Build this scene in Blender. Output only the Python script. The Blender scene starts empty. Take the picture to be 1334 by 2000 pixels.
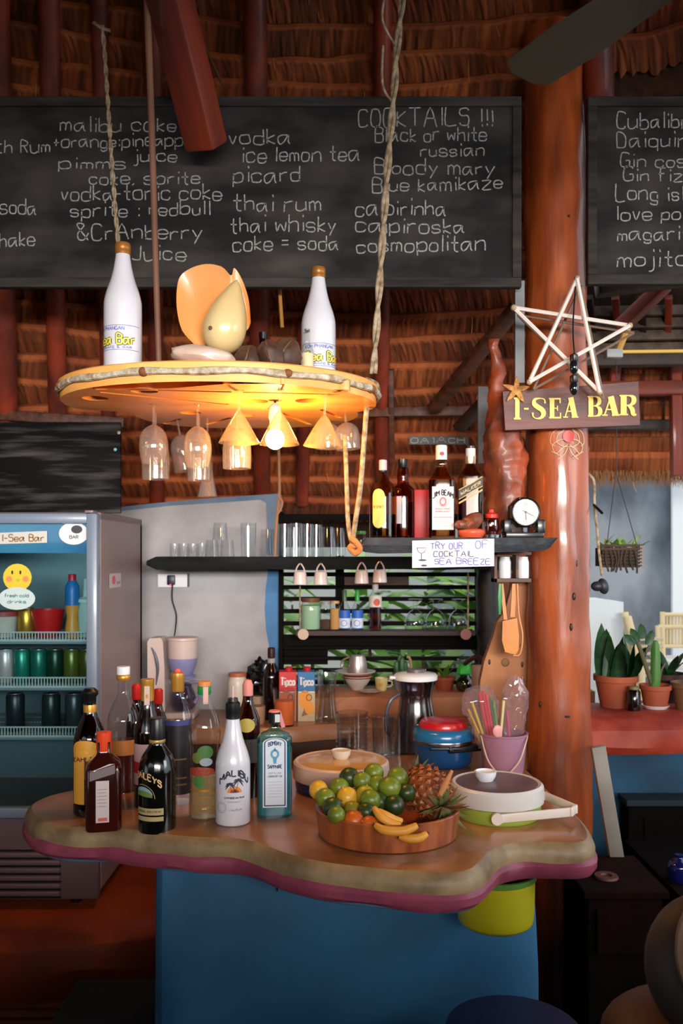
import bpy, bmesh, math, random
from mathutils import Vector, Matrix, noise

random.seed(7)
SC = bpy.context.scene
COL = SC.collection
PI = math.pi
F, HZ, EYE = 1700.0, 1085.0, 1.6        # focal length in px, horizon row, eye height (frame 1334 x 2000)
def X(px, Y): return (px - 667.0) / F * Y
def Z(py, Y): return EYE + (HZ - py) / F * Y
def P(px, py, Y): return Vector((X(px, Y), Y, Z(py, Y)))
def S(px, Y): return px / F * Y          # a length of px pixels at depth Y

# ---------------------------------------------------------------- camera
cam = bpy.data.cameras.new('camera')
cam.sensor_fit = 'VERTICAL'; cam.sensor_height = 36.0
cam.lens = F / 2000.0 * 36.0
cam.shift_y = 85.0 / 2000.0
cam.clip_start = 0.05; cam.clip_end = 200
cam.dof.use_dof = True; cam.dof.focus_distance = 2.15; cam.dof.aperture_fstop = 5.0
camo = bpy.data.objects.new('camera', cam); COL.objects.link(camo)
camo.location = (0, 0, EYE); camo.rotation_euler = (PI/2, 0, 0)
SC.camera = camo

# ---------------------------------------------------------------- world, light, exposure
w = bpy.data.worlds.new('world'); SC.world = w; w.use_nodes = True
bg = w.node_tree.nodes['Background']
bg.inputs[0].default_value = (0.83, 0.92, 1.0, 1); bg.inputs[1].default_value = 1.45
def area(name, loc, target, sx, sy, power, col, spread=180):
    l = bpy.data.lights.new(name, 'AREA'); l.shape = 'RECTANGLE'; l.size = sx; l.size_y = sy
    l.energy = power; l.color = col; l.spread = math.radians(spread)
    o = bpy.data.objects.new(name, l); COL.objects.link(o); o.location = loc
    o.rotation_euler = (Vector(target) - Vector(loc)).to_track_quat('-Z', 'Y').to_euler()
    return o
area('daylight_opening', (0.7, -2.7, 2.05), (0.0, 2.6, 1.75), 3.2, .6, 92, (1.0, 0.94, 0.88), 80)
area('daylight_doorway', (2.7, 0.9, 2.0), (0.0, 2.7, 1.6), 1.2, .9, 7, (0.9, 0.96, 1.0), 90)
SC.view_settings.view_transform = 'Standard'
SC.view_settings.look = 'None'
SC.view_settings.gamma = 1.0
SC.view_settings.use_curve_mapping = False
SC.view_settings.exposure = 0.0
SC.cycles.use_denoising = True
SC.cycles.transparent_max_bounces = 28
SC.cycles.max_bounces = 7; SC.cycles.diffuse_bounces = 4; SC.cycles.glossy_bounces = 4
SC.cycles.transmission_bounces = 6
SC.cycles.caustics_reflective = False; SC.cycles.caustics_refractive = False
SC.cycles.sample_clamp_indirect = 4.0

# ---------------------------------------------------------------- materials
def lin(c):
    r = []
    for v in c[:3]:
        v = v / 255.0
        r.append(v / 12.92 if v <= 0.04045 else ((v + 0.055) / 1.055) ** 2.4)
    return (r[0], r[1], r[2], 1.0)
def mat(name, col, rough=.5, metal=0., col2=None, scale=8., stretch=(1, 1, 1), bump=0., coat=0., detail=4., lo=.35, hi=.65,
        emit=0., attr=None, trans=0., spec=.5):
    m = bpy.data.materials.new(name); m.use_nodes = True
    nt = m.node_tree; n = nt.nodes; L = nt.links; b = n['Principled BSDF']
    b.inputs['Roughness'].default_value = rough; b.inputs['Metallic'].default_value = metal
    b.inputs['Specular IOR Level'].default_value = spec
    b.inputs['Base Color'].default_value = lin(col)
    if coat: b.inputs['Coat Weight'].default_value = coat; b.inputs['Coat Roughness'].default_value = .12
    if trans: b.inputs['Transmission Weight'].default_value = trans
    if emit: b.inputs['Emission Color'].default_value = lin(col); b.inputs['Emission Strength'].default_value = emit
    if col2 or bump:
        tc = n.new('ShaderNodeTexCoord'); mp = n.new('ShaderNodeMapping'); nz = n.new('ShaderNodeTexNoise')
        mp.inputs['Scale'].default_value = stretch
        nz.inputs['Scale'].default_value = scale; nz.inputs['Detail'].default_value = detail
        L.new(tc.outputs['Object'], mp.inputs['Vector']); L.new(mp.outputs['Vector'], nz.inputs['Vector'])
        if col2:
            cr = n.new('ShaderNodeValToRGB'); cr.color_ramp.elements[0].position = lo; cr.color_ramp.elements[1].position = hi
            cr.color_ramp.elements[0].color = lin(col); cr.color_ramp.elements[1].color = lin(col2)
            L.new(nz.outputs['Fac'], cr.inputs['Fac']); out = cr.outputs['Color']
            if attr:
                at = n.new('ShaderNodeAttribute'); at.attribute_name = attr
                mx = n.new('ShaderNodeMix'); mx.data_type = 'RGBA'; mx.blend_type = 'MULTIPLY'; mx.inputs['Factor'].default_value = 1
                L.new(out, mx.inputs['A']); L.new(at.outputs['Color'], mx.inputs['B']); out = mx.outputs['Result']
            L.new(out, b.inputs['Base Color'])
        if bump:
            bp = n.new('ShaderNodeBump'); bp.inputs['Strength'].default_value = bump; bp.inputs['Distance'].default_value = .01
            L.new(nz.outputs['Fac'], bp.inputs['Height']); L.new(bp.outputs['Normal'], b.inputs['Normal'])
    return m
def glass(name, tint=(255, 255, 255), refl=.85, rough=.03, base=.05):
    m = bpy.data.materials.new(name); m.use_nodes = True
    nt = m.node_tree; n = nt.nodes; L = nt.links; n.remove(n['Principled BSDF'])
    t = n.new('ShaderNodeBsdfTransparent'); t.inputs[0].default_value = lin(tint)
    g = n.new('ShaderNodeBsdfGlossy'); g.inputs['Roughness'].default_value = rough
    lw = n.new('ShaderNodeLayerWeight'); lw.inputs['Blend'].default_value = .5
    pw = n.new('ShaderNodeMath'); pw.operation = 'POWER'; pw.inputs[1].default_value = 3.0
    ma = n.new('ShaderNodeMath'); ma.operation = 'MULTIPLY_ADD'; ma.inputs[1].default_value = refl; ma.inputs[2].default_value = base
    mx = n.new('ShaderNodeMixShader')
    L.new(lw.outputs['Facing'], pw.inputs[0]); L.new(pw.outputs[0], ma.inputs[0]); L.new(ma.outputs[0], mx.inputs[0])
    L.new(t.outputs[0], mx.inputs[1]); L.new(g.outputs[0], mx.inputs[2]); L.new(mx.outputs[0], n['Material Output'].inputs[0])
    return m
MT = {}
def C(col, rough=.5, **k):               # plain coloured material, made once
    key = (tuple(col), rough, tuple(sorted(k.items())))
    if key not in MT: MT[key] = mat('paint', col, rough, **k)
    return MT[key]

# ---------------------------------------------------------------- mesh builder
def catmull(pts, sub=6, closed=False):
    pts = [Vector(p) for p in pts]; n = len(pts); out = []
    rng = n if closed else n - 1
    for i in range(rng):
        p0 = pts[(i-1) % n] if closed or i > 0 else pts[0]
        p1 = pts[i]; p2 = pts[(i+1) % n]
        p3 = pts[(i+2) % n] if closed or i+2 < n else pts[-1]
        for j in range(sub):
            t = j / sub
            out.append(.5*((2*p1)+(-p0+p2)*t+(2*p0-5*p1+4*p2-p3)*t*t+(-p0+3*p1-3*p2+p3)*t**3))
    if not closed: out.append(pts[-1])
    return out
I4 = Matrix.Identity(4)
def T(x=0, y=0, z=0): return Matrix.Translation((x, y, z))
def RX(a): return Matrix.Rotation(math.radians(a), 4, 'X')
def RY(a): return Matrix.Rotation(math.radians(a), 4, 'Y')
def RZ(a): return Matrix.Rotation(math.radians(a), 4, 'Z')
def SCL(x, y, z): return Matrix.Diagonal((x, y, z, 1))
class G:
    def __init__(s): s.v = []; s.f = []; s.m = []
    def add(s, vs, fs, mi=0, M=None):
        o = len(s.v)
        s.v += [tuple(M @ Vector(v)) for v in vs] if M is not None else [tuple(v) for v in vs]
        s.f += [tuple(i+o for i in f) for f in fs]; s.m += [mi]*len(fs); return s
    def box(s, x0, y0, z0, x1, y1, z1, mi=0, M=None, bev=0.):
        if bev:
            b = bev; vs = []; fs = []
            bm = bmesh.new(); bmesh.ops.create_cube(bm, size=1)
            bmesh.ops.scale(bm, vec=(x1-x0, y1-y0, z1-z0), verts=bm.verts)
            bmesh.ops.translate(bm, vec=((x0+x1)/2, (y0+y1)/2, (z0+z1)/2), verts=bm.verts)
            bmesh.ops.bevel(bm, geom=bm.edges[:], offset=b, segments=2, profile=.5, affect='EDGES')
            bm.verts.index_update()
            vs = [v.co.copy() for v in bm.verts]; fs = [tuple(v.index for v in f.verts) for f in bm.faces]; bm.free()
            return s.add(vs, fs, mi, M)
        vs = [(x0,y0,z0),(x1,y0,z0),(x1,y1,z0),(x0,y1,z0),(x0,y0,z1),(x1,y0,z1),(x1,y1,z1),(x0,y1,z1)]
        return s.add(vs, [(0,3,2,1),(4,5,6,7),(0,1,5,4),(1,2,6,5),(2,3,7,6),(3,0,4,7)], mi, M)
    def lathe(s, prof, n=24, mi=0, M=None, power=2., ry=1., cap=True, a0=0., a1=360., wob=0.):
        vs = []; fs = []; full = abs(a1-a0-360) < 1e-6; k = n if full else n+1
        for (r, z) in prof:
            for i in range(k):
                a = math.radians(a0+(a1-a0)*i/n); c, q = math.cos(a), math.sin(a)
                if power != 2.:
                    d = (abs(c)**power+abs(q)**power)**(-1/power); c *= d; q *= d
                rr = r*(1+wob*noise.noise(Vector((c*1.5, q*1.5, z*9))))
                vs.append((rr*c, rr*q*ry, z))
        for j in range(len(prof)-1):
            for i in range(n):
                i2 = (i+1) % k
                fs.append((j*k+i, j*k+i2, (j+1)*k+i2, (j+1)*k+i))
        if cap and full:
            if prof[0][0] > 1e-5: fs.append(tuple(range(k-1, -1, -1)))
            if prof[-1][0] > 1e-5: fs.append(tuple((len(prof)-1)*k+i for i in range(k)))
        return s.add(vs, fs, mi, M)
    def tube(s, pts, r=.01, n=8, mi=0, M=None, closed=False, flat=1.):
        pts = [Vector(p) for p in pts]; m = len(pts); vs = []; fs = []
        rs = r if isinstance(r, (list, tuple)) else [r]*m
        up = Vector((0, 0, 1)); prev = None
        for i, p in enumerate(pts):
            if closed: t = pts[(i+1) % m]-pts[i-1]
            else: t = pts[min(i+1, m-1)]-pts[max(i-1, 0)]
            t.normalize()
            if prev is None:
                u = up if abs(t.dot(up)) < .9 else Vector((0, 1, 0))
                a = t.cross(u).normalized()
            else:
                a = (prev-t*prev.dot(t)).normalized()
            prev = a; b = t.cross(a)
            for j in range(n):
                an = 2*PI*j/n
                vs.append(p+a*math.cos(an)*rs[i]+b*math.sin(an)*rs[i]*flat)
        rng = m if closed else m-1
        for i in range(rng):
            i2 = (i+1) % m
            for j in range(n):
                j2 = (j+1) % n
                fs.append((i*n+j, i*n+j2, i2*n+j2, i2*n+j))
        if not closed:
            fs.append(tuple(range(n-1, -1, -1))); fs.append(tuple((m-1)*n+j for j in range(n)))
        return s.add(vs, fs, mi, M)
    def prism(s, poly, z0, z1, mi=0, M=None):       # polygon in xy, extruded in z
        n = len(poly); vs = [(p[0], p[1], z0) for p in poly]+[(p[0], p[1], z1) for p in poly]
        fs = [tuple(range(n-1, -1, -1)), tuple(range(n, 2*n))]+[(i, (i+1) % n, n+(i+1) % n, n+i) for i in range(n)]
        return s.add(vs, fs, mi, M)
    def panel(s, poly, y0, y1, mi=0, M=None):       # polygon in xz, extruded in y
        n = len(poly); vs = [(p[0], y0, p[1]) for p in poly]+[(p[0], y1, p[1]) for p in poly]
        fs = [tuple(range(n)), tuple(range(2*n-1, n-1, -1))]+[(i, n+i, n+(i+1) % n, (i+1) % n) for i in range(n)]
        return s.add(vs, fs, mi, M)
    def ball(s, r=(1, 1, 1), n=16, k=10, mi=0, M=None, wob=0., seed=0., ws=2.):
        vs = []; fs = []
        for j in range(k+1):
            th = PI*j/k
            for i in range(n):
                ph = 2*PI*i/n; d = Vector((math.sin(th)*math.cos(ph), math.sin(th)*math.sin(ph), math.cos(th)))
                q = 1+(wob*noise.noise(d*ws+Vector((seed, seed, 0))) if wob else 0)
                vs.append((d.x*r[0]*q, d.y*r[1]*q, d.z*r[2]*q))
        for j in range(k):
            for i in range(n):
                i2 = (i+1) % n; fs.append((j*n+i, (j+1)*n+i, (j+1)*n+i2, j*n+i2))
        return s.add(vs, fs, mi, M)
    def dec(s, polys, mapf, mi=0, off=0.):
        for p in polys:
            s.add([mapf(u, v, off) for (u, v) in p], [tuple(range(len(p)))], mi)
        return s
def cyl(r, a0=0., z0=0., ry=1.):
    def f(u, v, off=0.):
        a = math.radians(a0)+u/r; return ((r+off)*math.sin(a), -(r*ry+off)*math.cos(a), z0+v)
    return f
def flat(o, ux=(1, 0, 0), uz=(0, 0, 1)):
    o = Vector(o); ux = Vector(ux); uz = Vector(uz); nn = ux.cross(uz)
    def f(u, v, off=0.): return tuple(o+ux*u+uz*v+nn*off)
    return f
EMPTY = None
def obj(name, g, m, parent=None, smooth=True, angle=38, mw=None, **props):
    me = bpy.data.meshes.new(name); me.from_pydata(g.v, [], g.f)
    ms = m if isinstance(m, (list, tuple)) else [m]
    for q in ms: me.materials.append(q)
    if len(ms) > 1: me.polygons.foreach_set('material_index', g.m)
    if smooth:
        me.polygons.foreach_set('use_smooth', [True]*len(me.polygons)); me.set_sharp_from_angle(angle=math.radians(angle))
    me.update()
    o = bpy.data.objects.new(name, me); COL.objects.link(o)
    if mw is not None: o.matrix_world = mw
    if parent is not None: o.parent = parent
    for k_, v_ in props.items(): o[k_] = v_
    return o
def thing(name, label, cat, loc=(0, 0, 0), rotz=0., group=None, rot=None):
    o = bpy.data.objects.new(name, None); COL.objects.link(o); o.empty_display_size = .02
    o.location = loc; o.rotation_euler = rot if rot else (0, 0, math.radians(rotz))
    o['label'] = label; o['category'] = cat
    if group: o['group'] = group
    return o
def single(name, g, m, label, cat, loc=(0, 0, 0), rotz=0., group=None, smooth=True, kind=None, **k):
    o = obj(name, g, m, None, smooth, **k); o.location = loc; o.rotation_euler = (0, 0, math.radians(rotz))
    o['label'] = label; o['category'] = cat
    if group: o['group'] = group
    if kind: o['kind'] = kind
    return o
def struct(name, g, m, smooth=True, **k):
    o = obj(name, g, m, None, smooth, **k); o['kind'] = 'structure'; return o
def dup(root, loc, rotz=None, label=None, scale=None, group=None):
    r = root.copy(); COL.objects.link(r); r.location = loc
    if rotz is not None: r.rotation_euler = (0, 0, math.radians(rotz))
    if scale: r.scale = (scale,)*3 if not isinstance(scale, tuple) else scale
    if label: r['label'] = label
    if group: r['group'] = group
    for ch in list(root.children):
        c = ch.copy(); COL.objects.link(c); c.parent = r
        for g_ in list(ch.children):
            d = g_.copy(); COL.objects.link(d); d.parent = c
    return r

# ---------------------------------------------------------------- hand lettering (strokes on a 0-9 grid, baseline 2, x-height 6, capitals 9)
GL = {'a':"56 26 05 03 12 33 56|56 53 62",'b':"09 02|05 26 46 55 53 42 12 03",'c':"55 46 16 05 03 12 42 53",'d':"59 52|55 46 16 05 03 12 42 53",
'e':"04 54 55 46 16 05 03 12 42 53",'f':"49 29 18 12|06 36",'g':"55 46 16 05 03 12 42 53|56 51 40 10 01",'h':"09 02|05 26 46 55 52",'i':"16 12|18 19",
'j':"26 21 10 00|28 29",'k':"09 02|46 04 42",'l':"19 12",'m':"06 02|05 16 26 35 32|35 46 56 65 62",'n':"06 02|05 26 46 55 52",'o':"16 05 03 12 42 53 55 46 16",
'p':"06 00|05 26 46 55 53 42 12 03",'q':"56 50|55 46 16 05 03 12 42 53",'r':"06 02|05 26 46",'s':"55 46 16 05 14 44 53 42 12 03",'t':"29 23 32 42|06 46",
'u':"06 03 12 32 53|56 52",'v':"06 22 46",'w':"06 12 35 52 66",'x':"06 52|56 02",'y':"06 23|56 10",'z':"06 56 02 52",
'A':"02 39 62|15 55",'B':"02 09 39 58 57 46 06|46 55 53 42 02",'C':"58 49 19 07 04 12 42 53",'D':"02 09 39 57 54 42 02",'E':"59 09 02 52|06 46",
'F':"59 09 02|06 46",'G':"58 49 19 07 04 12 42 53 55 35",'H':"09 02|59 52|06 56",'I':"19 12",'J':"59 53 42 12 03",'K':"09 02|59 05 52",'L':"09 02 52",
'M':"02 09 35 69 62",'N':"02 09 52 59",'O':"19 07 04 12 42 54 57 49 19",'P':"02 09 39 58 57 46 06",'R':"02 09 39 58 57 46 06|26 52",
'S':"58 49 19 08 07 16 46 55 53 42 12 03",'T':"09 69|39 32",'U':"09 04 12 42 54 59",'V':"09 32 69",'W':"09 12 36 52 69",'X':"09 52|59 02",
'Y':"09 36 69|36 32",'Z':"09 59 02 52",'!':"19 14|13 12",'-':"05 45",':':"16 15|13 12",'=':"06 46|04 44",'+':"05 45|27 23",',':"12 01",'.':"12 13",
"'":"19 17",'&':"52 08 19 38 05 03 12 32 55",'7':"09 59 22",'0':"19 07 04 12 42 54 57 49 19",'1':"18 29 22",'2':"08 19 49 57 02 52",'6':"48 19 05 03 12 42 53 55 16"}
def ribbon(pts, wd):
    out = []; n = len(pts)
    if n < 2: return out
    L_, R_ = [], []
    for i in range(n):
        a = pts[max(i-1, 0)]; b = pts[min(i+1, n-1)]
        dx, dy = b[0]-a[0], b[1]-a[1]; l = math.hypot(dx, dy) or 1
        ww = wd[i] if isinstance(wd, list) else wd
        nx, ny = -dy/l*ww/2, dx/l*ww/2
        L_.append((pts[i][0]+nx, pts[i][1]+ny)); R_.append((pts[i][0]-nx, pts[i][1]-ny))
    for i in range(n-1): out.append([R_[i], R_[i+1], L_[i+1], L_[i]])
    return out
def text(s, u, v, h, width=None, words=False, wd=None, align='l', jit=0., arc=0., slope=0., smooth=True, rnd=None):
    """quads for the string s, baseline at (u,v), capital height h; width fits the line"""
    rnd = rnd or random; wi = 0; wis = []; G_ = []
    k = h/7.0; x = 0.; strokes = []
    for ch in s:
        if ch == ' ': x += 4.2; wi += 1; continue
        gl = GL.get(ch) or GL.get(ch.upper()) or GL.get(ch.lower())
        if gl is None: x += 5; continue
        mx = 0; sc = 1+(rnd.uniform(-.12, .12) if jit else 0); dy = rnd.uniform(-jit, jit)
        for st in gl.split('|'):
            pts = [(int(p[0]), int(p[1])) for p in st.split()]
            mx = max(mx, max(p[0] for p in pts)); wis.append(wi)
            strokes.append([(x+p[0]*sc+(rnd.uniform(-jit, jit)*.5), (p[1]-2)*sc+dy+(rnd.uniform(-jit, jit)*.4)) for p in pts])
        x += mx*sc+1.9
    tot = x-1.9; kx = (width/tot) if width else k
    wd = wd or h*.11; off = {'l': 0, 'c': -tot*kx/2, 'r': -tot*kx}[align]; out = []
    for si, st in enumerate(strokes):
        if len(st) > 2 and smooth:
            c = [Vector((p[0], p[1], 0)) for p in st]; q = [(p.x, p.y) for p in catmull(c, 3)]
        else: q = st
        pp = []
        for (a, b) in q:
            uu = a*kx+off; vv = b*k+slope*uu
            if arc: vv -= arc*uu*uu
            pp.append((u+uu, v+vv))
        r_ = ribbon(pp, wd); out += r_
        while len(G_) <= wis[si]: G_.append([])
        G_[wis[si]] += r_
    return [g_ for g_ in G_ if g_] if words else out
def rect(u0, v0, u1, v1, n=1):
    return [[(u0+(u1-u0)*i/n, v0), (u0+(u1-u0)*(i+1)/n, v0), (u0+(u1-u0)*(i+1)/n, v1), (u0+(u1-u0)*i/n, v1)] for i in range(n)]
def disc(cu, cv, ru, rv=None, n=20, a0=0, a1=360):
    rv = rv or ru; A = [math.radians(a0+(a1-a0)*i/n) for i in range(n+1)]
    out = []
    for k in range(3):
        a, b = k/3, (k+1)/3
        for i in range(n):
            q = [(cu+ru*t*math.cos(A[j]), cv+rv*t*math.sin(A[j])) for t, j in ((a, i), (b, i), (b, i+1), (a, i+1))]
            out.append(q if k else [q[0], q[1], q[2]])
    return out
def ring(cu, cv, ru, rv, wd, n=24, a0=0, a1=360):
    return ribbon([(cu+ru*math.cos(math.radians(a0+(a1-a0)*i/n)), cv+rv*math.sin(math.radians(a0+(a1-a0)*i/n))) for i in range(n+1)], wd)

# shared materials
GLASS = glass('clear_glass', (250, 252, 252)); GLASS2 = glass('thick_glass', (250, 252, 251), .95, .04, .035); GLASS3 = glass('tumbler_glass', (246, 248, 248), .95, .05, .09)
def frosted(name, tint, fac, refl=.8):
    m = glass(name, (252, 250, 248), refl, .05, .06); nt = m.node_tree; n = nt.nodes; L = nt.links; out = n['Material Output']
    old = out.inputs[0].links[0].from_socket; tr = n.new('ShaderNodeBsdfTranslucent'); tr.inputs[0].default_value = lin(tint)
    df = n.new('ShaderNodeBsdfDiffuse'); df.inputs[0].default_value = lin(tint)
    m1 = n.new('ShaderNodeMixShader'); m1.inputs[0].default_value = .5; L.new(tr.outputs[0], m1.inputs[1]); L.new(df.outputs[0], m1.inputs[2])
    m2 = n.new('ShaderNodeMixShader'); m2.inputs[0].default_value = fac; L.new(old, m2.inputs[1]); L.new(m1.outputs[0], m2.inputs[2]); L.new(m2.outputs[0], out.inputs[0]); return m
STEMG = frosted('hazy_stem_glass', (235, 225, 220), .10); CONEG = frosted('hazy_cone_glass', (250, 222, 176), .17)
WHITE = mat('white_gloss', (232, 232, 236), .25, coat=.4); CREAM = mat('cream_ceramic', (214, 205, 190), .35)
BLACK = mat('black_plastic', (14, 14, 17), .35); CHROME = mat('chrome', (190, 190, 195), .2, 1.)
ROPE = mat('rope_fibre', (178, 158, 130), .9, col2=(120, 100, 76), scale=60, bump=.4)
REDWOOD = mat('varnished_rafter_wood', (140, 48, 20), .65, col2=(78, 24, 11), scale=7, stretch=(1.2, 1.2, .2), bump=.15, coat=.15)
DARKWOOD = mat('dark_weathered_wood', (52, 27, 18), .6, col2=(24, 12, 9), scale=9, stretch=(.3, 2, 2), bump=.3)
BROWNWOOD = mat('brown_plank_wood', (96, 50, 28), .55, col2=(54, 26, 14), scale=10, stretch=(.5, 3, 3), bump=.3)
# ================================================================ THE SETTING
# floor
g = G(); g.box(-8, -6, -.1, 8, 3.9, 0)
struct('floor', g, mat('earth_floor', (44, 30, 24), .85, col2=(26, 18, 15), scale=4, bump=.3))
g = G(); g.box(-30, 3.9, -.25, 30, 45, -.02); g.box(-30, -50, -.25, 30, -6, -.02)
single('sand_ground', g, mat('pale_sand', (205, 195, 178), .95, col2=(180, 168, 150), scale=3), 'pale sandy ground outside behind the bar', 'ground')['kind'] = 'structure'
# unseen slotted wall added behind the viewer to shade counter base and roof top
g = G(); g.box(-4, -1.15, 0, 4, -1.0, 1.70); g.box(-4, -1.15, 2.27, 4, -1.0, 3.4)
struct('wall_light_blocker', g, mat('dark_blocker_wall', (50, 30, 22), .8))

# ---- thatched cone roof
AX, AY, RE, ZE, SL = 0.0, -0.5, 4.47, 1.78, 1.35
def cone(r, az, off=0.):               # point on the roof's inside; off = inwards
    nrm = Vector((-math.sin(az)*SL, -math.cos(az)*SL, -1)).normalized()
    p = Vector((AX+r*math.sin(az), AY+r*math.cos(az), ZE+(RE-r)*SL))
    return p+nrm*off
g = G(); vs = []; fs = []; N_ = 72
for i in range(N_):
    az = 2*PI*i/N_
    back = math.cos(az) < -.2 or math.sin(az) > .62
    r1 = RE+.12 if not back else (3.75 if math.cos(az) < -.2 else 3.55)
    if 0.16 < az < 1.2: r1 = 3.5
    vs += [cone(r1, az, -.035), cone(2.4, az, -.035), cone(.02, az, -.035)]
for i in range(N_):
    j = (i+1) % N_; fs += [(3*i, 3*j, 3*j+1, 3*i+1), (3*i+1, 3*j+1, 3*j+2, 3*i+2)]
g.add(vs, fs)
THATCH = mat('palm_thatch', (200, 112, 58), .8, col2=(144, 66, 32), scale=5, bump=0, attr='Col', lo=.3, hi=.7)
ceiling = struct('ceiling', g, mat('thatch_outer', (70, 36, 18), .9, col2=(40, 20, 10), scale=20))
rs = []; r = RE
while r > 2.35:
    step = .064 if r > 3.6 else .050
    rs.append((r, step)); r -= step
for k, (r, step) in enumerate(rs):
    a0, a1 = -.56, .60
    if r > 3.45: a1 = .212
    n = int((a1-a0)*r/.0095); vs = []; fs = []; cols = []
    ph = random.uniform(0, 100)
    for i in range(n+1):
        az = a0+(a1-a0)*i/n
        sag = .012*noise.noise(Vector((az*7, k*3.1, 0)))+.005*noise.noise(Vector((az*30, k*7.7, 2)))
        j1 = random.uniform(-.003, .003); j2 = random.uniform(-.004, .004)
        fr = random.uniform(-.008, .010)
        r_ = r+sag
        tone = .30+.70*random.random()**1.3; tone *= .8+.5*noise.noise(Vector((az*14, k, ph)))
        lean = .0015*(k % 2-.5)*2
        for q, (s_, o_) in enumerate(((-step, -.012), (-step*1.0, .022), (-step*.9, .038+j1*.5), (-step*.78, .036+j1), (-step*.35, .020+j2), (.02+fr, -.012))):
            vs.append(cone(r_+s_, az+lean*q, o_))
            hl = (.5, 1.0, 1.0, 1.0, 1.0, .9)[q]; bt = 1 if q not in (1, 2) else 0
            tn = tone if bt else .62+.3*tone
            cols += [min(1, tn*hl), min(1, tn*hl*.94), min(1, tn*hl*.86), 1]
    for i in range(n):
        for q in range(5): fs.append((i*6+q, i*6+q+1, (i+1)*6+q+1, (i+1)*6+q))
    g = G(); g.add(vs, fs)
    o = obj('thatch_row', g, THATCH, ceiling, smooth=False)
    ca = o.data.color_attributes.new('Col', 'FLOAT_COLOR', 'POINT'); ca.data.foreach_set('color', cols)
# loose straws hanging here and there
g = G()
for i in range(90):
    az = random.uniform(-.4, .3); r = random.uniform(3.0, 4.4)
    p = cone(r, az, .03); d = Vector((random.uniform(-.3, .3), random.uniform(-.3, .1), -1)).normalized()*random.uniform(.03, .09)
    g.tube([p, p+d*.5, p+d+Vector((random.uniform(-.01, .01), 0, 0))], .0011, 4)
obj('loose_straw', g, mat('loose_straw', (190, 140, 80), .8), ceiling, kind='stuff')
# rafters running up the cone
def rafter(az0, az1, r0, r1, rad, m=None, off=.055, name='rafter'):
    pts = [cone(r0+(r1-r0)*t/6, az0+(az1-az0)*t/6, off+.006*math.sin(t*2+az0*9)) for t in range(7)]
    g = G(); g.tube(pts, [rad*(1+.07*math.sin(t*1.7+az0*20)) for t in range(7)], 12)
    return obj(name, g, m or REDWOOD, ceiling)
D = math.radians
for a, b, rad in ((-18.6, -18.2, .042), (-15.9, -15.7, .034), (-13.2, -13.2, .026), (-10.6, -10.2, .03), (-4.6, -5.0, .038), (2.35, 2.2, .030), (14.2, 12.4, .05), (20.5, 20, .04)):
    rafter(D(a), D(b), 3.6 if a > 3 else 4.40, 2.2, rad, off=.05+rad)
rafter(D(-2.3), D(-2.1), 4.40, 3.9, .028, off=.075)
# short posts, purlins and boards under the roof on the right
def beam(name, p0, p1, w_, d_, m, parent=ceiling, roll=0., taper=1.):
    p0, p1 = Vector(p0), Vector(p1); L_ = (p1-p0).length
    g = G(); g.box(-w_/2, -d_/2, 0, w_/2, d_/2, L_, bev=min(w_, d_)*.12)
    q = (p1-p0).to_track_quat('Z', 'Y').to_matrix().to_4x4() @ RZ(roll)
    return obj(name, g, m, parent, mw=T(*p0) @ q)
beam('diagonal_brace', P(846, 800, 3.42), P(1012, 596, 3.0), .055, .03, BROWNWOOD)
beam('purlin', P(716, 806, 3.55), P(932, 803, 3.5), .04, .04, BROWNWOOD)
beam('thin_strut', P(763, 722, 3.45), P(766, 905, 3.62), .022, .022, BROWNWOOD)
beam('diagonal_brace', P(895, 838, 3.3), P(948, 782, 3.2), .05, .03, DARKWOOD)
LOGEND = mat('beam_sawn_end', (96, 60, 40), .8)
beam('purlin', P(-60, 808, 3.35), P(244, 826, 3.35), .04, .04, BROWNWOOD)
b_ = beam('log_brace', P(318, -60, 2.25), P(404, 288, 2.52), .10, .09, REDWOOD, roll=12)
beam('side_brace', P(296, -30, 2.6), P(372, 190, 2.6), .05, .05, REDWOOD, roll=12)
BLUEGREY = mat('grey_painted_board', (132, 134, 140), .6, col2=(100, 100, 104), scale=6, bump=.1)
g = G(); g.box(X(1004, 2.72), 2.70, Z(750, 2.72), X(1022, 2.72), 2.72, Z(552, 2.72))
trim = struct('trim_1', g, BLUEGREY)
g = G(); g.box(X(934, 3.0), 3.0, Z(905, 3.0), X(954, 3.0), 3.02, Z(755, 3.0))
struct('trim_2', g, BLUEGREY)

# region right of the post: beams, boards, blinds, fringe of a lower eave
GREYPLANK = mat('grey_old_plank', (96, 80, 66), .8, col2=(56, 44, 36), scale=5, stretch=(.4, 3, 3), bump=.4)
pr = bpy.data.objects.new('ceiling_right', None); COL.objects.link(pr); pr['kind'] = 'structure'
def rb(name, a, b, w_, d_, m, roll=0): return beam(name, a, b, w_, d_, m, pr, roll)
for i in range(4): rb('plank', P(1062, 612+i*24, 3.45+i*.03), P(1500, 604+i*24, 3.45+i*.03), .044, .040, GREYPLANK)
for i in range(7): rb('rafter', P(1165+i*46, 700, 3.62), P(1150+i*52, 580, 3.36), .028, .028, REDWOOD if i % 2 else DARKWOOD)
for i in range(6): rb('panel_batten', P(1178+i*40, 700, 3.70), P(1172+i*41, 840, 3.92), .014, .014, BROWNWOOD)
rb('cross_beam', P(1062, 706, 3.5), P(1480, 700, 3.5), .05, .05, DARKWOOD)
rb('rafter', P(1165, 560, 3.1), P(1480, 520, 3.1), .07, .07, DARKWOOD)
rb('rafter', P(1210, 640, 3.3), P(1300, 555, 3.15), .05, .05, REDWOOD)
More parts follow.
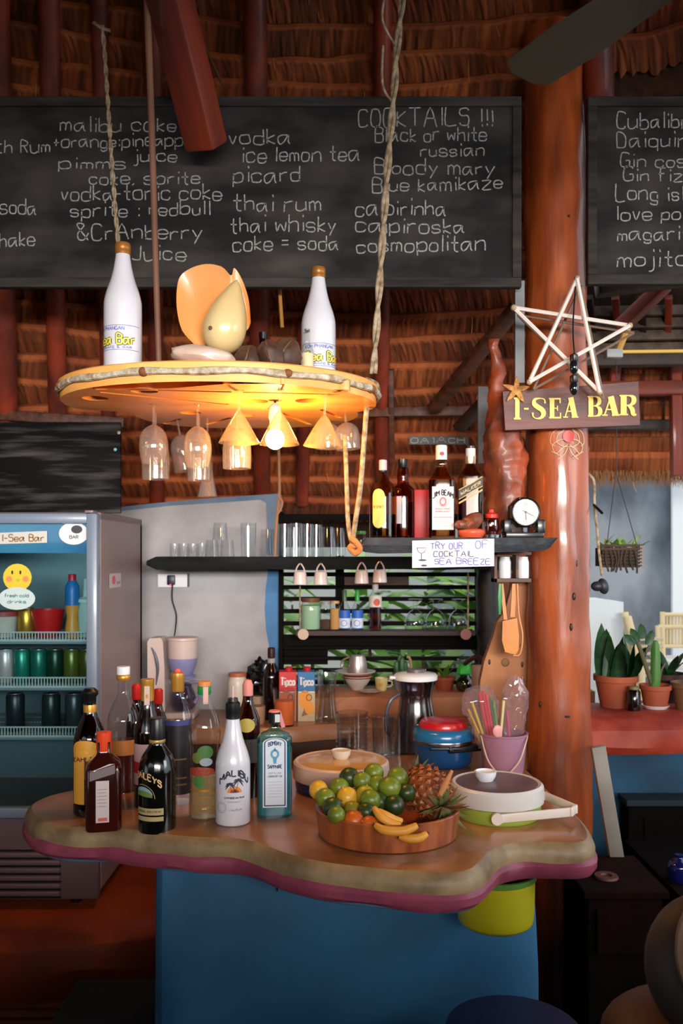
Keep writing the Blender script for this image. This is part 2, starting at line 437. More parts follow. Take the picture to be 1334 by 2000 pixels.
rb('cross_beam', P(1062, 762, 3.7), P(1480, 756, 3.7), .06, .06, REDWOOD)
rb('cross_beam', P(1062, 832, 3.9), P(1480, 828, 3.9), .045, .045, DARKWOOD)
rb('strut', P(1204, 700, 3.72), P(1192, 830, 3.72), .04, .04, REDWOOD)
rb('strut', P(1318, 690, 3.72), P(1322, 930, 3.72), .045, .045, REDWOOD)
def mat_panel(y0, y1, x0, x1, Y, Yb, nrow, tone):
    for k in range(nrow):
        t0 = k/nrow; t1 = (k+1)/nrow
        ya, yb = y0+(y1-y0)*t0, y0+(y1-y0)*t1; Ya, Yb2 = Y+(Yb-Y)*t0, Y+(Yb-Y)*t1
        n = int((x1-x0)/3.2); vs = []; fs = []; cols = []
        for i in range(n+1):
            px = x0+(x1-x0)*i/n; j = random.uniform(-.004, .004); c_ = tone*(.6+.4*random.random())
            vs += [P(px, ya, Ya)+Vector((0, j-.012, 0)), P(px, ya+(yb-ya)*.3, Ya)+Vector((0, j-.02, 0)), P(px, yb+1+random.uniform(0, 2), Yb2)+Vector((0, j+.004, 0))]
            cols += [c_*1.2, c_*1.2, c_*1.1, 1]+[c_, c_, c_*.95, 1]*2
        for i in range(n): fs += [(3*i, 3*i+1, 3*i+4, 3*i+3), (3*i+1, 3*i+2, 3*i+5, 3*i+4)]
        g = G(); g.add(vs, fs); o = obj('thatch_row', g, THATCH, pr, smooth=False)
        ca = o.data.color_attributes.new('Col', 'FLOAT_COLOR', 'POINT'); ca.data.foreach_set('color', [min(1, c) for c in cols])
mat_panel(695, 780, 1062, 1480, 3.75, 3.85, 3, 1.0)
mat_panel(778, 850, 1062, 1480, 3.9, 4.05, 2, 1.0)
mat_panel(842, 925, 1062, 1480, 4.1, 4.3, 2, 1.05)
g = G(); g.add([P(1062, 905, 4.42), P(1700, 905, 4.42), P(1700, 150, 3.12), P(1062, 150, 3.12)]+[P(1062, 905, 4.42)+Vector((0, .05, .05)), P(1700, 905, 4.42)+Vector((0, .05, .05)), P(1700, 150, 3.12)+Vector((0, .05, .05)), P(1062, 150, 3.12)+Vector((0, .05, .05))], [(0, 1, 2, 3), (7, 6, 5, 4), (0, 4, 5, 1), (1, 5, 6, 2), (2, 6, 7, 3), (3, 7, 4, 0)])
obj('backing_sheet', g, mat('dark_backing', (60, 32, 18), .9, col2=(34, 18, 11), scale=10, stretch=(4, 1, 1)), pr, smooth=False)
# straw fringe of the eave (nobody could count it)
g = G()
for i in range(1800):
    px = 1062+random.random()*420; p = P(px, 900+random.uniform(0, 12), 4.3+random.uniform(-.03, .03)); L_ = random.uniform(.05, .125)
    q = p+Vector((random.uniform(-.035, .035), random.uniform(-.02, .02), -L_))
    a = Vector((.0035, 0, 0)); g.add([p-a, p+a, q], [(0, 1, 2)])
o = obj('straw_fringe', g, mat('fringe_straw', (150, 104, 62), .9), pr, smooth=False); o['kind'] = 'stuff'

# ---- back wall (white plaster) with blue painted border
YW = 3.72
xr = X(547, YW)
wt = [(-1.9, Z(1002, YW)), (X(238, YW), Z(990, YW)), (X(330, YW), Z(980, YW)), (X(440, YW), Z(971, YW)), (xr, Z(964, YW))]
g = G(); g.panel([(-1.9, 0)]+[(xr, 0)]+[p for p in reversed(wt)], YW, YW+.12)
wall_back = struct('wall_back', g, mat('white_lime_plaster', (178, 178, 184), .85, col2=(156, 154, 160), scale=5, bump=.5, detail=7), smooth=False)
BLUE = mat('blue_wall_paint', (58, 122, 178), .6, col2=(48, 104, 156), scale=6, bump=.1)
BLUE2 = mat('faded_blue_paint', (104, 132, 162), .6, col2=(86, 112, 142), scale=6, bump=.1)
top_e = [(238, 990), (330, 980), (440, 971), (546, 964)]
in_e = [(238, 998), (330, 988), (440, 981), (508, 976), (520, 982), (521, 1010), (521, 1085)]
g = G(); poly = [(X(a, YW), Z(b, YW)) for a, b in top_e+[(546, 1085)]+in_e[::-1]]
g.panel(poly[::-1], YW-.003, YW+.001); obj('painted_border', g, BLUE2, wall_back, smooth=False)
g = G(); poly = [(546, 1112), (546, 1400), (540, 1385), (535, 1330), (528, 1275), (520, 1230), (517, 1190), (519, 1150), (524, 1112)]
g.panel([(X(a, YW), Z(b, YW)) for a, b in poly][::-1], YW-.003, YW+.001); obj('painted_border', g, BLUE, wall_back, smooth=False)
g = G(); g.box(-1.95, 1.6, 0, -1.85, 3.84, 1.95)
struct('wall_left', g, mat('left_plaster', (120, 100, 92), .9))
# wall under the window and to the right of it
g = G(); g.box(xr, YW+.02, 0, X(1165, YW), YW+.12, Z(1352, YW)); g.box(X(948, YW), YW+.02, Z(1352, YW), X(1046, YW), YW+.1, Z(1060, YW))
struct('wall_back_low', g, mat('orange_plaster', (150, 92, 58), .8, col2=(122, 70, 42), scale=5, bump=.2), smooth=False)

# ---- window with dark slats
WF = mat('window_black_wood', (17, 11, 10), .8, spec=.12, col2=(9, 7, 7), scale=12, stretch=(.3, 2, 2), bump=.2)
win = bpy.data.objects.new('window_1', None); COL.objects.link(win); win['kind'] = 'structure'
def wbox(name, a, b, c, d, y0, y1, m=WF, Yr=YW, bev=.002):
    g = G(); g.box(X(a, Yr), y0, Z(d, Yr), X(c, Yr), y1, Z(b, Yr), bev=bev); return obj(name, g, m, win, smooth=False)
wbox('window_jamb', 545, 1000, 553, 1352, YW-.03, YW+.05)
wbox('window_jamb', 930, 1100, 952, 1352, YW-.03, YW+.05)
wbox('window_jamb', 655, 1085, 672, 1235, YW+.0, YW+.04)
wbox('window_rail', 545, 1004, 1035, 1016, YW-.0, YW+.05)
wbox('window_rail', 545, 1118, 952, 1126, YW-.0, YW+.05)
for y_ in (1143, 1166, 1190, 1214, 1262, 1283, 1306, 1330):
    th = 7 if y_ > 1240 else 8
    g = G(); g.box(X(553, YW), YW, Z(y_+th, YW), X(930, YW), YW+.03, Z(y_, YW), bev=.002); obj('slat', g, WF, win, smooth=False)
wbox('dark_board', 553, 1240, 930, 1262, YW+.005, YW+.03)
wbox('dark_board', 553, 1262, 640, 1300, YW+.035, YW+.05)
wbox('dark_board', 672, 1126, 800, 1146, YW+.035, YW+.05, BROWNWOOD)
# black post at the window's right side
g = G(); g.tube([P(952, 1060, 3.62), P(950, 1150, 3.62), P(953, 1230, 3.62), P(949, 1352, 3.62)], [.036, .045, .047, .03], 14)
struct('trim_3', g, mat('black_burnt_post', (24, 16, 15), .5, bump=.3, scale=20))

# ---- right side: blue low wall with a red coping
RB = mat('turquoise_blue_wall', (26, 84, 118), .7, col2=(18, 60, 88), scale=4, bump=.2)
g = G(); g.box(X(1120, 2.98), 3.0, 0, 3.2, 3.3, 1.0)
wr = struct('wall_right', g, RB, smooth=False)
g = G(); pts = []
cs = [(-.115, .957), (-.13, .985), (-.125, 1.02), (-.09, 1.048), (-.02, 1.062), (.2, 1.062), (.26, 1.04), (.28, 1.0), (.24, .957)]
vs = []; fs = []; nx = 30
for i in range(nx+1):
    x = X(1150, 2.9)+i*.075
    for j, (dy, z) in enumerate(cs): vs.append((x, 3.0+dy+.012*noise.noise(Vector((x*4, j*.6, 0))), z+.01*noise.noise(Vector((x*5, j*.5, 7)))+(.018*math.sin(x*5) if j < 2 else 0)))
m_ = len(cs)
for i in range(nx):
    for j in range(m_): fs.append((i*m_+j, (i+1)*m_+j, (i+1)*m_+(j+1) % m_, i*m_+(j+1) % m_))
fs.append(tuple(range(m_))); g.add(vs, fs)
obj('red_coping', g, mat('red_orange_paint', (176, 66, 40), .6, col2=(138, 36, 20), scale=9, bump=.5, detail=8), wr, label='red orange rounded coping')
# ================================================================ BIG THINGS
# ---- bar counter: wavy polished slab on a blue base
def slab_rings(poly, rings):             # poly: list of (x,y) counter-clockwise; rings: (inset, z)
    n = len(poly); nr = []
    for i in range(n):
        a = Vector(poly[i-1]); b = Vector(poly[(i+1) % n]); t = (b-a).normalized(); nr.append(Vector((-t.y, t.x)))
    return [[(poly[i][0]+nr[i].x*ins, poly[i][1]+nr[i].y*ins, z) for i in range(n)] for ins, z in rings]
def add_rings(g, R, caps=(False, False), mi=0):
    n = len(R[0]); vs = [p for r in R for p in r]; fs = []
    for j in range(len(R)-1):
        for i in range(n): fs.append((j*n+i, j*n+(i+1) % n, (j+1)*n+(i+1) % n, (j+1)*n+i))
    if caps[0]: fs.append(tuple(range(n-1, -1, -1)))
    if caps[1]: fs.append(tuple((len(R)-1)*n+i for i in range(n)))
    g.add(vs, fs, mi)
CT = .95
front = [(-.80, 2.21), (-.735, 2.12), (-.656, 2.08), (-.544, 2.07), (-.45, 2.035), (-.354, 2.006), (-.228, 1.985), (-.129, 1.895), (-.04, 1.838), (.035, 1.812), (.13, 1.788),
         (.224, 1.777), (.277, 1.800), (.312, 1.858), (.352, 1.93), (.412, 1.968), (.48, 1.968), (.539, 1.966), (.580, 2.00)]
rest = [(.600, 2.10), (.600, 2.25), (.585, 2.45), (.575, 2.66), (.57, 2.9), (.575, 3.15), (.57, 3.30), (.3, 3.32), (.08, 3.30), (.045, 3.2), (.05, 3.0), (.02, 2.84), (-.08, 2.70), (-.25, 2.64), (-.42, 2.6), (-.6, 2.52), (-.72, 2.46), (-.80, 2.38), (-.825, 2.29)]
outl = [(p.x, p.y) for p in catmull([(a, b, 0) for a, b in front+rest], 5, closed=True)]
def wav(p, k, amp): return amp*noise.noise(Vector((p[0]*9, p[1]*9, k)))
rings = slab_rings(outl, [(.03, .9495), (.016, .9475), (.005, .938), (-.002, .922), (0, .906)])
rings[-1] = [(x, y, z+wav((x, y), 3, .008)) for x, y, z in rings[-1]]
ctr = thing('bar_counter', 'wavy edged polished bar counter with purple and blue painted rim on a blue base', 'counter', (0, 0, 0))
TOPM = mat('polished_cement_top', (172, 116, 70), .28, col2=(110, 66, 38), scale=4.5, bump=.3, coat=.35, detail=7, lo=.3, hi=.7)
RIMM = mat('pale_rim_cement', (158, 132, 96), .5, col2=(116, 92, 64), scale=14, bump=.35, detail=6)
PURP = mat('purple_rim_paint', (156, 68, 92), .5, col2=(128, 54, 76), scale=10, bump=.3)
g = G(); add_rings(g, rings[:2][::-1], (False, True)); obj('countertop', g, TOPM, ctr, label='brown polished cement top')
g = G(); add_rings(g, rings[1:][::-1]); obj('rim', g, RIMM, ctr, label='pale worn rounded rim')
r2 = slab_rings(outl, [(-.001, .906), (-.007, .898), (-.006, .882), (.004, .870)])
r2[0] = [(x, y, z) for (x, y, z) in rings[-1]]; r2[-1] = [(x, y, z+wav((x, y), 9, .007)) for x, y, z in r2[-1]]
g = G(); add_rings(g, r2[::-1]); obj('purple_band', g, PURP, ctr, label='purple painted band')
r3 = slab_rings(outl, [(.004, .870), (.014, .864), (.03, .858)]); r3[0] = r2[-1]
g = G(); add_rings(g, r3[::-1], (True, False)); obj('blue_band', g, mat('pale_blue_paint', (110, 164, 206), .6, scale=12, bump=.2), ctr, label='thin pale blue band')
base = [(-.455, 2.12), (-.30, 2.15), (-.05, 2.16), (.25, 2.18), (.46, 2.21), (.505, 2.27), (.505, 2.5), (.2, 2.52), (-.40, 2.50), (-.455, 2.4)]
bo = [(p.x, p.y) for p in catmull([(a, b, 0) for a, b in base], 6, closed=True)]
g = G(); add_rings(g, [[(x+.012*noise.noise(Vector((x*3, z*3, 1))), y+.014*noise.noise(Vector((x*4, z*4, 5))), z) for x, y in bo] for z in [i*.862/14 for i in range(15)]], (True, True))
obj('base', g, mat('blue_cement_base', (52, 112, 152), .6, col2=(40, 92, 128), scale=2.5, bump=.25, detail=6), ctr, label='blue painted cement base')
g = G(); g.tube([(X(541, 2.14), 2.135, .86), (X(542, 2.14), 2.137, .815), (X(541, 2.14), 2.14, .775)], .0022, 5); obj('crack', g, C((12, 14, 18), .9), ctr)

# ---- back counter (L-shaped worktop behind) and the ledge under the window
WT = mat('orange_cement_worktop', (168, 112, 76), .4, col2=(138, 88, 58), scale=4, bump=.15, coat=.2)
bc = thing('back_counter', 'orange brown cement back counter with rounded front along the white wall', 'counter')
po = [(-.765, 3.30), (-.5, 3.28), (-.2, 3.30), (.02, 3.37), (.6, 3.38), (.6, 3.70), (-.765, 3.70)]
pp = [(p.x, p.y) for p in catmull([(a, b, 0) for a, b in po], 4, closed=True)]
pp = [(a, min(b, 3.70)) for a, b in pp]
g = G(); add_rings(g, slab_rings(pp, [(.0, .89), (-.0, .935), (.01, .948), (.03, .95)]), (True, True)); obj('worktop', g, WT, bc)
g = G(); g.box(-.75, 3.37, 0, .56, 3.69, .889); obj('base', g, mat('brown_cement', (96, 56, 34), .7, col2=(66, 38, 24), scale=5, bump=.2), bc)
ld = [(X(p_[0], 3.5), p_[1]) for p_ in ((545, 3.50), (600, 3.49), (660, 3.50), (715, 3.52), (760, 3.47), (800, 3.46), (850, 3.50), (920, 3.52), (975, 3.50))]+[(X(975, 3.5), 3.735), (X(545, 3.5), 3.735)]
g = G()
lo = [(p.x, min(p.y, 3.735)) for p in catmull([(a, b, 0) for a, b in ld], 4, closed=True)]
LR = slab_rings(lo, [(-.01, .951), (-.02, 1.0), (-.012, 1.03), (.012, 1.044), (.03, 1.045)])
add_rings(g, LR, (True, True))
single('window_ledge', g, mat('orange_ledge_cement', (186, 122, 84), .6, col2=(160, 98, 62), scale=5, bump=.25), 'rounded orange cement ledge under the slatted window', 'ledge', kind='structure')

# ---- wooden post
wp = G(); pr_ = []
for i in range(61):
    z = i*3.25/60; px_c = 1098; r_ = .101-.009*z/3.4+.0035*noise.noise(Vector((0, 0, z*3)))
    if z > 2.95: r_ -= .004
    pr_.append((r_, z))
wp.lathe(pr_, 40, 0, None, wob=.09)
wp.v = [(x+.010-.009*z, y, z) for x, y, z in wp.v]
POSTM = mat('orange_varnished_log', (176, 82, 33), .38, col2=(104, 42, 17), scale=7, stretch=(2.0, 2.0, .3), bump=.7, coat=.35, detail=9, lo=.36, hi=.68)
pt = thing('wooden_post', 'thick round varnished orange log post standing right of the counter', 'post', (X(1092, 2.75)+.0, 2.75, 0))
obj('trunk', wp, POSTM, pt)
KN = mat('dark_knot', (40, 18, 12), .5)
for (px, py, rx, rz) in ((1082, 205, .011, .011), (1127, 1100, .004, .012), (1085, 330, .003, .003), (1113, 420, .003, .004), (1122, 1165, .006, .012), (1116, 1225, .005, .012), (1108, 1400, .01, .004), (1060, 1380, .003, .01)):
    g = G(); dx = X(px, 2.65)-X(1092, 2.75); z = Z(py, 2.65); r_ = .104-.012*z/3.4
    yy = -math.sqrt(max(1e-6, r_*r_-dx*dx)); g.ball((rx, .004, rz), 10, 6, 0, T(dx, yy+.001, z)); obj('knot', g, KN, pt)
# painted ornament on the post: thin cream lines around a red dot
g = G(); mp = cyl(.1005, 0, 0); zc = Z(855, 2.65); k_ = 2.65/1700
dx0 = X(1110, 2.65)-X(1092, 2.75)
def orn(pts, wd=.0022):
    q = catmull([(a*k_+dx0, -b*k_+zc, 0) for a, b in pts], 5); return ribbon([(p.x, p.y) for p in q], wd)
for sgn in (-1, 1):
    for pts in ([(0, -30), (10, -14), (20, -6), (22, 8), (12, 16), (0, 18)], [(2, 4), (16, 4), (30, 14), (26, 28), (14, 36)], [(2, 14), (14, 22), (22, 30), (32, 26)], [(2, 20), (8, 32), (20, 42)], [(14, -20), (30, -10), (34, 8), (26, 16)]):
        g.dec(orn([(sgn*a, b) for a, b in pts]), mp, 0, .0025)
obj('painted_line', g, mat('cream_paint', (196, 164, 112), .5), pt, smooth=False, label='thin cream painted curls')
g = G(); g.dec(disc(dx0, zc+.004, .017, .018), mp, 0, .003); obj('red_dot', g, C((190, 26, 22), .4), pt, smooth=False, label='painted red dot')

# driftwood log beside the post, standing on the liquor shelf
g = G(); cl_ = [(973, 664, 10), (975, 720, 14), (978, 780, 20), (985, 830, 33), (990, 880, 40), (992, 930, 41), (990, 985, 36), (992, 1052, 38)]
pts = [P(a-5, b, 2.71) for a, b, r in cl_]; rr_ = [S(r, 2.72) for a, b, r in cl_]
cp = catmull(pts, 5); rr2 = [p.x for p in catmull([(r, 0, 0) for r in rr_], 5)]
g.tube(catmull(cp[::2], 4), [r for r in [rr2[min(len(rr2)-1, i//2)] for i in range(len(catmull(cp[::2], 4)))]], 28)
g.v = [tuple(Vector(v)+Vector((1, 1, 0))*.016*noise.noise(Vector(v)*14)+Vector((1, -1, 0))*.009*noise.noise(Vector(v)*34)) for v in g.v]
single('driftwood_log', g, mat('red_driftwood', (164, 72, 34), .5, col2=(60, 26, 18), scale=11, stretch=(1, 1, .45), bump=.8, coat=.1, detail=8), 'gnarled reddish driftwood log standing between shelf and thick post', 'log')
# pale slab below it
g = G(); sl = [(1036, 1120), (1036, 1500), (950, 1500), (944, 1440), (936, 1380), (936, 1330), (944, 1290), (962, 1240), (968, 1215), (985, 1190), (996, 1150), (1000, 1120)]
sl2 = [(X(a, 2.82), Z(b, 2.82)) for a, b in sl]; g.panel(sl2[::-1], 2.80, 2.84)
SLAB = mat('pale_wood_slab', (188, 120, 62), .55, col2=(158, 92, 44), scale=5, stretch=(2, 1, .5), bump=.15)
sb = thing('wood_slab', 'pale orange live edge wood slab left of the thick post behind the ladles', 'slab', (0, 0, 0)); obj('board', g, SLAB, sb, smooth=False)
for (px, py) in ((1020, 1298), (1022, 1330), (1018, 1262), (956, 1293)):
    g = G(); g.ball((.004, .002, .009), 8, 5, 0, T(*P(px, py, 2.799))); obj('knot', g, KN, sb)
g = G(); g.ball((.014, .002, .014), 12, 6, 0, T(*P(987, 1294, 2.799))); obj('knot', g, mat('olive_knot', (120, 84, 34), .6), sb)

# ---- blackboards
CHB = mat('chalkboard', (31, 30, 31), .85, spec=.25, col2=(74, 68, 66), scale=3.4, stretch=(1, 1, 2.2), bump=.05, detail=10, lo=.42, hi=.74)
CHF = mat('board_frame', (36, 33, 32), .8, spec=.2, col2=(66, 60, 58), scale=9, stretch=(.4, 2, 3), bump=.2)
CHALK = mat('chalk', (178, 178, 174), .95, col2=(128, 128, 126), scale=120)
YB = 2.645
def blackboard(label, x0, x1, y0, y1, lines, seed):
    t = thing('blackboard', label, 'blackboard', (X(x0, YB), YB, Z(y1, YB)))
    W_, H_ = X(x1, YB)-X(x0, YB), Z(y0, YB)-Z(y1, YB)
    g = G(); g.box(.012, 0, .012, W_-.012, .018, H_-.012); obj('board', g, CHB, t, smooth=False)
    for a in ((0, 0, W_, .030), (0, H_-.030, W_, H_), (0, .03, .028, H_-.03), (W_-.028, .03, W_, H_-.03)):
        g = G(); g.box(a[0], -.008, a[1], a[2], .02, a[3], bev=.003); obj('frame_strip', g, CHF, t, smooth=False)
    rnd = random.Random(seed); mp = flat((0, 0, 0))
    for (s_, a, b, c_, h_) in lines:
        for wq in text(s_, S(a-x0, YB), S(y1-b, YB), S(h_, YB), width=S(c_-a, YB), wd=S(2.5, YB), jit=.42, rnd=rnd, slope=rnd.uniform(-.01, .03), words=True):
            g = G(); g.dec(wq, mp, 0, .0012); obj('chalk_word', g, CHALK, t, smooth=False)
    return t
blackboard('long framed blackboard with white chalk list of mixers and COCKTAILS above the hanging rack', -45, 1018, 190, 562, [
    ('malibu coke', 118, 257, 343, 28), ('+orange:pineapple', 105, 290, 383, 24), ('pimms', 115, 330, 245, 22), ('juice', 262, 316, 345, 24), ('coke, sprite', 175, 360, 390, 24),
    ('vodka-tonic coke', 120, 392, 432, 28), ('sprite : redbull', 138, 424, 410, 27), ('&CrAnberry', 152, 468, 395, 30), ('Juice', 258, 508, 362, 30),
    ('with Rum', -38, 298, 97, 26), ('soda', 0, 418, 70, 28), ('shake', -18, 482, 68, 27),
    ('vodka', 448, 281, 567, 30), ('ice lemon tea', 473, 317, 702, 30), ('picard', 456, 358, 585, 30), ('thai rum', 456, 412, 626, 31), ('thai whisky', 450, 454, 656, 30), ('coke = soda', 455, 491, 660, 29),
    ('COCKTAILS !!!', 700, 248, 962, 34), ('Black or white', 733, 277, 950, 27), ('russian', 822, 306, 945, 25), ('Bloody mary', 732, 340, 966, 28), ('Blue kamikaze', 728, 376, 980, 27),
    ('caipirinha', 695, 421, 870, 30), ('caipiroska', 695, 453, 906, 28), ('cosmopolitan', 697, 493, 948, 29)], 11)
blackboard('smaller framed blackboard of chalk cocktail names right of the thick post', 1147, 1470, 190, 556, [
    ('Cubalibre', 1205, 252, 1366, 30), ('Daiquiri', 1205, 289, 1350, 30), ('Gin cosmo', 1212, 326, 1390, 27), ('Gin fizz', 1218, 353, 1356, 25),
    ('Long island', 1203, 391, 1400, 30), ('love potion', 1203, 430, 1398, 26), ('magarita', 1206, 470, 1372, 26), ('mojito', 1206, 521, 1344, 30)], 5)
# smears of chalk dust
g = G(); g.box(0, 0, 0, S(250, 3.05), .02, S(178, 3.05), bev=.003)
bb = single('blackboard', g, mat('scratched_black_board', (15, 14, 15), .7, spec=.12, col2=(84, 80, 80), scale=7, stretch=(.5, 1, 6), bump=.15, detail=10, lo=.48, hi=.78), 'worn empty black board leaning above the drinks fridge', 'blackboard', (X(-15, 3.05), 3.05, Z(1002, 3.05)))
for (px, py, c_) in ((232, 845, (235, 235, 230)), (225, 878, (130, 190, 200))):
    g = G(); g.ball((.006, .003, .006), 10, 6); o = obj('pin', g, C(c_, .4), bb); o.location = P(px, py, 3.046)-Vector(bb.location)

# ---- hanging glass rack (slab in two layers with a rope between)
hz = 2.01
RK = [(125, 760, 2.37), ]
ro = [(-.755, 2.36), (-.73, 2.25), (-.64, 2.14), (-.50, 2.07), (-.33, 2.045), (-.16, 2.07), (-.02, 2.15), (.065, 2.25), (.098, 2.36), (.085, 2.45), (.045, 2.50), (.05, 2.58), (0, 2.70), (-.12, 2.78), (-.30, 2.81), (-.46, 2.79), (-.57, 2.70), (-.61, 2.58), (-.605, 2.50), (-.68, 2.47), (-.74, 2.43)]
rp = [(p.x, p.y) for p in catmull([(a, b, 0) for a, b in ro], 5, closed=True)]
RACKM = mat('peach_varnished_wood', (250, 184, 102), .5, col2=(228, 150, 74), scale=3, stretch=(1, 3, 3), bump=.08, coat=.3)
def curve_plate(name, outline, holes, z0, z1, m, parent, **pk):
    cu = bpy.data.curves.new(name, 'CURVE'); cu.dimensions = '2D'; cu.fill_mode = 'BOTH'
    for pl in [outline]+holes:
        s = cu.splines.new('POLY'); s.points.add(len(pl)-1)
        for i, p in enumerate(pl): s.points[i].co = (p[0], p[1], 0, 1)
        s.use_cyclic_u = True
    cu.extrude = (z1-z0)/2; cu.bevel_depth = 0
    co = bpy.data.objects.new(name, cu); COL.objects.link(co)
    me = bpy.data.meshes.new_from_object(co.evaluated_get(bpy.context.evaluated_depsgraph_get()))
    bpy.data.objects.remove(co); bpy.data.curves.remove(cu)
    me.transform(Matrix.Translation((0, 0, (z0+z1)/2))); me.materials.clear(); me.materials.append(m)
    o = bpy.data.objects.new(name, me); COL.objects.link(o); o.parent = parent
    for k, v in pk.items(): o[k] = v
    return o
rack = thing('hanging_glass_rack', 'peach coloured wavy wooden rack hanging on ropes with glasses slotted underneath', 'glass rack', (0, 0, 0))
g = G(); add_rings(g, slab_rings(rp, [(.004, hz+.026), (-.001, hz+.030), (-.001, hz+.046), (.004, hz+.050)]), (True, True)); obj('upper_board', g, RACKM, rack)
def circ(x, y, rx, ry=None, n=20): return [(x+rx*math.cos(-2*PI*i/n), y+(ry or rx)*math.sin(-2*PI*i/n)) for i in range(n)]
def slot(x0, y0, x1, y1, w_, r_=.022):     # straight slot with a round keyhole at its inner end
    d = Vector((x1-x0, y1-y0)).normalized(); nn = Vector((-d.y, d.x))*w_/2; out = [(x0+nn.x, y0+nn.y), (x0-nn.x, y0-nn.y)]
    c = Vector((x1, y1)); a0 = math.atan2(-d.y, -d.x); h = math.asin(min(.9, w_/2/r_))
    e = [(c.x+r_*math.cos(a0+h+(2*PI-2*h)*i/14), c.y+r_*math.sin(a0+h+(2*PI-2*h)*i/14)) for i in range(15)]
    return out+e
def in_slab(poly): return poly
def up(px, py): Y = (hz-EYE)*F/(HZ-py); return (X(px, Y), Y)
def slp(a, b, w_, r_=None):                # slot between two points, square ended
    p, q = Vector(up(*a)), Vector(up(*b)); d = (q-p).normalized(); nn = Vector((-d.y, d.x))*w_/2
    return [tuple(p+nn), tuple(p-nn), tuple(q-nn), tuple(q+nn)]
hcs = [(282, 764, .034), (186, 778, .034), (498, 784, .036), (604, 783, .038), (480, 811, .026), (372, 806, .03)]
holes = [circ(*up(a, b), r_) for a, b, r_ in hcs]
holes += [slp((186, 760), (452, 765.5), .014), (slp((474, 766), (664, 770.5), .014)), slp((196, 766), (446, 790), .013), slp((526, 797), (606, 829), .014), slp((352, 818), (322, 828), .014), slp((440, 750), (463, 763), .012),
          slp((552, 750), (546, 763), .012), slp((628, 800), (664, 816), .014), slp((650, 766), (682, 762), .010), slp((404, 829), (450, 816), .013)]
g = G(); inner = [(x, y) for x, y, z in slab_rings(rp, [(.004, 0)])[0]]
curve_plate('lower_board', inner, holes, hz, hz+.024, RACKM, rack)
RED_ = mat('dark_pink_recess', (120, 44, 40), .6)
for a, b, r_ in hcs: g = G(); x_, y_ = up(a, b); g.lathe([(0, hz+.0235), (r_*.99, hz+.0235), (r_*.99, hz+.0245)], 20, 0, T(x_, y_, 0)); obj('recess', g, RED_, rack, smooth=False)
g = G(); R1 = slab_rings(rp, [(-.002, hz+.025)])[0]
g.tube([(x, y, z+.002*math.sin(i*.9)) for i, (x, y, z) in enumerate(R1)], [.0085*(1+.15*math.sin(i*1.3)) for i in range(len(R1))], 8, closed=True)
obj('edge_rope', g, mat('whitish_rope', (206, 196, 176), .9, col2=(150, 128, 96), scale=60, bump=.5), rack, label='whitish rope laid along the edge')
for i in (6, 16, 26, 36, 44, 60, 74, 90):
    x, y, z = R1[i]; g = G(); g.ball((.013, .013, .011), 10, 7, 0, T(x, y, z)); obj('rope_tie', g, C((126, 72, 40), .8), rack)

# ---- ropes and poles
def twist(pts, r, tw=26., n=7, sub=14):
    c = catmull(pts, sub); g = G(); L_ = 0; A = []; B = []
    for i, p in enumerate(c):
        if i: L_ += (p-c[i-1]).length
        t = (c[min(i+1, len(c)-1)]-c[max(i-1, 0)]).normalized(); a = t.cross(Vector((0, 1, 0))).normalized(); b = t.cross(a); an = L_*tw*2*PI/2
        o = (a*math.cos(an)+b*math.sin(an))*r*.62; A.append(p+o); B.append(p-o)
    g.tube(A, r*.66, n); g.tube(B, r*.66, n); return g
g = twist([P(796, -240, 2.36), P(785, 0, 2.36), P(776, 90, 2.36), P(768, 200, 2.36), P(757, 330, 2.36), P(745, 500, 2.36), P(735, 650, 2.36), P(729, 730, 2.37)], .0085, 9, sub=26)
rt = thing('twisted_rope', 'thick twisted pale rope holding the right side of the hanging rack', 'rope'); obj('strand', g, ROPE, rt)
g = G(); g.tube(catmull([P(748, 90, 2.35), P(746, 150, 2.33), P(752, 180, 2.35), P(768, 200, 2.36)], 5), .0035, 6); g.tube(catmull([P(752, -10, 2.35), P(747, 40, 2.34), P(772, 90, 2.36)], 5), .0035, 6)
obj('loose_end', g, ROPE, rt)
g = G(); g.tube(catmull([P(716, 742, 2.32), P(735, 752, 2.36), P(735, 772, 2.42), P(718, 790, 2.45), P(712, 770, 2.36)], 5), .008, 8); obj('knot', g, ROPE, rt)
g = G(); g.tube(catmull([P(717, 786, 2.40), P(712, 850, 2.42), P(704, 950, 2.44), P(694, 1020, 2.46), P(688, 1066, 2.47), P(692, 1078, 2.50)], 6), .0072, 8)
g.tube(catmull([P(674, 850, 2.46), P(677, 940, 2.46), P(680, 1020, 2.47), P(688, 1062, 2.48), P(700, 1078, 2.49)], 6), .0065, 8)
single('shelf_rope', g, ROPE, 'pair of pale ropes running from rack down to left end of liquor shelf', 'rope')
g = G(); g.tube(catmull([P(684, 1050, 2.455), P(696, 1060, 2.455), P(703, 1072, 2.46), P(694, 1080, 2.47), P(684, 1068, 2.47), P(700, 1064, 2.46)], 5), .009, 8)
single('rope_knot', g, mat('orange_rope', (196, 120, 66), .9, bump=.4, scale=60), 'orange brown rope knot at the left end of liquor shelf', 'knot')
g = G(); g.tube([P(284, -190, 2.3), P(287, 0, 2.3), P(296, 240, 2.3), P(303, 480, 2.3), P(310, 706, 2.3)], [.0095, .0093, .009, .0085, .008], 10)
single('hanging_pole', g, mat('grey_wood_pole', (138, 96, 76), .6, col2=(104, 66, 50), scale=14, stretch=(1, 1, .2), bump=.2), 'long thin brown pole coming down to the left part of hanging rack', 'pole')
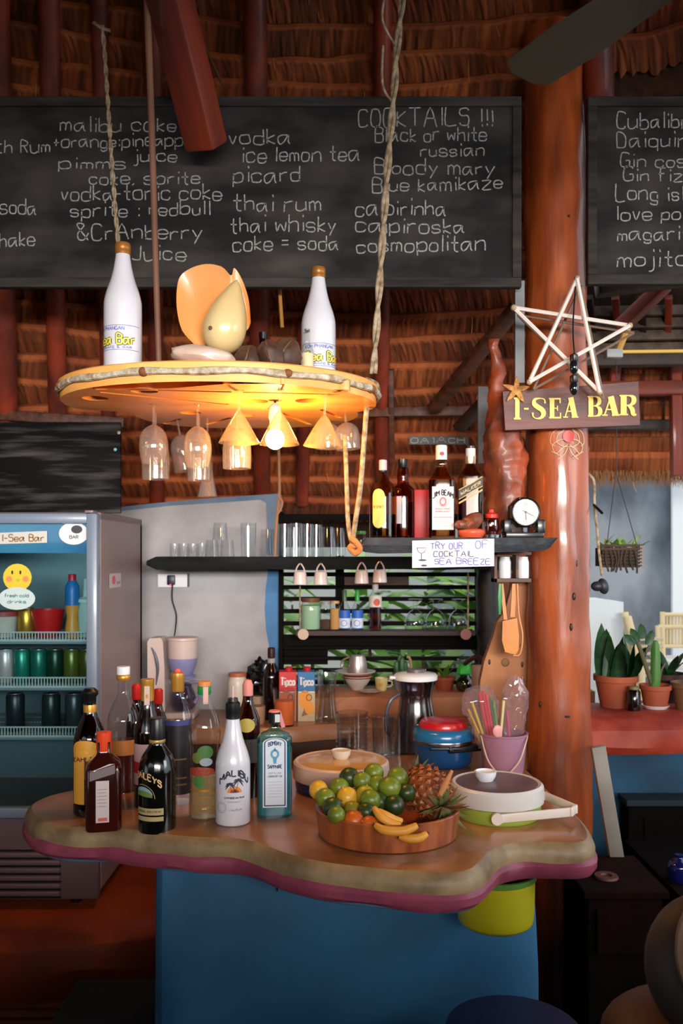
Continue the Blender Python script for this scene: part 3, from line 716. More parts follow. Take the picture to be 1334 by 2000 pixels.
g = twist([P(199, 50, 2.5), P(205, 110, 2.5), P(216, 280, 2.48), P(228, 440, 2.45), P(238, 560, 2.42), P(246, 716, 2.40)], .0055, 22, n=6, sub=18)
g.tube([P(182, 44, 2.5), P(199, 56, 2.5), P(215, 60, 2.5)], .005, 6)
single('thin_rope', g, ROPE, 'thin pale rope passing behind the left white bottle to the rack', 'rope')
g = G(); g.tube(catmull([P(372, 20, 2.7), P(395, 80, 2.7), P(436, 168, 2.7)], 4), .004, 6); g.tube([P(372, 20, 2.7), cone(3.1, D(-9), .02)], .004, 6)
single('dangling_cord', g, mat('brown_cord', (90, 56, 34), .9), 'thin brown cord dangling above the long blackboard', 'cord')
g = G(); g.tube(catmull([P(546, 565, 2.75), P(549, 610, 2.75), P(551, 640, 2.75)], 4), .006, 6)
g.tube([P(546, 565, 2.75), P(546, 540, 2.75)], .006, 6)
single('short_cord', g, mat('yellow_cord', (170, 116, 50), .8), 'short yellowish cord hanging under the long blackboard above the brown pods', 'cord')
g = G(); g.tube(catmull([P(546, 960, 3.45), P(541, 1010, 3.46), P(538, 1060, 3.45), P(537, 1108, 3.45)], 5), .006, 7); g.tube(catmull([P(543, 968, 3.45), P(551, 980, 3.45), P(549, 992, 3.45), P(541, 1006, 3.45)], 4), .005, 6)
g.tube([P(546, 960, 3.45), P(544, 860, 3.45)], .006, 6)
single('tan_cord', g, mat('tan_cord', (170, 124, 90), .9, bump=.4, scale=60), 'tan cord tied round the long black shelf at the wall edge', 'cord')

# ---- shelves
SHB = mat('black_green_shelf_wood', (14, 16, 18), .7, spec=.12, col2=(30, 34, 36), scale=10, stretch=(.3, 2, 2), bump=.3)
def rough_board(x0, x1, y0, y1, z0, z1, n=26, amp=.006, seed=0):
    g = G(); vs = []; fs = []
    for i in range(n+1):
        x = x0+(x1-x0)*i/n
        e = .35 if i in (0, n) else 1
        def q(k): return amp*noise.noise(Vector((x*6, k*3.3, seed)))
        zc_ = (z0+z1)/2
        vs += [(x, y0+q(1), zc_+(z0-zc_)*e+q(2)), (x, y0+q(1)*.5-.004, zc_), (x, y0+q(3), zc_+(z1-zc_)*e), (x, y1, zc_+(z1-zc_)*e), (x, y1, zc_+(z0-zc_)*e+q(4))]
    for i in range(n):
        for j in range(5): fs.append((i*5+j, (i+1)*5+j, (i+1)*5+(j+1) % 5, i*5+(j+1) % 5))
    fs += [tuple(range(5))[::-1], tuple(n*5+j for j in range(5))]
    return g.add(vs, fs)
ZS = 1.6
g = rough_board(X(286, 3.4), X(1030, 3.4), 3.40, 3.66, Z(1113, 3.4), Z(1087, 3.4), 40, .008, 3)
single('long_shelf', g, SHB, 'long black wall shelf carrying upturned glasses', 'shelf', smooth=False)
YL = 2.46
ZL = Z(1050, YL)
g = G(); vs = []; fs = []; xs = [(703, 1066, 1071), (716, 1054, 1078), (745, 1052, 1081), (800, 1052, 1080), (860, 1052, 1080), (930, 1050, 1080), (1000, 1049, 1078), (1060, 1049, 1076), (1074, 1047, 1070), (1088, 1046, 1052)]
for (px, a, b) in xs:
    x = X(px, YL); zt = ZL if px > 710 else Z(a, YL)
    vs += [(x, YL, Z(b, YL)), (x, YL-.004, (zt+Z(b, YL))/2), (x, YL, zt), (x, YL+.165, zt), (x, YL+.165, Z(b, YL))]
for i in range(len(xs)-1):
    for j in range(5): fs.append((i*5+j, (i+1)*5+j, (i+1)*5+(j+1) % 5, i*5+(j+1) % 5))
fs += [(4, 3, 2, 1, 0), tuple((len(xs)-1)*5+j for j in range(5))]
g.add(vs, fs)
single('liquor_shelf', g, mat('blue_black_shelf', (18, 22, 30), .5, spec=.3, col2=(44, 54, 66), scale=14, stretch=(1, 1, 1), bump=.4, lo=.5, hi=.9), 'short dark marbled shelf holding whisky bottles and the clock', 'shelf', smooth=False)
# ================================================================ FRIDGE
YF = 2.9
fx1, fx0 = X(197, YF), X(197, YF)-.62
fz0, fz1 = Z(1755, YF), Z(1000, YF)
fr = thing('drinks_fridge', 'tall glass door drinks fridge left of the white wall', 'fridge', (0, 0, 0))
FB = mat('pinkish_grey_enamel', (138, 120, 120), .4, col2=(128, 108, 108), scale=1.5); FD = mat('grey_blue_door_frame', (118, 132, 152), .35, coat=.2)
FI = mat('fridge_lining', (96, 122, 128), .5)
g = G(); t_ = .03; yb = 3.5; mid = Z(1600, YF)
g.box(fx1-t_, YF, fz0+.09, fx1, yb, fz1, bev=.006); g.box(fx0, YF, fz0, fx0+t_, yb, fz1); g.box(fx0, yb-.03, fz0, fx1, yb-.001, fz1); g.box(fx0, YF, fz1-.03, fx1, yb, fz1-.0005, bev=.006)
g.box(fx0, YF+.002, fz0+.02, fx1-.001, yb-.05, mid, bev=.012)
obj('cabinet', g, FB, fr, smooth=False)
g = G(); g.box(fx0+t_, yb-.04, mid, fx1-t_, yb-.031, fz1-.03); g.box(fx1-t_-.003, YF+.03, mid, fx1-t_, yb-.04, fz1-.03); obj('inner_lining', g, FI, fr, smooth=False)
dt = Z(1003, YF); db = Z(1592, YF); dw = S(22, YF)
door = G()
door.box(fx1-dw, YF-.045, db, fx1, YF-.002, dt, bev=.008); door.box(fx0, YF-.045, db, fx0+dw, YF-.002, dt, bev=.008)
door.box(fx0+dw*.8, YF-.04, dt-.035, fx1-dw*.9, YF-.004, dt, bev=.006); door.box(fx0+dw*.8, YF-.04, db, fx1-dw*.9, YF-.004, db+.035, bev=.006)
dr = obj('door', door, FD, fr)
g = G(); g.box(fx1-dw-.002, YF-.05, Z(1003, YF), fx1-.012, YF+.0, Z(998, YF), bev=.002); obj('hinge_cap', g, FB, dr)
g = G(); g.box(fx0+dw*.9, YF-.022, db+.03, fx1-dw*.95, YF-.018, dt-.03); obj('glass_pane', g, glass('fridge_pane', (235, 245, 247), .35, .05, .05), dr, smooth=False)
# blue header banner behind the glass with stickers
HB = mat('blue_header', (34, 110, 170), .5, col2=(70, 150, 190), scale=3)
g = G(); g.box(fx0+t_, YF-.015, Z(1080, YF), fx1-t_, YF+.002, Z(1016, YF)); hb = obj('header_banner', g, HB, fr, smooth=False, label='blue header banner')
yS = YF-.0235; mp = flat((0, yS, 0))
g = G(); g.dec([[(X(0, yS)-.02, Z(1063, yS)), (X(92, yS), Z(1060, yS)), (X(92, yS), Z(1037, yS)), (X(0, yS)-.02, Z(1041, yS))]], mp, 0, 0)
g.dec(text('I-Sea Bar', X(4, yS), Z(1057, yS), S(13, yS), width=S(82, yS), wd=S(2.4, yS)), mp, 1, .0006)
obj('sticker', g, [C((205, 205, 200), .5), C((150, 110, 60), .5)], dr, smooth=False, label='white strip sticker reading I-Sea Bar')
g = G(); g.dec(disc(X(144, yS), Z(1042, yS), S(29, yS), S(22, yS)), mp, 0, .0004); g.dec(disc(X(150, yS), Z(1034, yS), S(11, yS), S(8, yS)), mp, 1, .0009)
g.dec(text('BAR', X(136, yS), Z(1052, yS), S(6, yS), wd=S(1.2, yS)), mp, 1, .0009)
obj('sticker', g, [C((222, 226, 230), .5), C((60, 62, 70), .6)], dr, smooth=False, label='white oval sticker')
g = G(); g.dec(disc(X(34, yS), Z(1128, yS), S(28, yS), S(27, yS)), mp, 0, .0004)
for sx in (-1, 1):
    g.dec(disc(X(32+sx*8, yS), Z(1118, yS), S(2, yS), S(4, yS), 10), mp, 1, .0009); g.dec(disc(X(34+sx*16, yS), Z(1131, yS), S(6, yS), S(6, yS), 12), mp, 2, .0009)
g.dec(disc(X(35, yS), Z(1133, yS), S(4, yS), S(3, yS), 10), mp, 3, .0009)
g.dec(disc(X(33, yS), Z(1169, yS), S(36, yS), S(22, yS), 24), mp, 4, .0012)
g.dec(text('fresh cold', X(33, yS), Z(1166, yS), S(6, yS), width=S(46, yS), wd=S(1.5, yS), align='c'), mp, 5, .0016); g.dec(text('drinks', X(33, yS), Z(1178, yS), S(6, yS), width=S(36, yS), wd=S(1.5, yS), align='c'), mp, 5, .0016)
obj('sticker', g, [C((226, 196, 50), .5), C((20, 30, 20), .5), C((230, 140, 80), .5), C((180, 190, 30), .5), C((196, 216, 216), .5), C((90, 140, 150), .5)], dr, smooth=False, label='round yellow smiling face sticker over a white oval')
# side sticker
g = G(); mp2 = flat((fx1+.001, 0, 0), (0, 1, 0), (0, 0, 1))
g.dec(rect(3.0, Z(1148, 3.05), 3.16, Z(1120, 3.05)), mp2, 0, 0); g.dec(disc(3.06, Z(1133, 3.05), .022, .016), mp2, 1, .0006); g.dec(rect(3.10, Z(1142, 3.05), 3.15, Z(1136, 3.05)), mp2, 2, .0006)
obj('side_sticker', g, [C((190, 180, 182), .5), C((200, 90, 90), .5), C((140, 140, 150), .5)], fr, smooth=False)
# lower grille
g = G(); gy = YF-.004; g.box(fx0, gy-.02, fz0+.005, X(196, YF), gy+.01, Z(1594, YF), bev=.008); gp = obj('grille_panel', g, mat('mauve_grey_plastic', (98, 78, 84), .5), fr)
for k in range(6):
    z = Z(1664+k*15, YF); g = G(); g.box(fx0+.02, gy-.026, z-.009, X(122, YF), gy-.018, z+.009-.002, M=T(0, 0, 0), bev=.003); obj('louvre', g, mat('louvre_plastic', (104, 82, 88), .5) if k == 0 else bpy.data.materials['louvre_plastic'], gp)
g = G()
for k in range(7):
    z = Z(1656.5+k*15, YF); g.box(fx0+.02, gy-.0225, z-.0035, X(124, YF), gy-.019, z+.0035)
obj('slot', g, C((10, 8, 9), .9), gp, smooth=False)
for x in (fx0+.06, fx1-.1):
    g = G(); g.lathe([(.02, 0), (.022, .03), (.014, .034)], 12, 0, T(x, YF+.06, fz0-.03)); obj('foot', g, BLACK, fr)
# wire shelves
WIRE = mat('white_wire', (190, 205, 208), .4)
shz = []
for (py0, py1) in ((1234, 1250), (1322, 1340), (1418, 1436)):
    zt, zb = Z(py0, YF+.05), Z(py1, YF+.05); shz.append(zb+.006)
    g = G(); y = YF+.03; xa, xb = fx0+t_+.002, fx1-t_-.004
    g.tube([(xa, y, zt), (xb, y, zt)], .003, 6); g.tube([(xa, y, zb), (xb, y, zb)], .0045, 6)
    n = 54
    for i in range(n+1):
        x = xa+(xb-xa)*i/n; g.tube([(x, y+.42, zb+.002), (x, y, zb+.002), (x, y-.001, zt)], .0018, 4)
    for k in range(4): g.tube([(xa, y+.1*k+.05, zb), (xb, y+.1*k+.05, zb)], .002, 4)
    obj('wire_shelf', g, WIRE, fr, smooth=False)
    g = G(); g.box(xa, y+.004, zb-.012, xb, y+.46, zb-.004); obj('shelf_tray', g, C((120, 140, 146), .5), fr, smooth=False)
lf = area('fridge_lamp', (fx0+.32, YF+.12, fz1-.06), (fx0+.4, YF+.3, 1.75), .3, .05, .9, (.7, .95, 1.0), 120)
# contents
def can(label, px, py, Y, r, h, col, lid=(190, 190, 195), group='soft drink cans on the middle fridge shelf', cat='can', name='drink_can', metal=.35):
    t = thing(name, label, cat, (X(px, Y), Y, 0), group=group)
    zb = shz[py]; t.location.z = zb
    g = G(); g.lathe([(r*.82, 0), (r, .008), (r, h-.012), (r*.84, h-.002)], 18); obj('can_body', g, C(col, .3, metal=metal), t)
    g = G(); g.lathe([(r*.84, h-.002), (r*.84, h), (r*.7, h-.002), (0, h-.003)], 18); obj('can_lid', g, C(lid, .3, metal=.9), t)
    return t
Yc = YF+.10
r_c = .031
for px, col, lb in ((13, (200, 190, 190), 'white and silver soft drink can in the fridge, second shelf, left end'), (-30, (170, 20, 24), 'red soft drink can in the fridge, beside the white can'), (45, (20, 130, 110), 'sea green soft drink can in the fridge beside the white can'), (78, (20, 110, 96), 'dark green soft drink can in the fridge, third visible on second shelf'), (110, (16, 60, 44), 'very dark green can in the fridge, second shelf'), (142, (92, 104, 34), 'olive yellow can in the fridge, second shelf'), (172, (80, 84, 30), 'olive can against the right wall of the fridge')):
    can(lb, px-2, 1, Yc, r_c*.9, .115, col)
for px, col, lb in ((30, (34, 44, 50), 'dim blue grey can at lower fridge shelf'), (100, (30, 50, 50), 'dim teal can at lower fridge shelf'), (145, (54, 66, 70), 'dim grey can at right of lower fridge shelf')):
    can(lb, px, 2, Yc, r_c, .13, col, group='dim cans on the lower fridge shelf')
can('gold metal can in the fridge between white tub and red bowl', 52, 0, Yc, .030, .10, (214, 160, 60), group=None, metal=.8)
t = thing('plastic_tub', 'white plastic tub with red lid in the fridge', 'tub', (X(8, Yc), Yc, shz[0]))
g = G(); g.lathe([(.04, 0), (.048, .07), (.05, .075)], 24); obj('tub_body', g, C((190, 186, 176), .5), t)
g = G(); g.lathe([(.052, .072), (.052, .088), (.045, .09), (0, .09)], 24); obj('lid', g, C((150, 50, 48), .5), t)
g = G(); g.lathe([(.036, 0), (.044, .02), (.053, .075), (.056, .095), (.053, .095), (.048, .07), (.03, .01), (0, .008)], 28)
single('red_bowl', g, C((190, 24, 30), .35), 'deep red plastic bowl on top shelf of the fridge', 'bowl', (X(93, Yc), Yc, shz[0]))
t = thing('juice_bottle', 'tall orange and blue juice bottle in the fridge near the door frame', 'bottle', (X(141, YF+.08), YF+.08, shz[0]))
g = G(); g.lathe([(.022, 0), (.024, .03), (.018, .07), (.024, .11)], 20); obj('lower_body', g, C((214, 150, 60), .4), t)
g = G(); g.lathe([(.0235, .11), (.024, .15), (.0235, .175), (.013, .195)], 20); obj('label_sleeve', g, C((30, 110, 180), .4), t)
g = G(); g.lathe([(.013, .195), (.013, .215), (.012, .217)], 16); obj('cap', g, C((190, 30, 50), .4), t)
t = thing('frosted_jug', 'pale frosted jug against the right inner wall of fridge', 'jug', (X(162, YF+.05), YF+.05+.05, shz[0]))
g = G(); g.lathe([(.03, 0), (.032, .09), (.026, .12)], 20); obj('jug_body', g, C((170, 205, 200), .4), t)
g = G(); g.lathe([(.034, .12), (.034, .13), (.015, .14), (.012, .2), (0, .203)], 20); obj('jug_lid', g, C((200, 225, 220), .4), t)

# ================================================================ PLINTH, STEPS, DARK STOOL
ORC = mat('orange_cement_plinth', (150, 62, 22), .55, col2=(120, 44, 14), scale=3, bump=.25, coat=.15)
g = G(); out = [(-1.9, 2.58), (-1.2, 2.6), (-.95, 2.62), (-.8, 2.66), (-.62, 2.70), (-.52, 2.74), (-.52, 3.6), (-1.9, 3.6)]
n = len(out); pv = out
rg = [[(x, y-.0, z) for x, y in pv] for z in (0, .3)]+[[(x, y+.015 if y < 3 else y, .40) for x, y in pv], [(x, y+.06 if y < 3 else y, .425) for x, y in pv]]
add_rings(g, rg, (True, True)); pl = single('fridge_plinth', g, ORC, 'orange painted cement plinth under the drinks fridge', 'plinth')
pl['kind'] = 'structure'
g = G(); g.box(-1.5, 2.3, 0, X(120, 2.4), 2.66, .24, bev=.01)
st = single('timber_step', g, mat('step_timber', (110, 62, 40), .6), 'low step with plank ridges at the lower left corner', 'step')
for k in range(6):
    g = G(); g.box(-1.5, 2.31+k*.056, .2405, X(118, 2.4), 2.35+k*.056, .258, bev=.004); obj('plank', g, bpy.data.materials['step_timber'], st)
t = thing('dark_stool', 'dark wooden stool in shadow left of the blue base', 'stool', (X(205, 2.2), 2.25, 0))
DS = mat('near_black_wood', (16, 10, 9), .7)
g = G(); g.box(-.13, -.12, .40, .13, .15, .435, bev=.008); obj('seat', g, DS, t)
for sx in (-1, 1):
    for sy in (-1, 1):
        g = G(); g.box(-.02, -.02, 0, .02, .02, .4, M=T(sx*.12, sy*.1+.01, 0)); obj('leg', g, DS, t)
g = G()
for sy in (-1, 1): g.box(-.12, sy*.1-.006, .15, .12, sy*.1+.018, .39)
for sx in (-1, 1): g.box(sx*.12-.01, -.1, .15, sx*.12+.01, .12, .39)
obj('side_panel', g, DS, t, smooth=False)
# ================================================================ BOTTLES ON THE COUNTER
def sm(prof, sub=4):
    c = catmull([(r, 0, z) for r, z in prof], sub); return [(max(0, p.x), p.z) for p in c]
def bottle(label, px, Y, z0, H, R, prof, bm_, caps=(), liquid=None, decs=(), rot=0, power=2., ry=1., name='liquor_bottle', group=None, cat='bottle', n=28, smoothp=True, x=None):
    t = thing(name, label, cat, (X(px, Y) if x is None else x, Y, z0), rot, group)
    pf = [(r*R, z*H) for r, z in prof]
    if smoothp: pf = [(0, pf[0][1])]+sm(pf, 3)
    g = G(); g.lathe(pf, n, 0, None, power, ry, cap=True); obj('glass_body', g, bm_, t, angle=50)
    if liquid:
        m, lv = liquid; q = [(r*.93, z) for r, z in pf if z < lv*H]
        q = [(a, max(b, .006)) for a, b in q]+[(q[-1][0], lv*H), (0, lv*H)]
        g = G(); g.lathe(q, n, 0, None, power, ry, cap=False); obj('liquid', g, m, t, angle=50)
    for (nm, cp, m) in caps:
        g = G(); g.lathe([(r*R, z*H) for r, z in cp], 20); obj(nm, g, m, t)
    for nm, fn, ms in decs:
        g = G(); fn(g, R, H); obj(nm, g, ms, t, smooth=False)
    return t
capcyl = lambda z0, z1, r: [(r*.98, z0), (r, z0+.004), (r, z1-.004), (r*.93, z1), (0, z1)]
NECK = [(.9, 0), (.99, .012), (1, .04), (1, .3), (1, .54), (.94, .62), (.74, .70), (.48, .77), (.38, .83), (.36, .90), (.36, .97)]
def lab(a0, v0, v1, wa, ro=.0006, ryy=1., n=14):        # helper: wrapped rectangle label
    def f(g, R, H): mp = cyl(R, a0, 0, ryy); g.dec(rect(-wa*R, v0*H, wa*R, v1*H, n), mp, 0, ro)
    return f
PAPERW = C((218, 216, 214), .6); INK = C((26, 28, 34), .6); GOLD = C((206, 150, 66), .35, metal=.6); GREYINK = C((120, 122, 130), .6)
zc = CT
BRN = glass('brown_bottle_glass', (96, 30, 14), .8, .05, .07); DKGL = mat('very_dark_bottle', (16, 5, 5), .1, coat=.6)
REDBR = glass('red_brown_bottle', (120, 26, 14), .7, .05, .08)

# 1 coffee liqueur with yellow label
def d_kah(g, R, H):
    mp = cyl(R, 8, 0); g.dec(rect(-1.1*R, .10*H, -.2*R, .50*H, 8), mp, 0, .0008); g.dec(disc(-.2*R, .52*H, .95*R, .085*H, 24), mp, 0, .0007)
    g.dec(rect(-.2*R, .30*H, .8*R, .44*H, 8), mp, 1, .0014); g.dec(text('KAHLUA', -.15*R, .44*H, .035*H, width=1.7*R, wd=.0022, align='c', slope=.08), mp, 2, .0018)
bottle('dark red coffee liqueur bottle with yellow KAHLUA label, leftmost on counter', 176, 2.20, zc, .315, .041, NECK, REDBR, [('cap', [(.40*1, .80), (.42, .86), (.40, .87)], GOLD), ('pourer', [(.36, .87), (.38, .93), (.5, .95), (.5, .975), (.3, 1.0), (0, 1.0)], BLACK)],
       (mat('coffee_liqueur', (20, 5, 4), .25), .60), [('paper_label', d_kah, [C((214, 150, 50), .5), C((70, 24, 14), .5), C((60, 20, 16), .5)])])
# 2 square orange liqueur bottle
COI = mat('dark_amber_bottle', (34, 10, 8), .12, coat=.6, col2=(58, 16, 10), scale=6)
def d_coi(g, R, H):
    mp = flat((0, -R*1.0, 0)); g.dec(rect(-.42*R, .10*H, .30*R, .53*H), mp, 0, .0009); g.dec([[(-.75*R, .53*H), (.62*R, .60*H), (.62*R, .69*H), (-.75*R, .62*H)]], mp, 1, .0012)
    g.dec([[(-.75*R, .625*H), (.3*R, .70*H), (.62*R, .70*H), (-.2*R, .655*H)]], mp, 0, .0015)
    for k in range(6): g.dec(rect(-.34*R, (.44-.035*k)*H, (.2-.05*(k % 2))*R, (.443-.035*k)*H+.0006), mp, 2, .0013)
    g.dec(text('L', -.15*R, .12*H, .03*H, wd=.001), mp, 3, .0013); g.dec(rect(-.3*R, .115*H, .2*R, .15*H), mp, 3, .0012)
bottle('square dark amber orange liqueur bottle with orange cap and white front label, front left', 203, 2.085, zc, .228, .042, [(.96, 0), (1, .02), (1, .62), (.9, .68), (.45, .76), (.36, .80), (.36, .9)], COI,
       [('cap', capcyl(.80, 1.0, .42), mat('orange_red_cap', (214, 66, 26), .35))], None, [('paper_label', d_coi, [C((196, 176, 176), .6), C((110, 96, 96), .6), GREYINK, C((190, 90, 80), .6)])], power=6., rot=14, smoothp=False)
# 3 clear bottle with white cap and orange lower label
def d_cl(g, R, H): g.dec(rect(-1.2*R, .30*H, 1.2*R, .42*H, 14), cyl(R, 0, 0), 0, .0007)
bottle('clear bottle with white cap on gold collar and orange band, behind the coffee liqueur', 241, 2.42, zc, .342, .044, [(.95, 0), (1, .03), (1, .5), (.97, .58), (.8, .66), (.5, .74), (.35, .80), (.33, .93)], GLASS,
       [('collar', [(.38, .885), (.44, .9), (.44, .925), (.38, .935)], GOLD), ('cap', capcyl(.935, 1.0, .42), WHITE)], (mat('amber_drink', (86, 26, 12), .3), .40), [('paper_label', d_cl, [C((196, 120, 50), .5)])])
# 4 slim brown bottle
def d_sb(g, R, H):
    mp = cyl(R, 0, 0); g.dec(rect(-1.2*R, .18*H, 1.2*R, .50*H, 14), mp, 0, .0007); g.dec(rect(-1.2*R, .27*H, 1.2*R, .36*H, 14), mp, 1, .0011)
bottle('slim dark brown bottle with gold foil neck and red white label', 288, 2.27, zc, .328, .034, [(.95, 0), (1, .02), (1, .52), (.95, .6), (.72, .7), (.52, .78), (.46, .84), (.44, .94)], DKGL,
       [('foil', [(.50, .83), (.52, .86), (.50, .97), (.53, .98), (.53, 1.0), (0, 1.0)], GOLD)], None, [('paper_label', d_sb, [C((190, 150, 150), .6), C((180, 30, 36), .6)]), ('tax_strip', lambda g, R, H: g.dec(rect(-.12*R, .80*H, .28*R, .95*H), cyl(R*.53, 0, 0), 0, .0006), [C((206, 176, 166), .7)])])
# 5 cream liqueur
def d_bai(g, R, H):
    mp = cyl(R, -12, 0)
    g.dec(text('BAILEYS', -.15*R, .475*H, .052*H, width=1.55*R, wd=.0030, align='c', arc=9, slope=-.28), mp, 0, .0012)
    g.dec(disc(-.42*R, .32*H, .62*R, .085*H, 20, 10, 150), mp, 1, .0010); g.dec(disc(-.42*R, .32*H, .60*R, .05*H, 20, -10, 170), mp, 2, .0013); g.dec(ring(-.42*R, .30*H, .72*R, .125*H, .0012, 24, 0, 110), mp, 3, .0012)
    g.dec(rect(-.85*R, .155*H, .75*R, .215*H, 10), mp, 3, .0010); g.dec(rect(-.85*R, .10*H, .75*R, .14*H, 10), mp, 3, .0010)
    g.dec(text('ORIGINAL IRISH CREAM', -.05*R, .178*H, .018*H, width=1.3*R, wd=.0007, align='c'), mp, 4, .0014)
bottle('black cream liqueur bottle with BAILEYS lettering and green landscape emblem, front of the group', 307, 2.085, zc, .262, .0445, [(.95, 0), (1, .02), (1, .46), (.97, .55), (.82, .65), (.55, .72), (.42, .76), (.41, .8)], mat('black_green_glass', (7, 9, 8), .1, coat=.7),
       [('collar', [(.42, .775), (.44, .78), (.44, .80), (.42, .805)], C((176, 140, 80), .4, metal=.4)), ('cap', [(.42, .805), (.43, .82), (.42, .985), (.38, 1.0), (0, 1.0)], BLACK)], None,
       [('paper_label', d_bai, [C((206, 164, 116), .5), C((128, 156, 166), .5), C((96, 122, 52), .5), C((172, 152, 106), .5), INK])])
# 6/7 two small red capped bottles at the back
for px, hh, lb in ((267, .282, 'dark bottle with round red cap between the white capped and foil necked bottles'), (309, .268, 'thin bottle with translucent red cap behind the black cream liqueur')):
    bottle(lb, px, 2.50, zc, hh, .030, NECK, glass('grey_bottle_glass', (150, 120, 112), .8), [('cap', [(.40, .84), (.46, .86), (.46, .98), (.3, 1.0), (0, 1.0)], mat('red_cap', (206, 36, 30), .3, trans=.2))], (mat('dark_syrup', (40, 10, 10), .3), .6))
# 8 gold capped clear bottle with dark label
def d_gd(g, R, H):
    mp = cyl(R, 0, 0); g.dec(rect(-1.3*R, .08*H, 1.3*R, .60*H, 16), mp, 0, .0007); g.dec(rect(-1.3*R, .60*H, 1.3*R, .64*H, 16), mp, 1, .0009)
    for v in (.34, .2, .15): g.dec(rect(-.8*R, v*H, .8*R, (v+.012)*H, 8), mp, 2, .0011)
bottle('clear rum bottle with gold foil cap and dark wrapped label', 347, 2.30, zc, .345, .039, [(.95, 0), (1, .02), (1, .56), (.95, .65), (.75, .73), (.45, .8), (.37, .85), (.37, .9)], GLASS,
       [('foil', [(.41, .845), (.45, .86), (.45, .95), (.47, .96), (.45, .985), (0, .99)], GOLD), ('paper_seal', [(.2, .985), (.25, 1.0), (.1, 1.02), (0, 1.02)], C((210, 90, 80), .6))], None,
       [('paper_label', d_gd, [C((34, 26, 30), .4), C((60, 66, 120), .4), C((120, 90, 40), .5)])])
# 9 green capped bottle, round shoulders
def d_gr(g, R, H):
    mp = cyl(R*.9, 0, 0)
    for (u, v, r1, r2, i) in ((.2, .5, .5, .05, 0), (-.3, .46, .35, .04, 1), (.25, .43, .4, .03, 2), (-.1, .36, .9, .035, 3), (-.2, .29, .35, .05, 0)): g.dec(disc(u*R, v*H, r1*R, r2*H, 14), mp, i, .0008+.0002*i)
    g.dec(rect(-.9*R, .215*H, .9*R, .232*H, 10), mp, 4, .0009); g.dec(rect(-.9*R, .175*H, .9*R, .18*H, 10), mp, 4, .0009); g.dec(rect(-.9*R, .10*H, .9*R, .105*H, 10), mp, 4, .0009)
bottle('clear bulging bottle of yellowish rum with green and red label and green cap', 399, 2.16, zc, .338, .0405, [(.86, 0), (.93, .02), (.9, .2), (.9, .5), (.93, .56), (1.0, .62), (.97, .68), (.78, .76), (.52, .83), (.36, .89), (.34, .93)], GLASS,
       [('cap', [(.38, .905), (.42, .915), (.42, .965), (.40, .97)], C((30, 130, 56), .35)), ('cap_top', [(.42, .968), (.42, .995), (.38, 1.0), (0, 1.0)], C((206, 130, 70), .4))], (frosted('yellow_rum', (214, 190, 80), .25, .3), .32),
       [('paper_label', d_gr, [C((66, 112, 52), .6), C((96, 110, 50), .6), C((150, 160, 170), .6), C((150, 60, 36), .6), GOLD]), ('tax_strip', lambda g, R, H: g.dec(rect(.0, .84*H, .3*R, .965*H, 3), cyl(R*.42, 0, 0), 0, .001), [C((214, 170, 160), .7)])])
# 10 white coconut rum
MAL = [(.93, 0), (.99, .012), (1, .04), (1, .3), (1, .53), (.97, .60), (.85, .68), (.64, .78), (.49, .88), (.41, .96), (.38, 1.0)]
MALW = mat('white_bottle_coating', (206, 204, 212), .28, coat=.5)
def d_mal(g, R, H):
    mp = cyl(R, 12, 0)
    g.dec(text('MALIBU', 0, .485*H, .058*H, width=1.75*R, wd=.0034, align='c', arc=16), mp, 0, .0007)
    for (u, v, s_) in ((-.25, .405, 1.), (.22, .44, 1.15)):
        for a in (10, 50, 95, 140, 175, 205, -25):
            aa = math.radians(a); L_ = .30*R*s_; q = [(u*R+L_*t*math.cos(aa), v*H+L_*t*math.sin(aa)-.22*L_*t*t*3) for t in (0, .3, .6, 1)]
            g.dec(ribbon(q, [.0006, .0036, .0032, .0006]), mp, 0, .0007)
        g.dec(ribbon([(u*R, v*H), (u*R*.7, (v-.06)*H), (u*R*.4, .355*H)], .0012), mp, 0, .0007)
    g.dec(disc(0, .325*H, .42*R, .060*H, 20, 0, 180), mp, 1, .0006); g.dec(disc(0, .325*H, .25*R, .035*H, 16, 0, 180), mp, 2, .0009)
    g.dec([[(-.1*R, .325*H), (.12*R, .325*H), (.03*R, .36*H)]], mp, 0, .0011)
    g.dec(text('CARIBBEAN RUM', 0, .268*H, .015*H, width=1.15*R, wd=.0009, align='c'), mp, 0, .0007); g.dec(text('COCONUT', 0, .232*H, .012*H, width=.75*R, wd=.0007, align='c'), mp, 3, .0007)
    g.dec(text('LIQUEUR', .05*R, .155*H, .015*H, width=.75*R, wd=.0008, align='c'), mp, 3, .0007)
    g.dec(ring(-.78*R, .18*H, .32*R, .05*H, .0009), mp, 3, .0007); g.dec(ring(-.78*R, .18*H, .24*R, .036*H, .0006), mp, 3, .0007)
mb = bottle('tall white coconut rum bottle with MALIBU palm label and black pourer, standing on counter', 455, 2.125, zc, .252, .0425, MAL, MALW, [('cap', [(.37, 1.0), (.42, 1.01), (.41, 1.06), (.43, 1.07), (.42, 1.15), (.3, 1.17), (.28, 1.2), (0, 1.2)], BLACK),
       ('pourer', [(.06, 1.2), (.09, 1.22), (.07, 1.32), (0, 1.32)], C((206, 170, 170), .3))], None, [('printed_label', d_mal, [C((38, 40, 58), .5), C((226, 130, 50), .5), C((150, 56, 40), .5), C((130, 128, 140), .5)])])
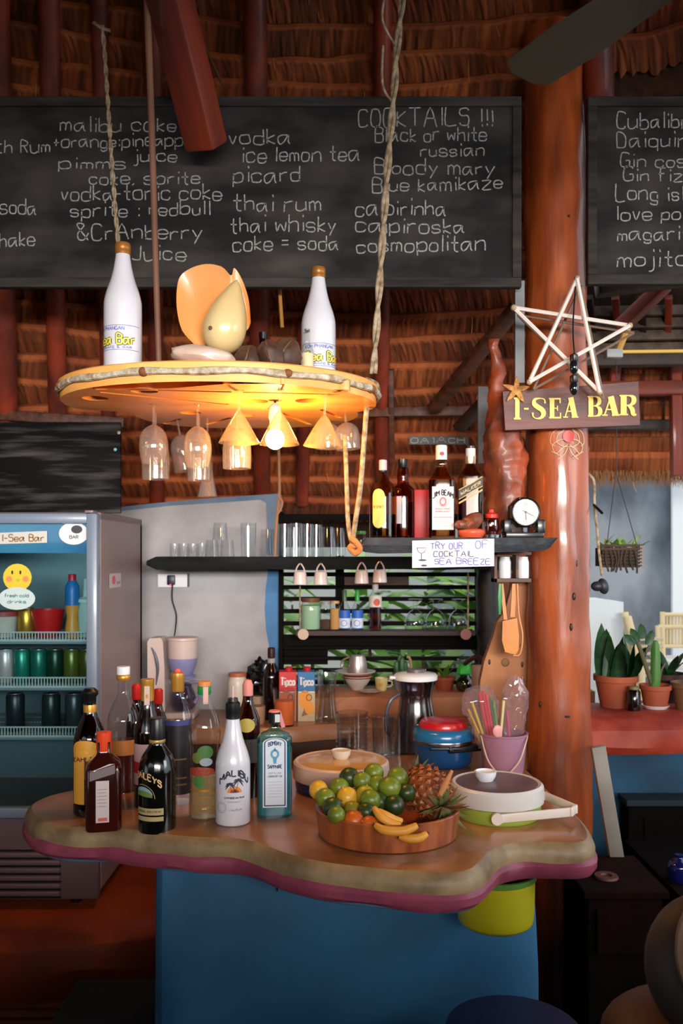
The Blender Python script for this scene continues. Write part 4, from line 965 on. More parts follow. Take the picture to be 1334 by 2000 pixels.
# 11 dark bottle behind
def d_bh(g, R, H): mp = cyl(R, 0, 0); g.dec(disc(0, .62*H, .7*R, .06*H, 18), mp, 0, .0012); g.dec(rect(-R, .3*H, R, .5*H, 8), mp, 1, .0008)
bottle('narrow brown bottle with pink seal between the white rum and blue gin bottles', 484, 2.36, zc, .315, .033, [(.95, 0), (1, .02), (1, .6), (.92, .68), (.6, .76), (.42, .83), (.4, .93)], glass('amber_glass', (150, 104, 70), .8, .05, .07),
       [('paper_seal', [(.44, .86), (.44, .95), (.3, .99), (0, 1.0)], C((206, 130, 120), .6))], (mat('brown_spirit', (30, 14, 10), .3), .52), [('paper_label', d_bh, [C((196, 170, 80), .5), C((60, 50, 46), .5)])])
# 12 blue gin bottle
GIN = glass('gin_blue_glass', (186, 236, 242), .8, .04, .07)
def d_gin(g, R, H):
    mp = flat((0, -R*.84, 0))
    def arch(s_, i, off):
        u = .60*R*s_; g.dec(rect(-u, .115*H-(s_-1)*R*.6, u, .70*H), mp, i, off); g.dec(disc(0, .70*H, u, .045*H*s_, 20, 0, 180), mp, i, off)
    arch(1.14, 0, .0008); arch(1.02, 1, .0012); arch(.90, 0, .0016)
    g.dec(text('BOMBAY', 0, .685*H, .035*H, width=.75*R, wd=.0019, align='c', arc=14), mp, 1, .0020)
    g.dec(disc(0, .60*H, .25*R, .045*H, 16), mp, 2, .0020); g.dec(disc(0, .60*H, .13*R, .025*H, 12), mp, 0, .0024); g.dec([[(-.12*R, .56*H), (.12*R, .56*H), (.07*R, .51*H), (-.07*R, .51*H)]], mp, 2, .0020); g.dec([[(-.1*R, .63*H), (.1*R, .63*H), (0, .665*H)]], mp, 2, .0020)
    g.dec(text('SAPPHIRE', 0, .465*H, .03*H, width=.80*R, wd=.0017, align='c', arc=-5), mp, 1, .0020)
    g.dec(text('DISTILLED', 0, .415*H, .014*H, width=.7*R, wd=.0006, align='c'), mp, 3, .0020); g.dec(text('LONDON DRY GIN', 0, .385*H, .016*H, width=.8*R, wd=.0008, align='c'), mp, 3, .0020)
    for k in range(6): g.dec(rect(-.4*R, (.34-.028*k)*H, .4*R, (.34-.028*k)*H+.0005), mp, 3, .0020)
bottle('pale blue square shouldered gin bottle with arched white BOMBAY label beside the white rum', 536, 2.19, zc, .265, .0435, [(.94, 0), (1, .02), (1, .66), (.98, .71), (.85, .755), (.45, .79), (.30, .82), (.28, .86), (.28, .92)], GIN,
       [('cap', [(.30, .86), (.34, .865), (.34, .97), (0, .975)], BLACK), ('seal', [(.36, .97), (.3, .985), (0, .99)], C((206, 120, 110), .6))], (frosted('gin_liquid', (84, 190, 210), .45, .3), .66),
       [('paper_label', d_gin, [C((206, 212, 222), .5), C((38, 60, 92), .5), C((86, 150, 176), .5), C((96, 104, 120), .5)]), ('tax_strip', lambda g, R, H: (g.dec(rect(.02*R, .88*H, .30*R, .955*H), flat((0, -R*.36, 0)), 0, 0), g.dec([[(.30*R, .90*H), (.36*R, .98*H), (.62*R, .83*H), (.40*R, .82*H)]], flat((0, -R*.2, 0)), 1, 0)), [C((200, 200, 200), .6), C((206, 130, 130), .6)])], power=4.5, ry=.82, rot=6)

# white bottles on the rack
def d_sea(word, a0):
    def f(g, R, H):
        mp = cyl(R, a0, 0); k = .20*H
        g.dec(rect(-1.45*R, .345*H, 1.45*R, .349*H, 14), mp, 2, .0006); g.dec(rect(-1.45*R, .135*H, 1.45*R, .139*H, 14), mp, 2, .0006)
        g.dec(text('KOH PHANGAN', -.3*R, .305*H, .030*H, width=1.7*R, wd=.0014, align='c'), mp, 2, .0007)
        g.dec(text(word, 0, .185*H, .085*H, width=2.25*R, wd=.0076, align='c'), mp, 1, .0007); g.dec(text(word, 0, .185*H, .085*H, width=2.25*R, wd=.0040, align='c'), mp, 0, .0012)
        g.dec(text("CARAFE & BAR", 0, .148*H, .018*H, width=1.9*R, wd=.0010, align='c'), mp, 2, .0007)
    return f
SEAM = [C((222, 200, 70), .5), C((52, 72, 52), .5), C((84, 92, 170), .5)]
CAPG = [('cap', [(.37, 1.0), (.41, 1.003), (.42, 1.03), (.40, 1.04), (.42, 1.05), (.42, 1.085), (.38, 1.1), (0, 1.1)], C((170, 110, 50), .35, metal=.4))]
ztop = hz+.05
bottle('white bottle with hand painted Sea Bar label, standing at left end of hanging rack', 240, 2.15, ztop, .282, .0462, MAL, MALW, CAPG, None, [('painted_label', d_sea('Sea Bar', -14), SEAM)], name='painted_bottle')
bottle('white bottle with hand painted Sea label, standing at right on hanging rack', 622, 2.33, ztop, .282, .0462, MAL, MALW, CAPG, None, [('painted_label', d_sea('Sea Bar', 22), SEAM)], name='painted_bottle')
bottle('small clear bottle with cream label just left of the right white bottle on rack', 600, 2.27, ztop, .130, .017, [(.95, 0), (1, .03), (1, .5), (.9, .6), (.5, .72), (.4, .8), (.4, 1)], GLASS2, [('cap', [(.42, .97), (.44, 1.0), (0, 1.01)], C((120, 110, 100), .4))], None,
       [('paper_label', lambda g, R, H: g.dec(rect(-1.2*R, .15*H, 1.2*R, .5*H, 8), cyl(R, 0, 0), 0, .0006), [C((206, 190, 150), .6)])])
bottle('dark bottle with white neck label behind the brown pods on rack', 514, 2.52, ztop, .185, .032, [(.95, 0), (1, .03), (1, .5), (.9, .62), (.5, .75), (.35, .82), (.35, 1)], DKGL, [('cap', [(.38, .9), (.4, 1.0), (0, 1.01)], BLACK)], None,
       [('paper_label', lambda g, R, H: (g.dec(rect(-.9*R, .58*H, .1*R, .68*H, 6), cyl(R, 0, 0), 0, .001), g.dec(rect(.3*R, .72*H, .75*R, .82*H, 4), cyl(R*.7, 0, 0), 1, .001)), [C((200, 196, 196), .6), C((196, 120, 130), .6)])])

# ================================================================ SHELLS AND PODS ON THE RACK
MS = mat('melo_shell_outside', (226, 202, 150), .3, col2=(212, 174, 112), scale=5, coat=.4); MI = mat('melo_shell_inside', (236, 166, 96), .35, col2=(226, 150, 84), scale=3, coat=.3)
Ys = 2.24
ms = thing('melon_shell', 'large peach coloured melon sea shell standing upright on the hanging rack', 'shell', (X(415, Ys), Ys, ztop))
def sh(px, py): return (S(px-415, Ys), ztop*0+(Z(py, Ys)-ztop))
# flared lip: curved sheet
rim = [(376, 668), (352, 640), (341, 600), (339, 560), (345, 530), (366, 514), (398, 507), (430, 514), (449, 532), (455, 516), (470, 538), (482, 575), (486, 620)]
inn = [(412, 678), (412, 670), (414, 662), (418, 655), (424, 650), (430, 646), (436, 643), (444, 640), (450, 638), (456, 636), (462, 636), (468, 638), (472, 645)]
g = G(); A = catmull([(a, b, 0) for a, b in rim], 4); B = catmull([(a, b, 0) for a, b in inn], 4); vs = []; fs = []; m_ = 8
for i in range(len(A)):
    for j in range(m_+1):
        t = j/m_; q = A[i].lerp(B[i], t); u, v = sh(q.x, q.y); y = .035+.030*math.sin(t*PI*.9)-.045*t+.03*(1-t)*0; vs.append((u, y-.01*math.cos(i*.2), v))
for i in range(len(A)-1):
    for j in range(m_): fs.append((i*(m_+1)+j, (i+1)*(m_+1)+j, (i+1)*(m_+1)+j+1, i*(m_+1)+j+1))
nv = len(vs); vs += [(x, y+.005, z) for x, y, z in vs]; fs += [tuple(k+nv for k in f[::-1]) for f in fs]
ed = [i*(m_+1) for i in range(len(A))]
fs += [(ed[i], ed[i]+nv, ed[i+1]+nv, ed[i+1]) for i in range(len(ed)-1)]
g.add(vs, fs); obj('flared_lip', g, MI, ms)
g = G(); u, v = sh(441, 632); k_ = 1/F*Ys; g.lathe(sm([(0, -60*k_), (22*k_, -54*k_), (37*k_, -38*k_), (43*k_, -14*k_), (41*k_, 8*k_), (32*k_, 36*k_), (20*k_, 60*k_), (9*k_, 80*k_), (0, 90*k_)], 4), 30, 0, T(u, .004, v) @ RY(14), wob=.06); obj('body_whorl', g, MS, ms)
g = G()
g.tube(catmull([(a, -.02, b) for a, b in (sh(415, 655), sh(420, 628), sh(440, 606), sh(465, 590))], 4), .005, 8); obj('fold', g, MS, ms)
g = G(); u, v = sh(418, 650); g.ball((.005, .002, .005), 8, 5, 0, T(u-.002, -.050, v)); obj('hole', g, C((90, 60, 40), .7), ms)
g = G(); g.ball((S(64, 2.14), .05, S(21, 2.14)), 28, 14, 0, RY(6), wob=.12, seed=5, ws=2.2)
single('white_shell', g, mat('white_pink_shell', (222, 198, 178), .35, col2=(200, 170, 156), scale=9, coat=.3), 'pale pinkish flat sea shell lying in front of the melon shell', 'shell', (X(396, 2.14), 2.14, ztop+.028))
POD = mat('dark_brown_pod', (100, 66, 46), .6, col2=(60, 36, 24), scale=8, bump=.4)
for (px, py, rx, rz, Y, rt_, lb) in ((487, 682, 32, 28, 2.2, 0, 'round dark brown coconut pod at the left of the pods on rack'), (530, 688, 24, 32, 2.17, -25, 'split brown pod leaning in the middle of the pods on rack'),
                                (556, 668, 32, 36, 2.2, 20, 'largest dark brown pod at right of the pods on rack'), (520, 650, 18, 24, 2.34, 10, 'small brown pod at the back of the pods on rack')):
    g = G(); g.ball((S(rx, Y), .035, S(rz, Y)), 20, 14, 0, RY(rt_), wob=.18, seed=px)
    o = single('seed_pod', g, POD, lb, 'pod', (X(px, Y), Y, ztop+S(rz, Y)*.93), group='brown seed pods on the rack')
    g = G(); g.tube([(S(rx, Y)*.2*math.sin(t)-.004, -.0345*math.cos(t*.9), S(rz, Y)*.9*math.sin(t)) for t in [-1.1+.22*i for i in range(11)]], .003, 6, 0, RY(rt_)); obj('seam', g, C((96, 62, 42), .6), o)

# ================================================================ HANGING GLASSES AND BULB
def hang(name, label, px, py0, py1, rpx, Y, prof, tilt=0, m=None, zt=None):
    m = m or (CONEG if name == 'martini_glass' else STEMG); H = Z(py0, Y)-Z(py1, Y); zt = hz+.004 if zt is None else zt; zt = max(zt, Z(py0, Y)); H = zt-Z(py1, Y)
    t = thing(name, label, 'glass', (X(px, Y), Y, zt), rot=(0, math.radians(tilt), 0), group='stemmed glasses hanging under the rack'); R = S(rpx, Y)
    k = H
    g = G(); g.lathe([(0, .002), (R*.75, .001), (R*.8, -.0008), (.006, -.005), (.0035, -.012)], 24, cap=False); obj('foot', g, m, t)
    st = prof[0][1]
    g = G(); g.lathe([(.0035, -.012), (.003, -st*k*.5), (.0036, -st*k)], 10, cap=False); obj('stem', g, m, t)
    pf = [(r*R, -z*k) for r, z in prof]; g = G(); g.lathe(sm(pf, 3), 28, cap=False); g.lathe(sm([(max(0, r-.0013), z) for r, z in pf], 3), 28, cap=False)
    g.lathe([(pf[-1][0], pf[-1][1]), (pf[-1][0]-.0007, pf[-1][1]-.0008), (pf[-1][0]-.0014, pf[-1][1])], 28, cap=False); obj('bowl', g, m, t)
    return t
WINE = [(.08, .36), (.45, .40), (.85, .50), (1.0, .66), (.97, .82), (.82, 1.0)]; MART = [(.06, .40), (.3, .52), (.65, .75), (1.0, 1.0)]; BOWL = [(.08, .40), (.5, .44), (.9, .55), (1.0, .75), (.98, 1.0)]; FLU = [(.08, .30), (.30, .36), (.36, .55), (.45, .75), (.72, 1.0)]
hang('wine_glass', 'upturned wine glass hanging leftmost in the front row of the rack', 300, 788, 905, 28, 2.36, WINE)
hang('wine_glass', 'wide upturned glass hanging behind the leftmost wine glass', 304, 800, 936, 27, 2.50, BOWL)
hang('wine_glass', 'tilted upturned glass hanging second from left behind', 343, 802, 921, 24, 2.62, BOWL, tilt=-10)
hang('wine_glass', 'upturned wine glass hanging at the centre left, second in front row', 386, 792, 912, 27, 2.36, WINE)
hang('wine_glass', 'upturned glass directly behind the second front wine glass', 389, 800, 938, 24, 2.55, BOWL)
hang('champagne_flute', 'flared upturned flute hanging lowest of all glasses', 405, 810, 970, 27, 2.60, FLU)
hang('martini_glass', 'upturned cone glass hanging left of the lit bulb', 467, 762, 865, 40, 2.16, MART)
hang('wine_glass', 'upturned round glass glowing just below the left cone glass', 463, 790, 915, 28, 2.42, BOWL)
hang('martini_glass', 'upturned cone glass in front of the lit bulb', 546, 764, 868, 39, 2.15, MART)
hang('martini_glass', 'upturned cone glass hanging right of the lit bulb', 636, 770, 872, 39, 2.22, MART, tilt=3)
hang('wine_glass', 'rounded upturned glass at right end of the rack', 672, 790, 878, 24, 2.52, BOWL, tilt=-6)
hang('wine_glass', 'upturned glass half hidden behind the right cone glass', 640, 792, 876, 26, 2.62, BOWL)
bt = thing('light_bulb', 'lit warm light bulb under the hanging rack', 'bulb', P(537, 858, 2.30)); zb_ = bt.location.z
bt.location.z = zb_
g = G(); g.ball((.025, .025, .027), 20, 14, 0, T(0, 0, 0)); em = mat('bulb_glow', (255, 184, 84), .5, emit=430.); o = obj('bulb_globe', g, em, bt)
g = G(); g.lathe([(.014, .022), (.014, .05), (.017, .055), (.017, .085), (.008, .095)], 16); obj('socket', g, C((210, 200, 180), .5), bt)
g = G(); g.tube([(0, 0, .09), (0, .01, hz-zb_+.004)], .003, 6); obj('cord', g, C((60, 50, 40), .6), bt)
# ================================================================ POTS, BASKET, FRUIT
def pot(name, label, px, Y, R, z0, bands, knob=None, lidm=None, group=None, cat='pot'):
    t = thing(name, label, cat, (X(px, Y), Y, z0)); return t
# yellow-lidded casserole
Y1 = 2.435; R1_ = .1345
t = thing('insulated_pot', 'round cream insulated pot with yellow lid and dark blue base behind the fruit tray', 'pot', (X(666, Y1), Y1, zc))
g = G(); g.lathe([(.12, 0), (.127, .006), (.129, .03)], 40); obj('base_band', g, mat('navy_plastic', (32, 44, 96), .35), t, label='dark blue lower band')
g = G(); g.lathe([(.129, .03), (.1345, .034), (.1355, .06), (.1335, .074), (.128, .079), (.122, .077)], 40); obj('body', g, mat('cream_plastic', (212, 180, 160), .35), t)
g = G(); g.lathe([(.122, .076), (.118, .0775), (.06, .082), (0, .083)], 40); obj('lid', g, mat('yellow_lid_plastic', (214, 160, 76), .25, col2=(198, 140, 60), scale=5, coat=.4), t, label='glossy yellow lid')
g = G(); g.lathe([(.018, .081), (.026, .094), (.028, .106), (.024, .107), (.022, .104), (0, .103)], 24); obj('lid_knob', g, mat('cream_knob', (214, 200, 180), .35), t)
# purple-lidded pot with carrying handle
Y2 = 2.19; 
t = thing('insulated_pot', 'round white insulated pot with purple grey lid, lime green base and folded white handle', 'pot', (X(970, Y2), Y2, zc))
g = G(); g.lathe([(.105, 0), (.109, .006), (.110, .035)], 40); obj('base_band', g, mat('lime_plastic', (150, 172, 66), .4), t, label='lime green lower band')
g = G(); g.lathe([(.110, .034), (.1165, .038), (.1175, .06), (.116, .076), (.110, .082), (.105, .080)], 40); obj('body', g, mat('white_plastic', (206, 200, 194), .35), t)
g = G(); g.lathe([(.105, .079), (.10, .081), (.05, .084), (0, .085)], 40); obj('lid', g, mat('purple_grey_lid', (96, 78, 88), .35, col2=(84, 68, 76), scale=6), t, label='purple grey lid')
g = G(); g.lathe([(.018, .083), (.026, .096), (.028, .108), (.024, .109), (.022, .105), (0, .104)], 24, 0, T(-.028, 0, 0)); obj('lid_knob', g, WHITE, t)
g = G()
hp = [(-.02, -.115, .022), (.165, -.085, .030), (.182, -.06, .030), (.135, .055, .03), (.105, .04, .03)]
for a, b in zip(hp[:-1], hp[1:]):
    a, b = Vector(a), Vector(b); d = (b-a).normalized(); q = d.to_track_quat('X', 'Z').to_matrix().to_4x4(); g.box(-.006, -.004, -.011, (b-a).length+.006, .004, .011, 0, T(*a) @ q, bev=.003)
g.lathe([(.014, -.006), (.015, 0), (.014, .005), (0, .005)], 16, 0, T(-.02, -.117, .022) @ RX(90)); obj('carry_handle', g, mat('white_handle_plastic', (222, 208, 196), .4), t, label='folded white U shaped handle')
# blue pot with red lid
Y3 = 2.72
t = thing('cooking_pot', 'blue enamel pot with red topped lid and black side handle', 'pot', (X(866, Y3), Y3, zc))
g = G(); g.lathe([(.078, 0), (.086, .008), (.090, .03), (.092, .072)], 36); obj('body', g, mat('deep_blue_enamel', (14, 66, 112), .25, coat=.4), t)
g = G(); g.lathe([(.096, .072), (.097, .078), (.096, .082)], 36); obj('steel_rim', g, CHROME, t)
g = G(); g.lathe([(.096, .082), (.097, .086), (.095, .106), (.088, .114), (.074, .117)], 36); obj('lid', g, mat('mid_blue_enamel', (32, 106, 156), .25, coat=.4), t)
g = G(); g.lathe([(.076, .115), (.077, .122), (.07, .136), (.04, .142), (0, .143)], 32, wob=.05); obj('lid_top', g, mat('red_plastic', (190, 26, 34), .3, coat=.3), t, label='red lid top')
g = G(); g.box(.0, -.020, .052, .145, .012, .072, M=T(0, -.085, 0) @ RZ(22) @ T(.0, 0, 0), bev=.006); obj('handle', g, BLACK, t)
g = G(); g.box(-.05, -.099, .062, .045, -.088, .070, bev=.003); obj('handle_band', g, BLACK, t)
# pink bucket of straws
Y4 = 2.62
t = thing('small_bucket', 'small pink plastic bucket beside the thick post', 'bucket', (X(983, Y4), Y4, zc)); Rb = .073
g = G(); g.lathe([(.058, 0), (.06, .004), (.071, .112), (.0745, .114), (.0745, .118), (.069, .118), (.069, .112), (.057, .006), (0, .005)], 32); obj('bucket_body', g, mat('pink_plastic', (186, 132, 156), .4, trans=.25), t)
g = G(); g.tube(catmull([(-.07, -.02, .112), (-.055, -.062, .045), (-.015, -.082, .008), (.03, -.078, .045), (.055, -.055, .095), (.066, -.03, .112)], 5), .0026, 6); obj('bail_handle', g, C((206, 176, 150), .4), t)
bagm = frosted('crumpled_plastic_film', (226, 196, 208), .17, .95)
def bag(label, cx, cy, z0, pr, seed, sc=1.0, yy=.03, amp=.22, nm='plastic_bag'):
    g = G(); n, k = 30, 18; vs = []; fs = []
    for j in range(k+1):
        t_ = j/k
        for i in range(n):
            a = 2*PI*i/n; w0, w1, hh = pr
            r = w0+(w1-w0)*t_; q = 1+amp*noise.noise(Vector((math.cos(a)*2.5, math.sin(a)*2.5, t_*5+seed)))+amp*.8*noise.noise(Vector((math.cos(a)*6, math.sin(a)*6, t_*12+seed)))
            r *= q*(1-.55*max(0, t_-.75)/.25)
            vs.append((r*math.cos(a), r*math.sin(a)*yy/.05, hh*t_+.008*noise.noise(Vector((a, t_*8, seed)))))
    for j in range(k):
        for i in range(n): fs.append((j*n+i, j*n+(i+1) % n, (j+1)*n+(i+1) % n, (j+1)*n+i))
    g.add(vs, fs); return single(nm, g, bagm, label, 'bag', (cx, cy, z0), smooth=True)
b1 = bag('crumpled clear plastic bag of straws standing in pink bucket, left bag', X(956, Y4), Y4, zc+.075, (.030, .062, .185), 1, yy=.030); b1.rotation_euler = (0, math.radians(-12), 0)
b2 = bag('shiny crumpled plastic bag standing in pink bucket beside the post', X(1000, Y4), Y4+.008, zc+.075, (.030, .042, .21), 8, yy=.032, amp=.3); b2.rotation_euler = (0, math.radians(4), 0)
for i, (px0, px1, py1, col, lb, dy) in enumerate(((962, 936, 1352, (206, 24, 34), 'red drinking straw, left one of the red straws in the bag', 0), (966, 943, 1350, (206, 24, 34), 'red drinking straw, middle one of the red straws in the bag', -.004), (970, 950, 1356, (222, 60, 70), 'red drinking straw, right one of the red straws in the bag', .004),
        (958, 922, 1372, (206, 178, 40), 'yellow drinking straw leaning left in the bag', .0), (956, 914, 1385, (196, 160, 40), 'yellow drinking straw lying lowest in the bag', -.006), (952, 918, 1400, (196, 170, 60), 'short yellow drinking straw in the bag', .006), (976, 958, 1362, (50, 130, 80), 'green drinking straw in the bag', .003), (978, 964, 1368, (96, 150, 80), 'pale green drinking straw in the bag', -.006), (974, 984, 1368, (220, 206, 150), 'cream drinking straw leaning right across the green ones', -.012), (998, 990, 1388, (200, 80, 130), 'pink drinking straw in the right bag', 0))):
    g = G(); a = P(px0, 1478, Y4+dy*.3); b = P(px1, py1, Y4+dy); g.tube([a, b], .0042, 8)
    single('drinking_straw', g, C(col, .35), lb, 'straw', group='drinking straws in the pink bucket')
g = G(); g.ball((.014, .003, .018), 16, 8); single('hanging_tag', g, mat('pink_tag', (226, 156, 156), .4), 'oval pink tag on the front rim of pink bucket', 'tag', P(972, 1428, Y4-.078))

# fruit tray
Y5 = 2.045; TX = X(757, Y5)
t = thing('fruit_tray', 'oval orange wooden tray heaped with limes and bananas', 'tray', (TX, Y5, zc))
TR = mat('orange_bent_wood', (166, 88, 44), .4, col2=(118, 54, 26), scale=14, stretch=(2.5, 2.5, .6), bump=.15, coat=.3)
g = G(); a_, b_ = .170, .160
def ell(s_, z): return [(a_*s_*math.cos(q)*1.0, b_*s_*math.sin(q), z) for q in [2*PI*i/48 for i in range(48)]]
def ellr(off, z): return [((a_+off)*math.cos(q), (b_+off)*math.sin(q), z) for q in [2*PI*i/48 for i in range(48)]]
add_rings(g, [ellr(-.012, .0), ellr(-.008, .002), ellr(0, .062), ellr(-.002, .064), ellr(-.008, .064), ellr(-.009, .06), ellr(-.016, .010), ellr(-.06, .009)], (True, True)); obj('tray_body', g, TR, t)
GREEN = (112, 128, 32); DG = (48, 66, 24); YL_ = (214, 160, 44); YG = (158, 146, 42); OR_ = (196, 92, 30)
lime_m = {c: mat('citrus_skin', c, .35, col2=tuple(int(v*.72) for v in c) if c != YL_ else (196, 150, 40), scale=14, bump=.12, lo=.4, hi=.7) for c in (GREEN, DG, YL_, YG, OR_)}
fr_l = [(622, 1543, 16, YL_, 'yellow lime at the left edge of the tray'), (636, 1559, 17, GREEN, 'green lime on the left rim below the yellow one'), (663, 1539, 17, GREEN, 'green lime upper left of the heap'), (682, 1519, 17, DG, 'dark green lime at the top left of heap'),
        (678, 1558, 18, YL_, 'large yellow lime in the middle left of heap'), (650, 1577, 17, DG, 'dark green lime second row at left rim'), (657, 1592, 15, GREEN, 'small green lime at the front left rim'), (689, 1582, 15, YG, 'yellow green lime in the lower middle'),
        (691, 1604, 18, OR_, 'dull orange fruit at the front rim, left one'), (721, 1611, 15, OR_, 'dull orange fruit at the front rim, right one beside the bananas'), (707, 1526, 16, GREEN, 'green lime at the top centre of heap'), (713, 1554, 17, YG, 'yellow green lime in the centre of heap'),
        (724, 1562, 17, GREEN, 'green lime overlapping the central yellow green one'), (741, 1566, 17, DG, 'dark lime hidden behind the central green one'), (716, 1586, 16, DG, 'dark green lime left of the banana stem'), (730, 1510, 17, GREEN, 'green lime topmost in the heap'),
        (737, 1532, 16, GREEN, 'green lime right of the topmost one'), (761, 1538, 19, GREEN, 'biggest bright green lime at right of the heap'), (777, 1519, 18, GREEN, 'bright green lime at far right top'), (771, 1573, 17, DG, 'dark green lime below the big bright lime'), (795, 1548, 15, DG, 'dark lime in shadow beside the pineapple')]
pos = []
for (px, py, r, c, lb) in fr_l:
    Yb = 2.10-(py-1510)/102*.17
    p = P(px, py, Yb); rr = S(r, Yb)
    for _ in range(6):
        for (q, qr) in pos:
            d = p-q; mn = (rr+qr)*.94
            if d.length < mn: p = p+Vector((0, (1 if d.y > 0 else -1)*(mn-d.length)*.8, 0))
    sc_ = p.y/Yb; p = P(px, py, p.y); rr = S(r*1.16, p.y); pos.append((p, rr))
    g = G(); g.ball((rr, rr, rr*1.03), 20, 14, 0, None, wob=.035, seed=px); g.lathe([(0, 0), (rr*.12, -.001), (rr*.05, .003), (0, .004)], 8, 0, T(0, 0, rr*1.0))
    o = single('lime' if c != OR_ else 'orange_fruit', g, lime_m[c], lb, 'fruit', p, group='citrus fruit heaped in the tray'); o.rotation_euler = (random.uniform(-1.2, 1.2), random.uniform(-1.2, 1.2), random.uniform(0, 6))
BAN = mat('banana_skin', (222, 158, 58), .5, col2=(204, 134, 44), scale=10, bump=.1); BTIP = C((60, 40, 26), .7)
def banana(label, pts, r):
    t = thing('banana', label, 'fruit', (0, 0, 0), group='small bananas in the tray')
    c = catmull(pts, 5); n = len(c); g = G(); g.tube(c, [r*(.35+.65*math.sin(PI*min(1, max(0, (i+1.2)/(n+1.4))))**.55) for i in range(n)], 7); obj('banana_body', g, BAN, t, angle=70)
    g = G(); d = (c[-1]-c[-2]).normalized(); g.tube([c[-1]-d*.002, c[-1]+d*.004], [r*.42, r*.3], 7); g.tube([c[0]+(c[1]-c[0])*.2, c[0]-(c[1]-c[0]).normalized()*.004], [r*.42, r*.35], 7); obj('tip', g, BTIP, t)
banana('small yellow banana reaching up to the dark stem at left', [P(731, 1578, 1.93), P(742, 1594, 1.91), P(760, 1606, 1.905), P(782, 1612, 1.905)], .0095)
banana('small yellow banana second from the top in the tray', [P(738, 1583, 1.94), P(754, 1592, 1.93), P(770, 1600, 1.93), P(786, 1604, 1.93)], .009)
banana('longest yellow banana along the front rim of tray', [P(733, 1612, 1.89), P(752, 1622, 1.875), P(788, 1623, 1.87), P(815, 1612, 1.875)], .0105)
banana('lowest yellow banana nearly hidden by the tray rim', [P(780, 1634, 1.875), P(800, 1638, 1.87), P(820, 1636, 1.87), P(834, 1628, 1.875)], .010)
# pineapple
pt_ = thing('pineapple', 'ripe brown pineapple with leafy crown lying in right half of the tray', 'fruit', P(836, 1545, 2.08))
axis = (Vector((.045, -.10, -.035))).normalized(); Q = axis.to_track_quat('Z', 'Y').to_matrix().to_4x4()
g = G(); g.ball((.052, .052, .065), 24, 18, 0, Q, wob=.05, seed=4); obj('flesh_body', g, mat('pineapple_skin', (140, 72, 30), .6, col2=(96, 46, 20), scale=18, bump=.5), pt_)
PS = mat('pineapple_scale', (184, 104, 52), .55, col2=(104, 54, 28), scale=10, bump=.4)
gs = G(); gs.add([(-.009, 0, 0), (0, -.009, .001), (.009, 0, 0), (0, .009, .001), (0, 0, .006), (0, -.004, .010)], [(0, 1, 4), (1, 2, 4), (2, 3, 4), (3, 0, 4), (0, 1, 5), (1, 2, 5)])
sc0 = None
for j in range(9):
    th = .35+j*.28
    for i in range(14):
        ph = 2*PI*(i+.5*(j % 2))/14
        if math.sin(th)*.052 < .018: continue
        d = Vector((math.sin(th)*math.cos(ph), math.sin(th)*math.sin(ph), math.cos(th))); p = Vector((d.x*.052, d.y*.052, d.z*.065))
        M = Q @ T(*p) @ d.to_track_quat('Z', 'Y').to_matrix().to_4x4()
        if sc0 is None: sc0 = obj('scale', gs, PS, pt_, smooth=False, mw=M)
        else: o = sc0.copy(); COL.objects.link(o); o.parent = pt_; o.matrix_local = M; 
sc0.matrix_local = Q @ T(0, 0, .063)
gl = G(); L_ = .075
vs = []; fs = []
for i in range(6):
    t_ = i/5; w_ = .009*(1-t_)**.7+.0006; z = L_*t_; y = -.028*t_*t_
    vs += [(-w_, y, z), (0, y+.003*(1-t_), z), (w_, y, z)]
for i in range(5): fs += [(3*i, 3*i+1, 3*i+4, 3*i+3), (3*i+1, 3*i+2, 3*i+5, 3*i+4)]
gl.add(vs, fs); LFM = [mat('pineapple_leaf', (96, 102, 58), .55, col2=(120, 70, 40), scale=30, lo=.4, hi=.8), mat('dry_pineapple_leaf', (128, 76, 44), .6, col2=(84, 44, 28), scale=30)]
l0 = obj('leaf', gl, LFM[0], pt_); lm2 = l0.data.copy(); lm2.materials[0] = LFM[1]
crown = Q @ T(0, 0, .06)
for i in range(34):
    M = crown @ RZ(i*137.5) @ RX(14+i*1.9) @ T(0, 0, 0) @ SCL(1, 1, 1.05-.016*i)
    o = l0 if i == 0 else l0.copy()
    if i: COL.objects.link(o); o.parent = pt_
    if i % 3 == 1: o.data = lm2
    o.matrix_local = M
# leaves at the stalk end (dry)
for i in range(14):
    M = Q @ T(0, 0, -.055) @ RX(180) @ RZ(i*137.5) @ RX(48+i*2.2) @ SCL(1, 1, .7); o = l0.copy(); o.data = lm2 if i % 2 else l0.data; COL.objects.link(o); o.parent = pt_; o.matrix_local = M
g = G(); g.tube([P(858, 1555, 1.99), P(868, 1535, 1.985), P(883, 1505, 1.98)], [.005, .008, .0035], 10)
single('wooden_stick', g, mat('pale_stick', (196, 130, 80), .5), 'pale wooden stick pointing up from the pineapple in the tray', 'stick')
# dried flower / leaf bunch left behind pineapple
g = G()
for i in range(22):
    a = random.uniform(0, 2*PI); p = P(795, 1530, 2.15); d = Vector((math.cos(a)*.03, random.uniform(-.02, .02), .03+.03*random.random())); q = p+d; s_ = Vector((.004, 0, .002)); g.add([p-s_, p+s_, q], [(0, 1, 2)])
single('dry_leaf_bunch', g, mat('dry_green_leaf', (86, 80, 50), .7), 'small tuft of dry green leaves between limes and pineapple', 'leaves', kind='stuff', smooth=False)

